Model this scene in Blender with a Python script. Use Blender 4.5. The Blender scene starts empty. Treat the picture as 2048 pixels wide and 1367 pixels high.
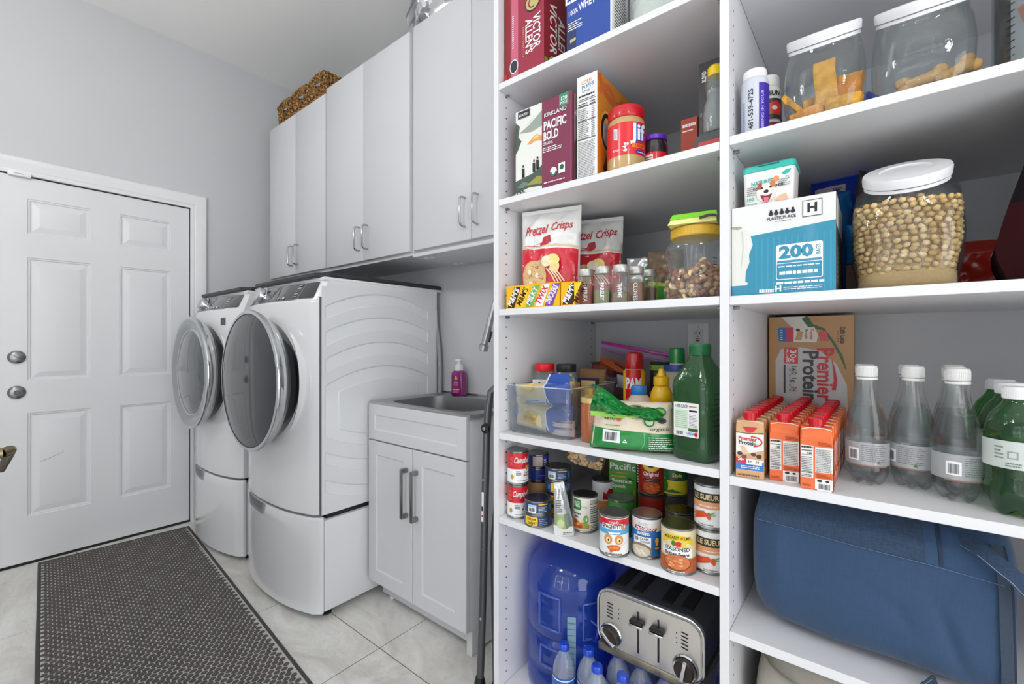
import bpy, bmesh, math, random
from mathutils import Vector, Matrix, noise
random.seed(11)
S = bpy.context.scene
COL = S.collection
PI = math.pi
# ------------------------------------------------------------------ camera, light, exposure
CAM = (0.0, 0.0, 1.17); FPX = 892.0
FA, FB = 0.62826, 0.77799
cam = bpy.data.cameras.new('camera'); camo = bpy.data.objects.new('camera', cam); COL.objects.link(camo)
camo.location = CAM; camo.rotation_euler = (PI/2, 0, math.atan2(FA, FB))
cam.sensor_width = 36; cam.lens = FPX/2048*36; cam.clip_start = 0.02
S.camera = camo
S.view_settings.view_transform = 'Standard'; S.view_settings.look = 'None'
S.view_settings.gamma = 1.0; S.view_settings.use_curve_mapping = False
S.view_settings.exposure = 0.3
w = bpy.data.worlds.new('world'); S.world = w; w.use_nodes = True
w.node_tree.nodes['Background'].inputs[0].default_value = (0.95, 0.97, 1.0, 1)
w.node_tree.nodes['Background'].inputs[1].default_value = 1.0
def area(name, loc, rot, sx, sy, power, col=(1, 1, 1)):
    l = bpy.data.lights.new(name, 'AREA'); l.shape = 'RECTANGLE'; l.size = sx; l.size_y = sy; l.energy = power; l.color = col
    o = bpy.data.objects.new(name, l); COL.objects.link(o); o.location = loc; o.rotation_euler = rot; return o
area('window_fill', (-0.35, -1.74, 1.22), (-PI/2, 0, 0), 1.9, 2.15, 108, (0.97, 0.985, 1))  # added fill, set in the unseen opening behind the camera
area('side_window_fill', (2.04, -0.35, 1.22), (0, PI/2, 0), 2.15, 1.9, 24, (0.97, 0.985, 1))  # weaker added fill from the unseen opening on the right

def at(px, py, X=None, Y=None, Z=None):      # where the sight line of a photo pixel meets a plane of the room
    u = (px-1024)/FPX; ww = (683.5-py)/FPX
    r = (-FA+FB*u, FB+FA*u, ww)
    t = X/r[0] if X is not None else (Y/r[1] if Y is not None else (Z-CAM[2])/r[2])
    return Vector((r[0]*t, r[1]*t, CAM[2]+r[2]*t))

# ------------------------------------------------------------------ materials
def lin(c):
    return tuple((v/255/12.92 if v/255 <= 0.04045 else ((v/255+0.055)/1.055)**2.4) for v in c)
_M = {}
def M(rgb, rough=0.5, metal=0.0, coat=0.0, bump=0.0, bscale=200, var=0.04, vscale=8, aniso=None, sheen=0, spec=None):
    key = (rgb, rough, metal, coat, bump, bscale, var, vscale, aniso, sheen, spec)
    if key in _M: return _M[key]
    m = bpy.data.materials.new('finish_%d' % len(_M)); m.use_nodes = True; nt = m.node_tree; N = nt.nodes; L = nt.links
    b = N['Principled BSDF']; c = lin(rgb)
    b.inputs['Roughness'].default_value = rough; b.inputs['Metallic'].default_value = metal
    b.inputs['Coat Weight'].default_value = coat; b.inputs['Coat Roughness'].default_value = 0.06
    if spec is not None: b.inputs['Specular IOR Level'].default_value = spec
    if sheen: b.inputs['Sheen Weight'].default_value = sheen
    tc = N.new('ShaderNodeTexCoord'); n = N.new('ShaderNodeTexNoise'); n.inputs['Scale'].default_value = vscale; n.inputs['Detail'].default_value = 3
    L.new(tc.outputs['Object'], n.inputs['Vector'])
    mx = N.new('ShaderNodeMix'); mx.data_type = 'RGBA'
    mx.inputs[6].default_value = (*[v*(1-var) for v in c], 1); mx.inputs[7].default_value = (*[min(1, v*(1+var)) for v in c], 1)
    L.new(n.outputs[0], mx.inputs[0]); L.new(mx.outputs[2], b.inputs['Base Color'])
    if bump:
        n2 = N.new('ShaderNodeTexNoise'); n2.inputs['Scale'].default_value = bscale; n2.inputs['Detail'].default_value = 2
        if aniso:
            mp = N.new('ShaderNodeMapping'); mp.inputs['Scale'].default_value = aniso
            L.new(tc.outputs['Object'], mp.inputs[0]); L.new(mp.outputs[0], n2.inputs['Vector'])
        else: L.new(tc.outputs['Object'], n2.inputs['Vector'])
        bp = N.new('ShaderNodeBump'); bp.inputs['Strength'].default_value = bump; bp.inputs['Distance'].default_value = 0.002
        L.new(n2.outputs[0], bp.inputs['Height']); L.new(bp.outputs[0], b.inputs['Normal'])
    _M[key] = m; return m
def GL(rgb, op=0.0, refl=0.3, rough=0.03):      # thin clear or tinted plastic / glass skin
    key = ('gl', rgb, op, refl, rough)
    if key in _M: return _M[key]
    m = bpy.data.materials.new('clear_%d' % len(_M)); m.use_nodes = True; nt = m.node_tree; N = nt.nodes; L = nt.links
    out = N['Material Output']; N.remove(N['Principled BSDF'])
    tr = N.new('ShaderNodeBsdfTransparent'); tr.inputs[0].default_value = (*lin(rgb), 1)
    gl = N.new('ShaderNodeBsdfGlossy'); gl.inputs['Roughness'].default_value = rough; gl.inputs['Color'].default_value = (1, 1, 1, 1)
    df = N.new('ShaderNodeBsdfDiffuse'); df.inputs[0].default_value = (*lin(rgb), 1)
    lw = N.new('ShaderNodeLayerWeight'); lw.inputs['Blend'].default_value = refl
    nz = N.new('ShaderNodeTexNoise'); nz.inputs['Scale'].default_value = 30
    bp = N.new('ShaderNodeBump'); bp.inputs['Strength'].default_value = 0.12; bp.inputs['Distance'].default_value = 0.002
    L.new(nz.outputs[0], bp.inputs['Height']); L.new(bp.outputs[0], gl.inputs['Normal'])
    m1 = N.new('ShaderNodeMixShader'); m1.inputs[0].default_value = op; L.new(tr.outputs[0], m1.inputs[1]); L.new(df.outputs[0], m1.inputs[2])
    lw.inputs['Blend'].default_value = 0.5; pw = N.new('ShaderNodeMath'); pw.operation = 'POWER'; pw.inputs[1].default_value = 3.2; L.new(lw.outputs['Facing'], pw.inputs[0])
    ma = N.new('ShaderNodeMath'); ma.operation = 'MULTIPLY_ADD'; ma.inputs[1].default_value = 0.3+refl*0.7; ma.inputs[2].default_value = 0.045; L.new(pw.outputs[0], ma.inputs[0])
    m2 = N.new('ShaderNodeMixShader'); L.new(ma.outputs[0], m2.inputs[0]); L.new(m1.outputs[0], m2.inputs[1]); L.new(gl.outputs[0], m2.inputs[2])
    L.new(m2.outputs[0], out.inputs[0]); _M[key] = m; return m
def LQ(rgb, mixt=0.5, ior=1.33):                 # filled liquid body: part straight-through, part refracted
    key = ('lq', rgb, mixt, ior)
    if key in _M: return _M[key]
    m = bpy.data.materials.new('liquid_%d' % len(_M)); m.use_nodes = True; nt = m.node_tree; N = nt.nodes; L = nt.links
    out = N['Material Output']; N.remove(N['Principled BSDF'])
    tr = N.new('ShaderNodeBsdfTransparent'); tr.inputs[0].default_value = (*lin(rgb), 1)
    g = N.new('ShaderNodeBsdfGlass'); g.inputs['IOR'].default_value = ior; g.inputs['Roughness'].default_value = 0.0; g.inputs['Color'].default_value = (*lin(rgb), 1)
    nz = N.new('ShaderNodeTexNoise'); nz.inputs['Scale'].default_value = 12
    bp = N.new('ShaderNodeBump'); bp.inputs['Strength'].default_value = 0.1; bp.inputs['Distance'].default_value = 0.002
    L.new(nz.outputs[0], bp.inputs['Height']); L.new(bp.outputs[0], g.inputs['Normal'])
    m2 = N.new('ShaderNodeMixShader'); m2.inputs[0].default_value = 1-mixt; L.new(tr.outputs[0], m2.inputs[1]); L.new(g.outputs[0], m2.inputs[2])
    L.new(m2.outputs[0], out.inputs[0]); _M[key] = m; return m
WHITE = M((236, 237, 239), 0.42, var=0.01); SHELFW = M((226, 227, 230), 0.4, var=0.012)
PAINT = M((205, 206, 209), 0.75, bump=0.25, bscale=60, var=0.015, vscale=2)
CEIL = M((247, 247, 245), 0.85, bump=0.1, bscale=90, var=0.015, vscale=2)
CABW = M((215, 216, 220), 0.38, var=0.01); DOORW = M((226, 228, 230), 0.35, coat=0.15, var=0.015, vscale=3)
TRIMW = M((232, 233, 235), 0.3, coat=0.2, var=0.01)
APPW = M((234, 236, 238), 0.16, coat=0.6, var=0.008); APPP = M((228, 230, 233), 0.3, coat=0.2, var=0.008)
CHROME = M((205, 208, 210), 0.12, 1.0); STEEL = M((188, 189, 190), 0.32, 1.0, bump=0.15, bscale=40, aniso=(1, 1, 30))
NICKEL = M((150, 150, 150), 0.25, 1.0); TIN = M((150, 152, 152), 0.28, 1.0); BLACK = M((18, 18, 20), 0.4); GLOSSBLK = M((14, 15, 20), 0.06, coat=0.8)
CHAR = M((52, 54, 56), 0.45); DARK = M((30, 31, 33), 0.55); W = M((238, 239, 240), 0.4, var=0.01); K = M((25, 25, 27), 0.5)
RED = M((204, 26, 40), 0.35, coat=0.2); YEL = M((245, 196, 22), 0.4); INK = M((40, 42, 50), 0.5)
RED_CAP = M((200, 12, 30), 0.3, coat=0.3); BARE = M((208, 178, 140), 0.6); BLUE = M((30, 66, 168), 0.35)

def EM(rgb, st):
    m = bpy.data.materials.new('glow'); m.use_nodes = True; b = m.node_tree.nodes['Principled BSDF']
    b.inputs['Base Color'].default_value = (*lin(rgb), 1); b.inputs['Emission Color'].default_value = (*lin(rgb), 1); b.inputs['Emission Strength'].default_value = st; return m
LAMP = EM((255, 254, 250), 22.0)
# ------------------------------------------------------------------ mesh builder
class MB:
    def __init__(s): s.bm = bmesh.new(); s.mats = []
    def mi(s, m):
        if m not in s.mats: s.mats.append(m)
        return s.mats.index(m)
    def take(s, bm, m, mat4=None):
        if mat4 is not None: bm.transform(mat4)
        i = s.mi(m)
        for f in bm.faces: f.material_index = i
        me = bpy.data.meshes.new('tmp'); bm.to_mesh(me); bm.free(); s.bm.from_mesh(me); bpy.data.meshes.remove(me); return s
    def box(s, x0, x1, y0, y1, z0, z1, m, bev=0, seg=2, mat4=None):
        bm = bmesh.new(); bmesh.ops.create_cube(bm, size=1)
        for v in bm.verts: v.co = Vector(((x0+x1)/2+v.co.x*(x1-x0), (y0+y1)/2+v.co.y*(y1-y0), (z0+z1)/2+v.co.z*(z1-z0)))
        if bev: bmesh.ops.bevel(bm, geom=bm.edges[:]+bm.verts[:], offset=bev, segments=seg, affect='EDGES', profile=0.5)
        return s.take(bm, m, mat4)
    def prism(s, pts, a0, a1, m, axis='y', bev=0, mat4=None):   # closed 2-D outline pushed along an axis
        bm = bmesh.new()
        def co(p, a): return {'y': (p[0], a, p[1]), 'z': (p[0], p[1], a), 'x': (a, p[0], p[1])}[axis]
        A = [bm.verts.new(co(p, a0)) for p in pts]; B = [bm.verts.new(co(p, a1)) for p in pts]; n = len(pts)
        bm.faces.new(A); bm.faces.new(B[::-1])
        for i in range(n): bm.faces.new((A[i], B[i], B[(i+1) % n], A[(i+1) % n]))
        bmesh.ops.recalc_face_normals(bm, faces=bm.faces)
        if bev: bmesh.ops.bevel(bm, geom=[e for e in bm.edges if len(e.link_faces) == 2 and e.calc_face_angle(0) > 0.6], offset=bev, segments=2, affect='EDGES')
        return s.take(bm, m, mat4)
    def loft(s, rings, m, cap0=True, cap1=True, close=True, mat4=None):
        bm = bmesh.new(); R = [[bm.verts.new(p) for p in r] for r in rings]; n = len(rings[0])
        for a, b in zip(R, R[1:]):
            for i in range(n if close else n-1): bm.faces.new((a[i], a[(i+1) % n], b[(i+1) % n], b[i]))
        if cap0: bm.faces.new(R[0][::-1])
        if cap1: bm.faces.new(R[-1])
        bmesh.ops.recalc_face_normals(bm, faces=bm.faces)
        return s.take(bm, m, mat4)
    def lathe(s, prof, m, seg=28, ex=None, cap=True, mat4=None, ph=0):   # prof (radius, height); ex=(sx, sy, power) squares it
        rings = []
        for r, z in prof:
            ring = []
            for i in range(seg):
                t = 2*PI*i/seg+ph; c_, s_ = math.cos(t), math.sin(t)
                if ex:
                    k = (abs(c_)**ex[2]+abs(s_)**ex[2])**(-1/ex[2]); ring.append((r*c_*k*ex[0], r*s_*k*ex[1], z))
                else: ring.append((r*c_, r*s_, z))
            rings.append(ring)
        return s.loft(rings, m, cap, cap, mat4=mat4)
    def tube(s, pts, r, m, seg=10, closed=False, flat=1.0):
        pts = [Vector(p) for p in pts]; n = len(pts); rings = []; up = Vector((0, 0, 1)); prev = None
        for i, p in enumerate(pts):
            a = pts[(i-1) % n] if (closed or i > 0) else p; b = pts[(i+1) % n] if (closed or i < n-1) else p
            d = (b-a).normalized()
            if prev is None: nx = d.cross(up if abs(d.z) < 0.9 else Vector((1, 0, 0))).normalized()
            else: nx = (prev-d*prev.dot(d)).normalized()
            prev = nx; ny = d.cross(nx); rr = r[i] if isinstance(r, (list, tuple)) else r
            rings.append([p+nx*math.cos(2*PI*k/seg)*rr+ny*math.sin(2*PI*k/seg)*rr*flat for k in range(seg)])
        if closed: rings.append(rings[0][:]); 
        return s.loft(rings, m, not closed, not closed)
    def grid(s, nu, nv, fn, m, thick=0):
        bm = bmesh.new(); V = [[bm.verts.new(fn(i/nu, j/nv)) for i in range(nu+1)] for j in range(nv+1)]
        for j in range(nv):
            for i in range(nu): bm.faces.new((V[j][i], V[j][i+1], V[j+1][i+1], V[j+1][i]))
        return s.take(bm, m)
    def xf(s, m4): s.bm.transform(m4); return s
    def build(s, name, parent=None, sharp=35, label=None, kind=None):
        me = bpy.data.meshes.new(name); s.bm.to_mesh(me); s.bm.free()
        for m in s.mats: me.materials.append(m)
        me.polygons.foreach_set('use_smooth', [True]*len(me.polygons)); me.set_sharp_from_angle(angle=math.radians(sharp))
        o = bpy.data.objects.new(name, me); COL.objects.link(o)
        if parent is not None: o.parent = parent
        if label: o['label'] = label
        if kind: o['kind'] = kind
        return o
def rot(ax, deg, c=(0, 0, 0)):
    c = Vector(c); return Matrix.Translation(c) @ Matrix.Rotation(math.radians(deg), 4, ax) @ Matrix.Translation(-c)
def thing(name, label, cat, loc=(0, 0, 0), rz=0, group=None, rx=0, ry=0):
    o = bpy.data.objects.new(name, None); COL.objects.link(o); o.location = loc; o.empty_display_size = 0.02
    o.rotation_euler = (math.radians(rx), math.radians(ry), math.radians(rz)); tag(o, label, cat, group); return o
def tag(o, label, cat, group=None):
    o['label'] = label; o['category'] = cat
    if group: o['group'] = group
    return o
def struct(o): o['kind'] = 'structure'; return o
def kids(o): return [c for c in bpy.data.objects if c.parent == o]
def copy_tree(o, parent=None, top=True):
    ch = kids(o); c = o.copy(); COL.objects.link(c); c.parent = parent
    for k in ch: copy_tree(k, c, False)
    return c
def copy_to(o, loc, label, rz=None, group=None):
    c = copy_tree(o); c.location = loc; c['label'] = label
    if rz is not None: c.rotation_euler.z = math.radians(rz)
    if group: c['group'] = group
    return c

# ------------------------------------------------------------------ flat print: shapes in (u, v) laid on a surface
_T = {}
def text_geo(body, bold, shear, res=2):
    key = (body, bold, shear)
    if key not in _T:
        c = bpy.data.curves.new('t', 'FONT'); c.body = body; c.size = 1; c.offset = bold; c.shear = shear; c.resolution_u = res
        c.align_x = 'CENTER'; c.align_y = 'CENTER'
        o = bpy.data.objects.new('t', c); me = bpy.data.meshes.new_from_object(o)
        _T[key] = ([tuple(v.co[:2]) for v in me.vertices], [tuple(p.vertices) for p in me.polygons])
        bpy.data.objects.remove(o); bpy.data.meshes.remove(me); bpy.data.curves.remove(c)
    return _T[key]
class Art:
    def __init__(s, o0=0.0004, st=0.00014): s.mb = MB(); s.k = 0; s.o0 = o0; s.st = st
    def _lay(s, lay): 
        s.k += 1; return s.o0+(s.k if lay is None else lay)*s.st
    def poly(s, pts, m, lay=None):
        z = s._lay(lay); bm = bmesh.new(); bm.faces.new([bm.verts.new((p[0], p[1], z)) for p in pts])
        bmesh.ops.triangulate(bm, faces=bm.faces[:]); bmesh.ops.recalc_face_normals(bm, faces=bm.faces)
        for f in bm.faces:
            if f.normal.z < 0: f.normal_flip()
        s.mb.take(bm, m); return s
    def rect(s, u0, v0, u1, v1, m, lay=None): return s.poly([(u0, v0), (u1, v0), (u1, v1), (u0, v1)], m, lay)
    def ell(s, cu, cv, ru, rv, m, seg=20, lay=None, a0=0, a1=360):
        n = seg; full = a1-a0 >= 360
        pts = [(cu+ru*math.cos(math.radians(a0+(a1-a0)*i/n)), cv+rv*math.sin(math.radians(a0+(a1-a0)*i/n))) for i in range(n if full else n+1)]
        return s.poly(pts, m, lay)
    def stroke(s, pts, wd, m, lay=None):
        z = s._lay(lay); bm = bmesh.new(); n = len(pts); L_ = []; R_ = []
        for i in range(n):
            a = Vector(pts[max(0, i-1)]); b = Vector(pts[min(n-1, i+1)]); d = (b-a).normalized(); nn = Vector((-d.y, d.x)); p = Vector(pts[i])
            ww_ = wd[i] if isinstance(wd, (list, tuple)) else wd
            L_.append(bm.verts.new((*(p+nn*ww_/2), z))); R_.append(bm.verts.new((*(p-nn*ww_/2), z)))
        for i in range(n-1): bm.faces.new((R_[i], R_[i+1], L_[i+1], L_[i]))
        s.mb.take(bm, m); return s
    def arc(s, cu, cv, ru, rv, a0, a1, wd, m, n=16, lay=None):
        return s.stroke([(cu+ru*math.cos(math.radians(a0+(a1-a0)*i/n)), cv+rv*math.sin(math.radians(a0+(a1-a0)*i/n))) for i in range(n+1)], wd, m, lay)
    def text(s, body, u, v, size, m, bold=0.0, shear=0.0, rotd=0, sx=1.0, width=None, lay=None):
        vs, fs = text_geo(body, bold, shear); z = s._lay(lay)
        if not vs: return s
        if width: 
            xs = [p[0] for p in vs]; sx = width/((max(xs)-min(xs))*size)
        c_, s_ = math.cos(math.radians(rotd)), math.sin(math.radians(rotd)); bm = bmesh.new()
        V = [bm.verts.new((u+(x*sx*c_-y*s_)*size, v+(x*sx*s_+y*c_)*size, z)) for x, y in vs]
        for f in fs:
            try: bm.faces.new([V[i] for i in f])
            except ValueError: pass
        s.mb.take(bm, m); return s
    def fine(s, u0, v0, u1, v1, n, m, lay=None, seed=1, th=0.45, rag=0.3, vert=False):   # rows of tiny unreadable print
        z = s._lay(lay); rr = random.Random(seed); bm = bmesh.new(); h_ = (v1-v0)/n
        for i in range(n):
            a = v0+i*h_; b = a+h_*th; x = u0; end = u1-rr.random()*rag*(u1-u0)
            while x < end:
                l = (0.05+rr.random()*0.13)*(u1-u0); e = min(end, x+l)
                q = [(x, a), (e, a), (e, b), (x, b)]
                bm.faces.new([bm.verts.new((p[0], p[1], z)) for p in q]); x = e+(u1-u0)*0.025
        s.mb.take(bm, m); return s
    def bars(s, u0, v0, u1, v1, m=None, lay=None, seed=3):
        s.rect(u0-0.002, v0-0.003, u1+0.002, v1+0.002, W); z = s._lay(lay); rr = random.Random(seed); bm = bmesh.new(); x = u0
        while x < u1:
            l = rr.choice((0.012, 0.02, 0.035))*(u1-u0); q = [(x, v0), (min(u1, x+l), v0), (min(u1, x+l), v1), (x, v1)]
            bm.faces.new([bm.verts.new((p[0], p[1], z)) for p in q]); x += l+rr.choice((0.012, 0.02, 0.03))*(u1-u0)
        s.mb.take(bm, m or K); return s
    def lay_on(s, fn, du=None, dv=None):
        bm = s.mb.bm
        for ax, d in ((0, du), (1, dv)):
            if d and bm.verts:
                lo = min(v.co[ax] for v in bm.verts); hi = max(v.co[ax] for v in bm.verts); x = math.ceil(lo/d)*d
                while x < hi:
                    no = (1, 0, 0) if ax == 0 else (0, 1, 0); co = (x, 0, 0) if ax == 0 else (0, x, 0)
                    bmesh.ops.bisect_plane(bm, geom=bm.verts[:]+bm.edges[:]+bm.faces[:], plane_co=co, plane_no=no, dist=1e-7); x += d
        for v in bm.verts: v.co = Vector(fn(v.co.x, v.co.y, v.co.z))
        return s.mb
    def front(s, y, xc=0, z0=0): return s.lay_on(lambda u, v, o: (xc+u, y-o, z0+v))
    def right(s, x, yc=0, z0=0): return s.lay_on(lambda u, v, o: (x+o, yc+u, z0+v))
    def cyl(s, r, z0=0): return s.lay_on(lambda u, v, o: ((r+o)*math.sin(u/r), -(r+o)*math.cos(u/r), z0+v), du=r*0.2)
def rr_pts(x0, y0, x1, y1, r, n=4):
    P = []
    for cx_, cy_, a in ((x1-r, y0+r, -90), (x1-r, y1-r, 0), (x0+r, y1-r, 90), (x0+r, y0+r, 180)):
        for i in range(n+1):
            t = math.radians(a+90*i/n); P.append((cx_+r*math.cos(t), cy_+r*math.sin(t)))
    return P
# ------------------------------------------------------------------ the room
XL, YB, ZC = -3.46, 1.627, 3.095; XR, YF = 2.1, -1.8
DY0, DY1, DZ = 0.118, 0.947, 2.043
mb = MB()
mb.box(XL-0.12, XL, YF, DY0, 0, ZC, PAINT).box(XL-0.12, XL, DY1, 1.745, 0, ZC, PAINT).box(XL-0.12, XL, DY0, DY1, DZ, ZC, PAINT)
struct(mb.build('wall_left'))
YT = 1.745   # the wall steps back above the cabinets
struct(MB().box(XL-0.12, XR+0.12, YB, YT+0.1, 0, 2.55, PAINT).box(XL-0.12, XR+0.12, YT, YT+0.1, 2.55, ZC, PAINT).build('wall_back'))
struct(MB().box(XL-0.12, XR+0.12, YF-0.12, YB+0.22, ZC, ZC+0.1, CEIL).build('ceiling'))
mb = MB()   # wall behind the camera and right wall, window openings enlarged for added fill
mb.box(XL-0.12, -1.3, YF-0.12, YF, 0, ZC, PAINT).box(0.6, XR+0.12, YF-0.12, YF, 0, ZC, PAINT).box(-1.3, 0.6, YF-0.12, YF, 0, 0.1, PAINT).box(-1.3, 0.6, YF-0.12, YF, 2.35, ZC, PAINT)
struct(mb.build('wall_front'))
mb = MB()
mb.box(XR, XR+0.12, YF, -1.3, 0, ZC, PAINT).box(XR, XR+0.12, 0.6, 1.745, 0, ZC, PAINT).box(XR, XR+0.12, -1.3, 0.6, 0, 0.1, PAINT).box(XR, XR+0.12, -1.3, 0.6, 2.35, ZC, PAINT)
struct(mb.build('wall_right'))
def window(name, x0, x1, z0, z1, place):
    mb = MB(); t = 0.03
    for a, b in ((x0, x0+t), (x1-t, x1), ((x0+x1)/2-0.02, (x0+x1)/2+0.02)): mb.box(a, b, -0.03, 0.03, z0, z1, TRIMW)
    for a, b in ((z0, z0+t), (z1-t, z1), ((z0+z1)/2-0.015, (z0+z1)/2+0.015)): mb.box(x0, x1, -0.025, 0.025, a, b, TRIMW)
    mb.xf(place); return struct(mb.build(name))
window('fill_window_1', -1.3, 0.6, 0.1, 2.35, Matrix.Translation((0, YF-0.05, 0)))  # both unseen windows stretched almost to the floor to fill shelf undersides
window('fill_window_2', -1.3, 0.6, 0.1, 2.35, Matrix.Translation((XR+0.05, 0, 0)) @ Matrix.Rotation(PI/2, 4, 'Z'))
# tiled floor: every tile is its own piece, grout bed below
def tile_mat():
    m = bpy.data.materials.new('stone_tile'); m.use_nodes = True; nt = m.node_tree; N = nt.nodes; L = nt.links; b = N['Principled BSDF']
    g = N.new('ShaderNodeNewGeometry'); mp = N.new('ShaderNodeMapping'); mp.inputs['Rotation'].default_value = (0, 0, 0.6); mp.inputs['Scale'].default_value = (1.0, 2.2, 1); L.new(g.outputs['Position'], mp.inputs[0])
    n = N.new('ShaderNodeTexNoise'); n.inputs['Scale'].default_value = 2.3; n.inputs['Detail'].default_value = 9; n.inputs['Roughness'].default_value = 0.62; n.inputs['Distortion'].default_value = 1.4
    L.new(mp.outputs[0], n.inputs['Vector']); r = N.new('ShaderNodeValToRGB'); e = r.color_ramp.elements
    e[0].position = 0.33; e[0].color = (*lin((206, 202, 195)), 1); e[1].position = 0.66; e[1].color = (*lin((240, 239, 235)), 1)
    x = e.new(0.5); x.color = (*lin((226, 224, 219)), 1)
    L.new(n.outputs[0], r.inputs[0])
    n2 = N.new('ShaderNodeTexNoise'); n2.inputs['Scale'].default_value = 7; n2.inputs['Detail'].default_value = 8; n2.inputs['Distortion'].default_value = 2.5; L.new(mp.outputs[0], n2.inputs['Vector'])
    r2 = N.new('ShaderNodeValToRGB'); f = r2.color_ramp.elements; f[0].position = 0.485; f[0].color = (1, 1, 1, 1); f[1].position = 0.52; f[1].color = (1, 1, 1, 1); y = f.new(0.502); y.color = (0.86, 0.84, 0.80, 1)
    L.new(n2.outputs[0], r2.inputs[0]); mx = N.new('ShaderNodeMix'); mx.data_type = 'RGBA'; mx.blend_type = 'MULTIPLY'; mx.inputs[0].default_value = 0.8
    L.new(r.outputs[0], mx.inputs[6]); L.new(r2.outputs[0], mx.inputs[7]); L.new(mx.outputs[2], b.inputs['Base Color']); b.inputs['Roughness'].default_value = 0.38
    return m
TILE = tile_mat()
fl = struct(MB().box(XL-0.12, XR+0.12, YF-0.12, YB+0.1, -0.1, -0.0025, M((120, 112, 103), 0.9)).build('floor'))
tile_me = None
xj = [-1.467-0.6*4+0.6*i for i in range(11)]; yj = [1.01-0.6*5+0.6*i for i in range(7)]
for i in range(10):
    for j in range(6):
        x0, x1 = max(xj[i], XL)+0.0018, min(xj[i+1], XR)-0.0018; y0, y1 = max(yj[j], YF)+0.0018, min(yj[j+1], YB)-0.0018
        if x1-x0 < 0.02 or y1-y0 < 0.02: continue
        full = x1-x0 > 0.595 and y1-y0 > 0.595
        if full and tile_me:
            o = tile_me.copy(); COL.objects.link(o); o.location = ((x0+x1)/2, (y0+y1)/2, 0)
        else:
            cx_, cy_ = (x0+x1)/2, (y0+y1)/2
            o = MB().box(x0-cx_, x1-cx_, y0-cy_, y1-cy_, -0.0025, 0.0, TILE, bev=0.0008, seg=1).build('tile', fl); o.location = (cx_, cy_, 0)
            if full: tile_me = o
struct(MB().box(XL, XL+0.012, 1.035, YB, 0, 0.09, TRIMW, bev=0.003).build('baseboard_left'))
struct(MB().box(XL, -0.9, YB-0.012, YB, 0, 0.09, TRIMW, bev=0.003).build('baseboard_back'))
# overhead light as three unseen globes, added and hung low to brighten the ceiling
for i, (x, y) in enumerate(((-2.2, -0.3), (-0.95, -0.5), (0.75, -0.45))):
    t = thing('ceiling_fill_lamp', ['unseen white globe lamp added nearest the white door', 'unseen white globe lamp added in the middle of the three', 'unseen white globe lamp added in front of the right pantry bay'][i], 'lamp', (x, y, ZC))
    MB().lathe([(0.075, -0.02), (0.08, 0.0)], TRIMW, 32).lathe([(0.008, -0.61), (0.008, -0.018)], NICKEL, 16).lathe([(0.05, -0.64), (0.04, -0.61)], NICKEL, 24).build('lamp_stem', t)
    MB().lathe([(0.12*math.sin(a), -0.75-0.12*math.cos(a)) for a in [0.05+(PI-0.5)*k/14 for k in range(15)]], LAMP, 32).build('globe', t)
# door casing profile
def casing_rings(path_w):  # profile (distance from opening, proud of wall)
    return [(0.0, 0.0), (0.0, 0.010), (0.012, 0.013), (0.020, 0.011), (0.028, 0.015), (0.055, 0.019), (0.066, 0.022), (0.080, 0.022), (0.086, 0.016), (0.086, 0.0)]
mb = MB(); prof = casing_rings(0); bm = bmesh.new(); rows = []
for d, p in prof:
    rows.append([bm.verts.new((XL+p, DY1+d, 0)), bm.verts.new((XL+p, DY1+d, DZ+d)), bm.verts.new((XL+p, DY0-d, DZ+d)), bm.verts.new((XL+p, DY0-d, 0))])
for a, b in zip(rows, rows[1:]):
    for i in range(3): bm.faces.new((a[i], b[i], b[i+1], a[i+1]))
bmesh.ops.recalc_face_normals(bm, faces=bm.faces); mb.take(bm, TRIMW)
mb.box(XL-0.12, XL, DY1-0.001, DY1+0.012, 0, DZ, TRIMW).box(XL-0.12, XL, DY0-0.012, DY0+0.001, 0, DZ, TRIMW)
struct(mb.build('trim_1', sharp=20))
# the six-panel door
dr = thing('door_1', '', ''); del dr['label']; del dr['category']; struct(dr); dr.location = (XL, 0, 0)
y0d, y1d, z0d, z1d, xf_ = DY0+0.009, DY1-0.007, 0.013, 2.036, -0.004
ys = [y0d, 0.224, 0.470, 0.594, 0.842, y1d]; zs = [z0d, 0.249, 0.795, 0.966, 1.617, 1.738, 1.927, z1d]
mb = MB(); bm = bmesh.new(); holes = {(i, j) for i in (1, 3) for j in (1, 3, 5)}
V = {}
def gv(i, j):
    if (i, j) not in V: V[(i, j)] = bm.verts.new((xf_, ys[i], zs[j]))
    return V[(i, j)]
for i in range(5):
    for j in range(7):
        if (i, j) not in holes: bm.faces.new((gv(i, j), gv(i+1, j), gv(i+1, j+1), gv(i, j+1)))
mb.take(bm, DOORW); mb.box(xf_-0.04, xf_-0.012, y0d, y1d, z0d, z1d, DOORW)
for a in ((xf_-0.012, xf_, y0d, y0d+0.0005, z0d, z1d), (xf_-0.012, xf_, y1d-0.0005, y1d, z0d, z1d), (xf_-0.012, xf_, y0d, y1d, z1d-0.0005, z1d), (xf_-0.012, xf_, y0d, y1d, z0d, z0d+0.0005)): mb.box(*a, DOORW)
mb.build('door_leaf', dr)
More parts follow.
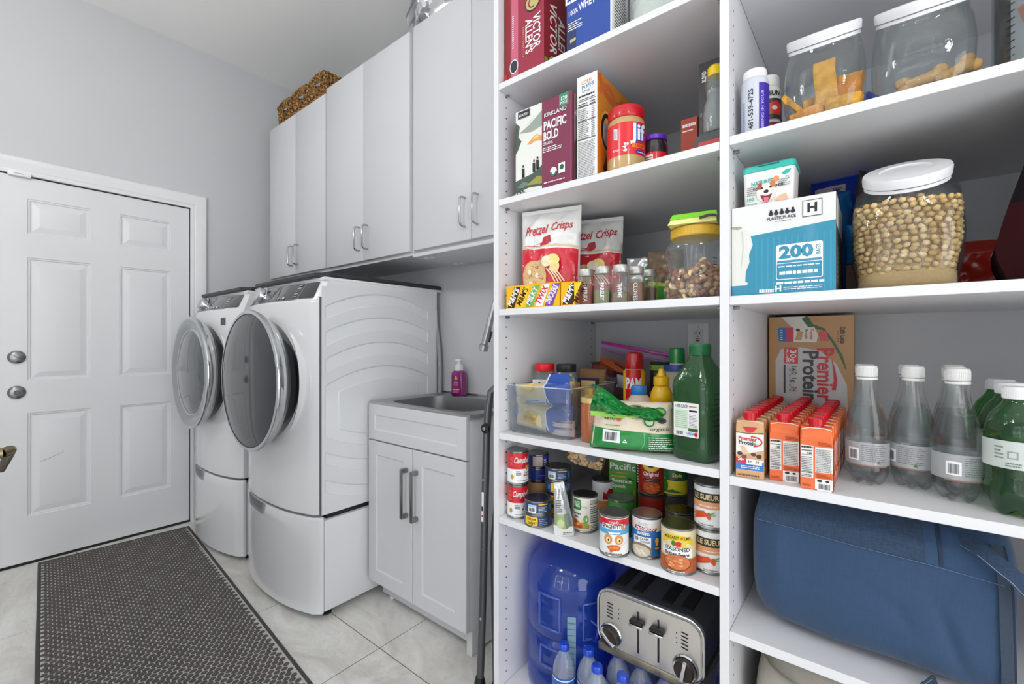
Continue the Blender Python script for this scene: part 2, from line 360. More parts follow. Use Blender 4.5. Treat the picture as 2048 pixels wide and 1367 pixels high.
for i, j in sorted(holes):
    bm = bmesh.new(); R = []
    for ins, dx in ((0, 0), (0.004, -0.004), (0.009, -0.004), (0.013, -0.008), (0.018, -0.0085), (0.044, -0.0015), (0.047, -0.001)):
        a0, a1, b0, b1 = ys[i]+ins, ys[i+1]-ins, zs[j]+ins, zs[j+1]-ins
        R.append([bm.verts.new((xf_+dx, y, z)) for y, z in ((a0, b0), (a1, b0), (a1, b1), (a0, b1))])
    for a, b in zip(R, R[1:]):
        for k in range(4): bm.faces.new((a[k], a[(k+1) % 4], b[(k+1) % 4], b[k]))
    bm.faces.new(R[-1]); bmesh.ops.recalc_face_normals(bm, faces=bm.faces); MB().take(bm, DOORW).build('panel', dr, sharp=12)
# dark scratch on the lower left panel, weatherstrip around the leaf
Art().stroke([(0.272, 0.530), (0.30, 0.540), (0.36, 0.567)], 0.002, M((150, 152, 155), 0.6)).right(xf_+0.0005).build('scuff', dr)
MB().box(-0.03, -0.011, DY0, y0d, 0.012, DZ, DARK).box(-0.03, -0.011, y1d, DY1, 0.012, DZ, DARK).box(-0.03, -0.011, DY0, DY1, z1d, DZ, DARK).box(-0.03, -0.008, DY0, DY1, 0.0, 0.012, DARK).build('weatherstrip', dr)
def yax(x, y, z): return Matrix.Translation((x, y, z)) @ Matrix.Rotation(PI/2, 4, 'Y')
for z, nm in ((1.091, 'deadbolt'), (0.908, 'lock_cylinder')):
    o = MB().lathe([(0.031, 0), (0.034, 0.003), (0.033, 0.008), (0.026, 0.014), (0.021, 0.016)], NICKEL, 32, mat4=yax(xf_, 0.186, z)).build(nm, dr, label='brushed nickel lock rosette')
    if nm == 'deadbolt': MB().box(-0.006, 0.010, -0.004, 0.004, -0.015, 0.015, NICKEL, bev=0.003, mat4=Matrix.Translation((xf_+0.018, 0.186, z)) @ Matrix.Rotation(0.9, 4, 'X')).build('thumb_turn', o)
    else: MB().lathe([(0.012, 0.0), (0.012, 0.004), (0.010, 0.006)], M((90, 90, 92), 0.3, 1), 20, mat4=yax(xf_+0.014, 0.186, z)).build('keyhole', o)
t = thing('door_sensor', 'small white contact sensor mounted over the top edge of the white door', 'sensor', (XL+0.002, 0.195, 2.042))
MB().box(-0.004, 0.022, -0.042, 0.042, -0.012, 0.014, W, bev=0.004).build('sensor_body', t); MB().box(0.0221, 0.0232, -0.02, 0.012, -0.003, 0.002, M((190, 190, 190), 0.4)).build('sensor_seam', t)
# a second door standing open just left of the view: only its lever reaches into the frame
d2 = thing('door_2', '', ''); del d2['label']; del d2['category']; struct(d2); d2.location = (-1.19, 0.0, 0)
MB().box(-0.81, 0.0, -0.035, 0, 0.012, 2.03, DOORW, bev=0.002).build('door_leaf', d2)
hp = at(0, 915, Y=0.045)
o = MB().lathe([(0.032, 0), (0.033, 0.004), (0.026, 0.009), (0.011, 0.011), (0.010, 0.05)], M((150, 138, 112), 0.3, 1.0), 24, mat4=Matrix.Translation((-0.065, 0, hp.z)) @ Matrix.Rotation(-PI/2, 4, 'X')).build('lever_rose', d2, label='aged brass lever rose')
L0 = Vector((-0.065, 0.050, hp.z))
MB().tube([L0, L0+Vector((-0.004, 0.008, 0.002)), L0+Vector((-0.025, 0.011, 0.0)), L0+Vector((-0.06, 0.010, -0.016)), L0+Vector((-0.10, 0.002, -0.05))], [0.009, 0.0095, 0.0085, 0.008, 0.006], M((150, 138, 112), 0.3, 1.0), 12).build('lever', d2, label='aged brass curved lever')
# ------------------------------------------------------------------ laundry machines
def machine(name, label, cat, x1, right):
    w_, D = 0.711, 0.655; t = thing(name, label, cat, (x1-w_/2, 0.937, 0), 0, 'front loading laundry machines on pedestals'); hw = w_/2
    def front(s, bul=0.062): return -bul*(1-abs(s)**2.3)
    def plan(z, bul=0.062, y0=0.0, ins=0.0, depth=D, rc=0.02):
        P = []; n = 28; h2 = hw-ins
        for i in range(n+1):
            s_ = -1+2*i/n; x = s_*h2; P.append((x, y0+front(s_, bul)+(0.012*max(0, (abs(s_)-0.93)/0.07)**2), z))
        P += [(h2, depth, z), (-h2, depth, z)]
        return P
    mb = MB(); zr = [(0.441, 0.02, 0.004), (0.446, 0.02, 0.0), (0.50, 0.0, 0), (1.30, 0.0, 0), (1.338, 0.0, 0.0), (1.343, 0.003, 0.002)]
    mb.loft([plan(z, 0.062, y0, ins) for z, y0, ins in ((0.441, 0.006, 0.004), (0.447, 0.0, 0.0), (0.9, 0.0, 0), (1.336, 0.0, 0), (1.343, 0.003, 0.002))], APPW)
    mb.loft([plan(z, b, y0, 0.0015, D) for z, y0, b in ((1.343, 0.004, 0.060), (1.352, 0.006, 0.056), (1.428, 0.034, 0.026), (1.436, 0.042, 0.02))], APPW)
    mb.build('body', t, sharp=30)
    # dark flat lid over a pale rim
    MB().prism([(-hw-0.004, 0.055), (-hw+0.05, 0.012), (hw-0.05, 0.012), (hw+0.004, 0.055), (hw+0.004, D+0.03), (-hw-0.004, D+0.03)], 1.447, 1.466, CHAR, 'z', bev=0.004).build('lid', t, label='charcoal top slab')
    MB().box(-hw, hw, 0.03, D+0.035, 1.434, 1.447, APPW, bev=0.003).build('rim', t)
    # control panel on the sloped band
    def pan(u, v, o):   # u across, v 0..1 up the slope
        s_ = u/hw; ya = 0.006+front(s_, 0.056); yb = 0.034+front(s_, 0.026); y = ya+(yb-ya)*v; z = 1.352+0.076*v
        return (u, y-o*0.93, z+o*0.36)
    a = Art(0.0012, 0.0004)
    a.poly(rr_pts(-hw+0.035, -0.02, hw-0.13, 1.0, 0.03), M((140, 143, 146), 0.14, 1.0)); a.poly(rr_pts(0.02, 0.04, hw-0.028, 0.97, 0.02), GLOSSBLK)
    a.stroke([(0.235, 0.06), (0.235, 0.94), (0.03, 0.94)], 0.003, M((190, 190, 195), 0.3, 1)); a.stroke([(0.0, 0.0), (0.0, 0.95)], 0.008, GLOSSBLK)
    for k in range(5): a.rect(0.195, 0.14+k*0.17, 0.222, 0.18+k*0.17, M((215, 218, 222), 0.4))
    a.ell(0.09, 0.12, 0.006, 0.05, W); a.ell(0.135, 0.12, 0.008, 0.05, W)
    for k in range(4): a.rect(-0.045, 0.2+k*0.16, -0.015, 0.26+k*0.16, M((92, 95, 98), 0.3, 0.6))
    a.rect(-0.27, 0.2, -0.262, 0.65, DARK)
    pn = a.lay_on(pan, du=0.03, dv=0.34).build('control_panel', t, label='grey and gloss black touch panel')
    c0 = Vector(pan(-0.135, 0.5, 0.0)); MB().lathe([(0.045, 0.0), (0.045, 0.004), (0.035, 0.006), (0.034, 0.026), (0.031, 0.030), (0.012, 0.031)], CHROME, 36, mat4=Matrix.Translation(c0) @ Matrix.Rotation(math.radians(69), 4, 'X')).build('dial', t, label='chrome dial')
    # porthole door
    zc = 1.0; yf = -0.062
    Rm = Matrix.Translation((0, 0, zc)) @ Matrix.Rotation(PI/2, 4, 'X')      # lathe axis to -y
    dd = MB().lathe([(0.300, 0.0), (0.300, 0.038), (0.292, 0.046), (0.276, 0.040), (0.27, 0.02)], APPW, 64, cap=False, mat4=Rm).build('door_surround', t, sharp=40)
    body = MB()
    body.lathe([(0.262, 0.02), (0.272, 0.06), (0.280, 0.082)], GLOSSBLK, 64, cap=False, mat4=Rm)
    body.lathe([(0.280, 0.082), (0.289, 0.086), (0.304, 0.110), (0.3125, 0.130), (0.309, 0.138), (0.296, 0.140)], CHROME, 64, cap=False, mat4=Rm)
    if right:
        body.lathe([(0.296, 0.140), (0.293, 0.141), (0.290, 0.139)], CHAR, 64, cap=False, mat4=Rm)
        d = body.build('door', t, sharp=50, label='round door with chrome band')
        MB().lathe([(0.2915, 0.139), (0.25, 0.150), (0.19, 0.158), (0.11, 0.163), (0.03, 0.165)], M((34, 38, 44), 0.07, coat=0.5, spec=0.5, var=0.0), 64, mat4=Rm).build('door_glass', d, label='dark grey convex glass')
    else:
        body.lathe([(0.296, 0.140), (0.285, 0.140), (0.262, 0.134), (0.245, 0.126)], M((165, 168, 172), 0.12, 0.6), 64, cap=False, mat4=Rm)
        body.lathe([(0.245, 0.126), (0.238, 0.132), (0.232, 0.128)], CHROME, 64, cap=False, mat4=Rm)
        d = body.build('door', t, sharp=50, label='round door with grey and chrome rings')
        MB().lathe([(0.233, 0.127), (0.20, 0.138), (0.14, 0.148), (0.07, 0.153), (0.02, 0.154)], M((70, 75, 80), 0.08, coat=0.6, spec=0.6, var=0.0), 64, mat4=Rm).build('door_glass', d, label='grey convex glass')
        Art(0.002).poly(rr_pts(0.205, 1.262, 0.245, 1.302, 0.003), M((125, 128, 132), 0.3, 0.6)).arc(0.225, 1.282, 0.012, 0.012, 0, 350, 0.003, DARK).lay_on(lambda u, v, o: (u, front(u/hw)-o, v), du=0.02).build('badge', t)
    # pedestal: carcass, bowed drawer with a scooped pull, feet
    MB().box(-hw+0.008, hw-0.001, 0.03, D-0.02, 0.03, 0.415, APPP, bev=0.003).build('pedestal', t)
    def pp(z, ins=0.0, y0=0.0, b=0.062):
        return [(s_*(hw-ins), y0+front(s_, b)+(0.012*max(0, (abs(s_)-0.93)/0.07)**2), z) for s_ in [-1+2*i/28 for i in range(29)]]+[((hw-ins), 0.026, z), (-(hw-ins), 0.026, z)]
    dr_ = MB(); dr_.loft([pp(0.022, 0.006, 0.008), pp(0.03, 0, 0), pp(0.30, 0, 0), pp(0.385, 0, 0)], APPW)
    dr_.loft([pp(0.385), pp(0.424, 0.0, 0.0), pp(0.432, 0.003, 0.004)], APPW, cap0=False); d_ = dr_.build('drawer', t, sharp=30)
    # scoop: hollow drawn flat on the drawer front, its shade painted in greys
    a = Art(0.0012, 0.0003); a.poly([(-0.25, 0.4325), (-0.225, 0.380), (-0.02, 0.380), (0.005, 0.4325)], M((150, 152, 155), 0.45)); a.poly([(-0.222, 0.4325), (-0.205, 0.395), (-0.04, 0.395), (-0.025, 0.4325)], M((118, 120, 123), 0.5))
    a.stroke([(-0.25, 0.4325), (-0.225, 0.379), (-0.02, 0.379), (0.005, 0.4325)], 0.003, W)
    a.lay_on(lambda u, v, o: (u, front(u/hw)-o, v), du=0.02).build('scoop_pull', d_, label='scooped drawer pull, its shade painted grey')
    for sx in (-1, 1):
        for y in (0.06, D-0.07): MB().lathe([(0.024, 0), (0.024, 0.006), (0.016, 0.009), (0.006, 0.012), (0.006, 0.034)], DARK, 20, mat4=Matrix.Translation((sx*(hw-0.045), y, 0))).build('foot', t)
    MB().box(-hw+0.02, hw-0.02, 0.05, D-0.06, 0.415, 0.442, DARK).build('mounting_gap', t)
    if right:   # pressed side sheet with curved ribs
        def ss(x, e=0.005): 
            k = max(0, min(1, (x+e)/(2*e))); return k*k*(3-2*k)
        def band(Y, z, up, lo, y0, y1=1.522): return ss(up-z)*ss(z-lo)*ss(Y-y0)*ss(y1-Y)
        def dep(Y, z):
            q = 0.86*(Y-1.26)**2; d = 0
            for pk, lw in ((1.389, 1.343), (1.280, 1.230), (1.166, 1.117)): d = max(d, band(Y, z, pk-q, lw-q, 0.972))
            o_ = band(Y, z, 1.054-q, 0.698+q, 0.972); inn = ss((1.004-q)-z)*ss(z-(0.745+q))*ss(Y-1.026)*ss(1.47-Y)
            d = max(d, o_*(1-inn))
            for hi, lo in ((0.628, 0.583), (0.512, 0.466)): d = max(d, band(Y, z, hi+q, lo+q, 0.972))
            return 0.010*d
        def f(i, j):
            Y = 0.953+(1.580-0.953)*i; z = 0.444+(1.405-0.444)*j; return (hw+0.004-dep(Y, z), Y-0.937, z)
        sp = MB().grid(170, 250, f, APPP); sp.box(hw-0.004, hw+0.0035, 0.0155, 0.643, 0.442, 0.4445, APPP); sp.build('side_panel', t, sharp=60)
        MB().box(hw-0.002, hw+0.0005, 0.008, 0.0155, 0.444, 1.36, M((95, 97, 100), 0.6)).build('seam', t)
    return t
machine('washing_machine', 'white front loader with grey glass porthole ringed in chrome, beside the white door', 'washer', -2.603, False)
machine('clothes_dryer', 'white front loader with wide dark porthole and ribbed side, beside the sink cabinet', 'dryer', -1.797, True)
t = thing('drain_hose', 'grey hose bowing behind the ribbed side laundry machine', 'hose', (-1.79, 1.598, 0.6))
MB().tube([(-0.02, 0.0, z-0.6) if False else (-0.045+0.055*math.sin(PI*(z-0.6)/0.78), 0.0, z-0.6) for z in [0.6+0.78*i/14 for i in range(15)]], 0.011, M((165, 167, 170), 0.5), 10).build('hose', t)

# ------------------------------------------------------------------ utility sink
sk = thing('sink_cabinet', 'white two door sink cabinet with panelled fronts between dryer and ladder', 'cabinet', (-1.461, 1.16, 0)); hw = 0.308
mb = MB(); mb.box(-hw, -hw+0.016, 0.02, 0.462, 0.10, 0.885, CABW, bev=0.001).box(hw-0.016, hw, 0.02, 0.462, 0.10, 0.885, CABW, bev=0.001).box(-hw+0.016, hw-0.016, 0.02, 0.462, 0.10, 0.118, CABW).box(-hw+0.016, hw-0.016, 0.45, 0.462, 0.118, 0.885, CABW).box(-hw+0.016, hw-0.016, 0.02, 0.036, 0.72, 0.885, CABW).build('body', sk)
MB().box(-hw+0.002, hw-0.002, 0.075, 0.44, 0.012, 0.10, CABW).box(hw-0.03, hw-0.002, 0.035, 0.075, 0.0, 0.10, CABW).build('toe_kick', sk)
MB().lathe([(0.012, 0), (0.012, 0.012)], W, 14, mat4=Matrix.Translation((-hw+0.06, 0.085, 0))).build('foot', sk); MB().lathe([(0.012, 0), (0.012, 0.012)], W, 14, mat4=Matrix.Translation((hw-0.06, 0.085, 0))).build('foot', sk)
def shaker(name, x0, x1, z0, z1, fr, par):
    bm = bmesh.new(); R = []
    for ins, y in ((0, 0.019), (0, 0.002), (0.002, 0.0), (fr, 0.0), (fr+0.004, 0.004), (fr+0.006, 0.005)):
        R.append([bm.verts.new((x, y, z)) for x, z in ((x0+ins, z0+ins), (x1-ins, z0+ins), (x1-ins, z1-ins), (x0+ins, z1-ins))])
    for a, b in zip(R, R[1:]):
        for k in range(4): bm.faces.new((a[k], a[(k+1) % 4], b[(k+1) % 4], b[k]))
    bm.faces.new(R[-1]); bm.faces.new(R[0][::-1]); bmesh.ops.recalc_face_normals(bm, faces=bm.faces); return MB().take(bm, CABW).build(name, par, sharp=15)
shaker('false_drawer', -hw, hw, 0.736, 0.893, 0.045, sk)
for sx, (a_, b_) in ((-1, (-hw, -0.002)), (1, (0.002, hw))):
    d = shaker('door', a_, b_, 0.102, 0.730, 0.058, sk); xh = sx*0.032
    MB().box(xh-0.008, xh+0.008, -0.034, -0.027, 0.448, 0.652, NICKEL, bev=0.002).box(xh-0.008, xh+0.008, -0.03, 0.0, 0.448, 0.466, NICKEL, bev=0.002).box(xh-0.008, xh+0.008, -0.03, 0.0, 0.634, 0.652, NICKEL, bev=0.002).build('handle', d, label='brushed grey flat bar handle')
sn = thing('utility_sink', 'stainless steel drop-in sink with deep rounded basin on the white cabinet', 'sink', (-1.461, 1.395, 0.885))
SX, SY = 0.322, 0.228; mb = MB(); N_ = 72
def sq(rx, ry, p, z, cy_=0.0): return [(rx*math.cos(2*PI*i/N_)*(abs(math.cos(2*PI*i/N_))**p+abs(math.sin(2*PI*i/N_))**p)**(-1/p), cy_+ry*math.sin(2*PI*i/N_)*(abs(math.cos(2*PI*i/N_))**p+abs(math.sin(2*PI*i/N_))**p)**(-1/p), z) for i in range(N_)]
mb.loft([sq(SX-0.002, SY-0.002, 40, 0.0), sq(SX, SY, 40, 0.001), sq(SX, SY, 40, 0.016), sq(SX-0.003, SY-0.003, 40, 0.0185), sq(0.272, 0.175, 4.5, 0.0175, -0.012), sq(0.267, 0.170, 4.5, 0.013, -0.012), sq(0.262, 0.165, 4.5, -0.18, -0.012), sq(0.22, 0.13, 3.5, -0.20, -0.012), sq(0.03, 0.03, 2, -0.205, -0.012)], STEEL, cap0=False)
mb.build('basin', sn, sharp=40); MB().box(-SX+0.004, SX-0.004, SY-0.006, SY-0.002, 0.017, 0.026, STEEL, bev=0.001).build('back_lip', sn)
MB().lathe([(0.03, -0.204), (0.03, -0.2), (0.02, -0.203), (0.004, -0.204)], NICKEL, 24, mat4=Matrix.Translation((0, -0.012, 0))).build('drain', sn)
fh = at(966, 700, Y=1.46); ft = at(984, 628, Y=1.475)
fc = thing('faucet', 'brushed steel pull-down faucet with arched neck beside the pantry side panel', 'faucet', (-1.175, 1.56, 0.9035)); O = Vector(fc.location)
MB().lathe([(0.027, 0), (0.027, 0.006), (0.018, 0.012), (0.016, 0.06)], STEEL, 24).build('base', fc)
hd = Vector((fh.x, fh.y, 0.0))-O; hd.z = 0
P = [Vector((0, 0, 0.05)), Vector((0, 0, 0.2)), Vector((0, 0, 0.34))]
top = Vector((ft.x, ft.y, ft.z))-O
A0, A1 = Vector((0, 0, 0.34)), top
for k in range(1, 9):
    a = k/9*PI*0.86; c_ = (1-math.cos(a))/2; P.append(Vector((A1.x*c_*1.04, A1.y*c_*1.04, 0.34+(A1.z-0.34)*k/9*0.7+0.115*math.sin(a))))
P.append(top)
MB().tube(P, 0.0115, STEEL, 14).build('neck', fc)
hb = Vector((fh.x, fh.y, fh.z))-O
ax = (hb-top).normalized(); q = Vector((0, 0, 1)).rotation_difference(ax).to_matrix().to_4x4(); Lh = (hb-top).length
sp = MB().lathe([(0.0125, 0), (0.014, 0.01), (0.0155, Lh*0.7), (0.0155, Lh*0.82), (0.021, Lh*0.86), (0.021, Lh), (0.012, Lh+0.004)], STEEL, 22, mat4=Matrix.Translation(top) @ q).build('spray_head', fc)
MB().box(-0.022, -0.014, -0.005, 0.005, Lh*0.45, Lh*0.75, BLACK, bev=0.002, mat4=Matrix.Translation(top) @ q).build('spray_button', sp)
# soap
sp_ = at(911, 783, Y=1.56)
t = thing('soap_bottle', 'square magenta foaming hand soap bottle with white pump on the sink rim', 'soap', (sp_.x+0.01, 1.575, 0.9035), 12)
MAG = M((140, 12, 118), 0.15, coat=0.6); ex = (1, 0.8, 5)
MB().lathe([(0.031, 0), (0.034, 0.004), (0.034, 0.105), (0.030, 0.118), (0.019, 0.125)], MAG, 32, ex).build('bottle', t)
MB().lathe([(0.021, 0.123), (0.021, 0.145), (0.014, 0.152), (0.008, 0.158), (0.008, 0.172)], W, 24).box(-0.019, 0.012, -0.008, 0.008, 0.170, 0.180, W, bev=0.003).build('pump', t, label='white foaming pump')
a = Art(); a.rect(-0.022, 0.012, 0.022, 0.10, M((120, 20, 110), 0.3)); a.ell(0, 0.085, 0.011, 0.009, M((235, 130, 40), 0.4)); a.ell(0, 0.092, 0.005, 0.007, M((240, 190, 60), 0.4)); a.fine(-0.012, 0.066, 0.012, 0.074, 1, W, th=0.5); a.fine(-0.015, 0.05, 0.015, 0.062, 2, M((230, 150, 220), 0.4)); a.rect(-0.02, 0.038, 0.02, 0.044, RED); a.rect(-0.02, 0.028, 0.02, 0.033, M((240, 190, 150), 0.4)); a.fine(-0.018, 0.014, 0.018, 0.024, 2, M((230, 150, 220), 0.4))
a.front(-0.0274).build('label', t)

# ------------------------------------------------------------------ wall cabinets
def cabinet(name, label, x0, x1, z0, z1, yo):
    t = thing(name, label, 'cabinet', ((x0+x1)/2, 1.31+yo, z0), 0, 'white wall cabinets above the laundry machines'); hw = (x1-x0)/2; H_ = z1-z0; dp = YB-1.31-yo
    MB().box(-hw+0.001, hw-0.001, 0.02, dp, 0, H_, CABW).build('body', t)
    for sx, (a_, b_) in ((-1, (-hw+0.009, -0.0018)), (1, (0.0018, hw-0.009))):
        d = MB().box(a_, b_, 0, 0.019, 0.017, H_+0.004, CABW, bev=0.0015).build('door', t)
        xh = sx*0.036; R = 0.006; zz0, zz1 = 0.072, 0.192
        MB().tube([(xh, 0, zz0), (xh, -0.018, zz0), (xh, -0.028, zz0+0.004), (xh, -0.033, zz0+0.014), (xh, -0.033, zz1-0.014), (xh, -0.028, zz1-0.004), (xh, -0.018, zz1), (xh, 0, zz1)], 0.0048, M((190, 192, 194), 0.22, 1.0), 10).build('handle', d, label='satin metal bow handle')
    return t
cabinet('wall_cabinet', 'white two door wall cabinet under the wicker baskets, nearest the white door', -3.155, -2.417, 1.575, 2.583, 0.0)
cabinet('wall_cabinet', 'white two door wall cabinet above the dryer, middle of the three', -2.417, -1.656, 1.572, 2.600, -0.004)
cabinet('wall_cabinet', 'white two door wall cabinet under the silver bag, against the pantry shelves', -1.656, -0.896, 1.575, 2.618, 0.006)
t = thing('cabinet_rail', 'pale screw-fixed rail under the wall cabinets above the sink', 'rail', (-1.275, 1.316, 1.563))
MB().box(-0.378, 0.378, 0.0, 0.305, -0.003, 0.012, CABW, bev=0.001).build('rail', t)
for x, y in ((-0.34, 0.05), (-0.30, 0.05), (-0.34, 0.24), (-0.30, 0.24)): MB().lathe([(0.012, -0.006), (0.012, -0.003)], W, 16, mat4=Matrix.Translation((x, y, 0))).build('screw_cap', t)
# baskets: woven relief on tapered rectangular shells
def wick():
    m = bpy.data.materials.new('wicker'); m.use_nodes = True; nt = m.node_tree; N = nt.nodes; L = nt.links; b = N['Principled BSDF']; b.inputs['Roughness'].default_value = 0.8
    tc = N.new('ShaderNodeTexCoord'); n = N.new('ShaderNodeTexNoise'); n.inputs['Scale'].default_value = 85; n.inputs['Detail'].default_value = 4; L.new(tc.outputs['Object'], n.inputs[0])
    r = N.new('ShaderNodeValToRGB'); e = r.color_ramp.elements; e[0].position = 0.36; e[0].color = (*lin((52, 34, 14)), 1); e[1].position = 0.64; e[1].color = (*lin((196, 152, 88)), 1); x = e.new(0.5); x.color = (*lin((126, 88, 40)), 1)
    L.new(n.outputs[0], r.inputs[0]); L.new(r.outputs[0], b.inputs['Base Color']); return m
WK = wick()
def basket(cx_, yfront, wd, dp, ht, label, sd):
    t = thing('wicker_basket', label, 'basket', (cx_, yfront+dp/2, 2.587), random.Random(sd).uniform(-1.5, 1.5), 'wicker baskets on the wall cabinet')
    per = 2*(wd+dp); nu, nv = 280, 72
    def pos(u, v, off):
        d = (u % 1)*per; k = 0.9+0.1*v; W2, D2 = wd/2, dp/2
        if d < wd: p = (-W2+d, -D2); n = (0, -1)
        elif d < wd+dp: p = (W2, -D2+d-wd); n = (1, 0)
        elif d < 2*wd+dp: p = (W2-(d-wd-dp), D2); n = (0, 1)
        else: p = (-W2, D2-(d-2*wd-dp)); n = (-1, 0)
        return (p[0]*k+n[0]*off, p[1]*k+n[1]*off, 0.001+v*ht*(0.9+0.1*math.sin(PI*(d if d < wd else (d-wd-dp if wd+dp < d < 2*wd+dp else 0))/wd)**0.6 if True else 1))
    row = 9; col = 40
    def f(i, j):
        r_ = math.floor(j*row*0.999); ph = 0.5*(r_ % 2); a = math.sin(2*PI*(i*col/2+ph)); b = math.sin(PI*((j*row*0.999) % 1))
        return pos(i, j, 0.007*a*b+0.004*b)
    def keep(i, j): return True
    mb = MB(); bm = bmesh.new(); V = [[bm.verts.new(f(i/nu, j/nv)) for i in range(nu)] for j in range(nv+1)]
    lo, hi = int(nu*(wd*0.33)/per), int(nu*(wd*0.67)/per)
    for j in range(nv):
        for i in range(nu):
            if lo <= i < hi and 44 <= j < 57: continue
            bm.faces.new((V[j][i], V[j][(i+1) % nu], V[j+1][(i+1) % nu], V[j+1][i]))
    mb.take(bm, WK); mb.box(-wd*0.44, wd*0.44, -dp*0.44, dp*0.44, 0.0, 0.004, WK); mb.build('weave', t, sharp=80)
    rim = []
    for i in range(64):
        p = pos(i/64, 1, 0); rim.append((p[0], p[1], p[2]+0.004*math.sin(i*2.1)))
    MB().tube(rim, 0.008, WK, 8, closed=True).build('rim', t)
    MB().tube([(-wd*0.17, -dp/2*0.965, ht*0.60), (-wd*0.17, -dp/2*0.98, ht*0.78), (wd*0.17, -dp/2*0.98, ht*0.78), (wd*0.17, -dp/2*0.965, ht*0.60)], 0.005, WK, 8, closed=True).build('handle_hole', t)
    MB().box(-wd*0.38, wd*0.38, -dp*0.40, dp*0.36, 0.01, ht*0.80, M((140, 160, 195), 0.8), bev=0.01).build('liner', t, label='pale blue cloth contents')
basket(-3.025, 1.352, 0.205, 0.235, 0.175, 'brown wicker basket in the corner by the wall, farthest of the three', 1)
basket(-2.806, 1.350, 0.210, 0.235, 0.178, 'brown wicker basket in the middle of the three', 2)
basket(-2.588, 1.348, 0.205, 0.235, 0.180, 'brown wicker basket with its side showing, nearest the ceiling edge of the middle cabinet', 3)
# silver bag
t = thing('silver_bag', 'crumpled silver foil bag on top of the wall cabinet by the pantry', 'bag', (-1.50, 1.475, 2.626))
def fb(i, j):
    th = 2*PI*i; ph = PI*j; x = 0.20*math.copysign(abs(math.cos(th))**0.5, math.cos(th))*math.sin(ph)**0.45; y = 0.15*math.copysign(abs(math.sin(th))**0.5, math.sin(th))*math.sin(ph)**0.45; z = 0.16*(1-math.cos(ph))
    n = noise.noise_vector(Vector((x, y, z))*11)*0.05+noise.noise_vector(Vector((x, y, z))*30)*0.022; n.z = n.z*0.6
    return (x+n.x, max(-0.15, y+n.y), max(0.0, z+n.z+0.0))
MB().grid(90, 50, fb, M((222, 224, 228), 0.22, 1.0)).build('foil', t, sharp=12)
MB().grid(12, 10, lambda i, j: (-0.24-0.05*j, -0.1+0.06*i, 0.26-0.14*j+0.02*math.sin(9*i+7*j)), M((205, 208, 212), 0.3, 0.9)).build('bag_neck', t, sharp=15)

# ------------------------------------------------------------------ pantry shelving
pu = thing('pantry_shelving', 'tall white open shelving unit with drilled side panels holding groceries', 'shelves', (0, 1.018, 0)); SD = YB-1.018-0.001
XA0, XA1, XB0, XB1, XC0 = -0.894, -0.875, -0.2535, -0.2345, 0.62
for a_, b_ in ((XA0, XA1), (XC0, XC0+0.019)): MB().box(a_, b_, 0, SD, 0, 2.62, SHELFW, bev=0.0008, seg=1).build('side_panel', pu)
MB().box(XB0, XB1, 0, SD, 0, 2.62, SHELFW, bev=0.0008, seg=1).build('divider', pu)
ZS = dict(S0=2.32, S1=1.946, S2=1.598, S3=1.268, S4=0.897, S5=0.6445, S6=0.128, R0=1.967, R1=1.603, R2=1.2665, R3=0.888, R4=0.561, R5=0.128)
for k, z in ZS.items():
    a_, b_ = (XA1, XB0) if k[0] == 'S' else (XB1, XC0)
    MB().box(a_+0.0005, b_-0.0005, 0.001, SD, z-0.0185, z, SHELFW, bev=0.0008, seg=1).build('shelf', pu)
    if z > 0.3:
        for x, s_ in ((a_, 1), (b_, -1)):
            for y in (0.037, SD-0.037): MB().lathe([(0.0035, 0), (0.0035, 0.012)], NICKEL, 10, mat4=Matrix.Translation((x, y, z-0.023)) @ Matrix.Rotation(s_*PI/2, 4, 'Y')).build('shelf_pin', pu)
MB().box(XA1, XC0, 0.02, 0.035, 0, 0.109, SHELFW).build('kick_board', pu)
MB().box(XA1, XC0, 0.0, SD, 2.60, 2.62, SHELFW).build('top_board', pu)
bm = bmesh.new(); DH = M((60, 62, 64), 0.8)
for xs, s_ in ((XA1, 1), (XB0, -1), (XB1, 1), (XC0, -1)):
    for y in (0.037, SD-0.037):
        for i in range(74):
            z = 0.16+0.032*i; q = [bm.verts.new((xs+s_*0.0004, y+0.0026*math.cos(a*PI/4), z+0.0026*math.sin(a*PI/4))) for a in range(8)]; bm.faces.new(q)
ph_ = MB().take(bm, DH).build('pin_holes', pu, kind='stuff')
# ladder leaning folded beside the pantry panel
t = thing('folding_ladder', 'grey tubular folding step ladder standing folded between the sink cabinet and the pantry', 'ladder', (0, 0, 0))
LG = M((98, 101, 104), 0.32, 0.7)
f0 = at(961, 1348, Y=1.075); pts = [at(px, py, Y=yy) for px, py, yy in ((962, 1320, 1.085), (966, 1180, 1.085), (970, 1000, 1.085), (973, 880, 1.085), (976, 820, 1.09), (981, 785, 1.11))]
base = Vector((pts[0].x-0.005, 1.085, 0.0))
rail = [Vector((base.x, 1.085, 0.04))]+pts+[Vector((-0.922, 1.15, 1.075)), Vector((-0.918, 1.22, 1.10)), Vector((-0.918, 1.36, 1.10)), Vector((-0.918, 1.43, 1.07)), Vector((-0.93, 1.46, 1.0)), Vector((-0.96, 1.47, 0.6)), Vector((base.x+0.02, 1.47, 0.04))]
MB().tube(rail, 0.0125, LG, 14).build('rail', t)
for p in (Vector((base.x, 1.085, 0)), Vector((base.x+0.02, 1.47, 0))): MB().lathe([(0.021, 0), (0.022, 0.006), (0.018, 0.045), (0.0145, 0.058), (0.0135, 0.062)], BLACK, 18, mat4=Matrix.Translation(p)).build('rubber_foot', t, label='black rubber foot')
r2 = [Vector((base.x+0.05, 1.11, 0.04)), Vector((-0.975, 1.11, 0.5)), Vector((-0.93, 1.11, 0.92))]
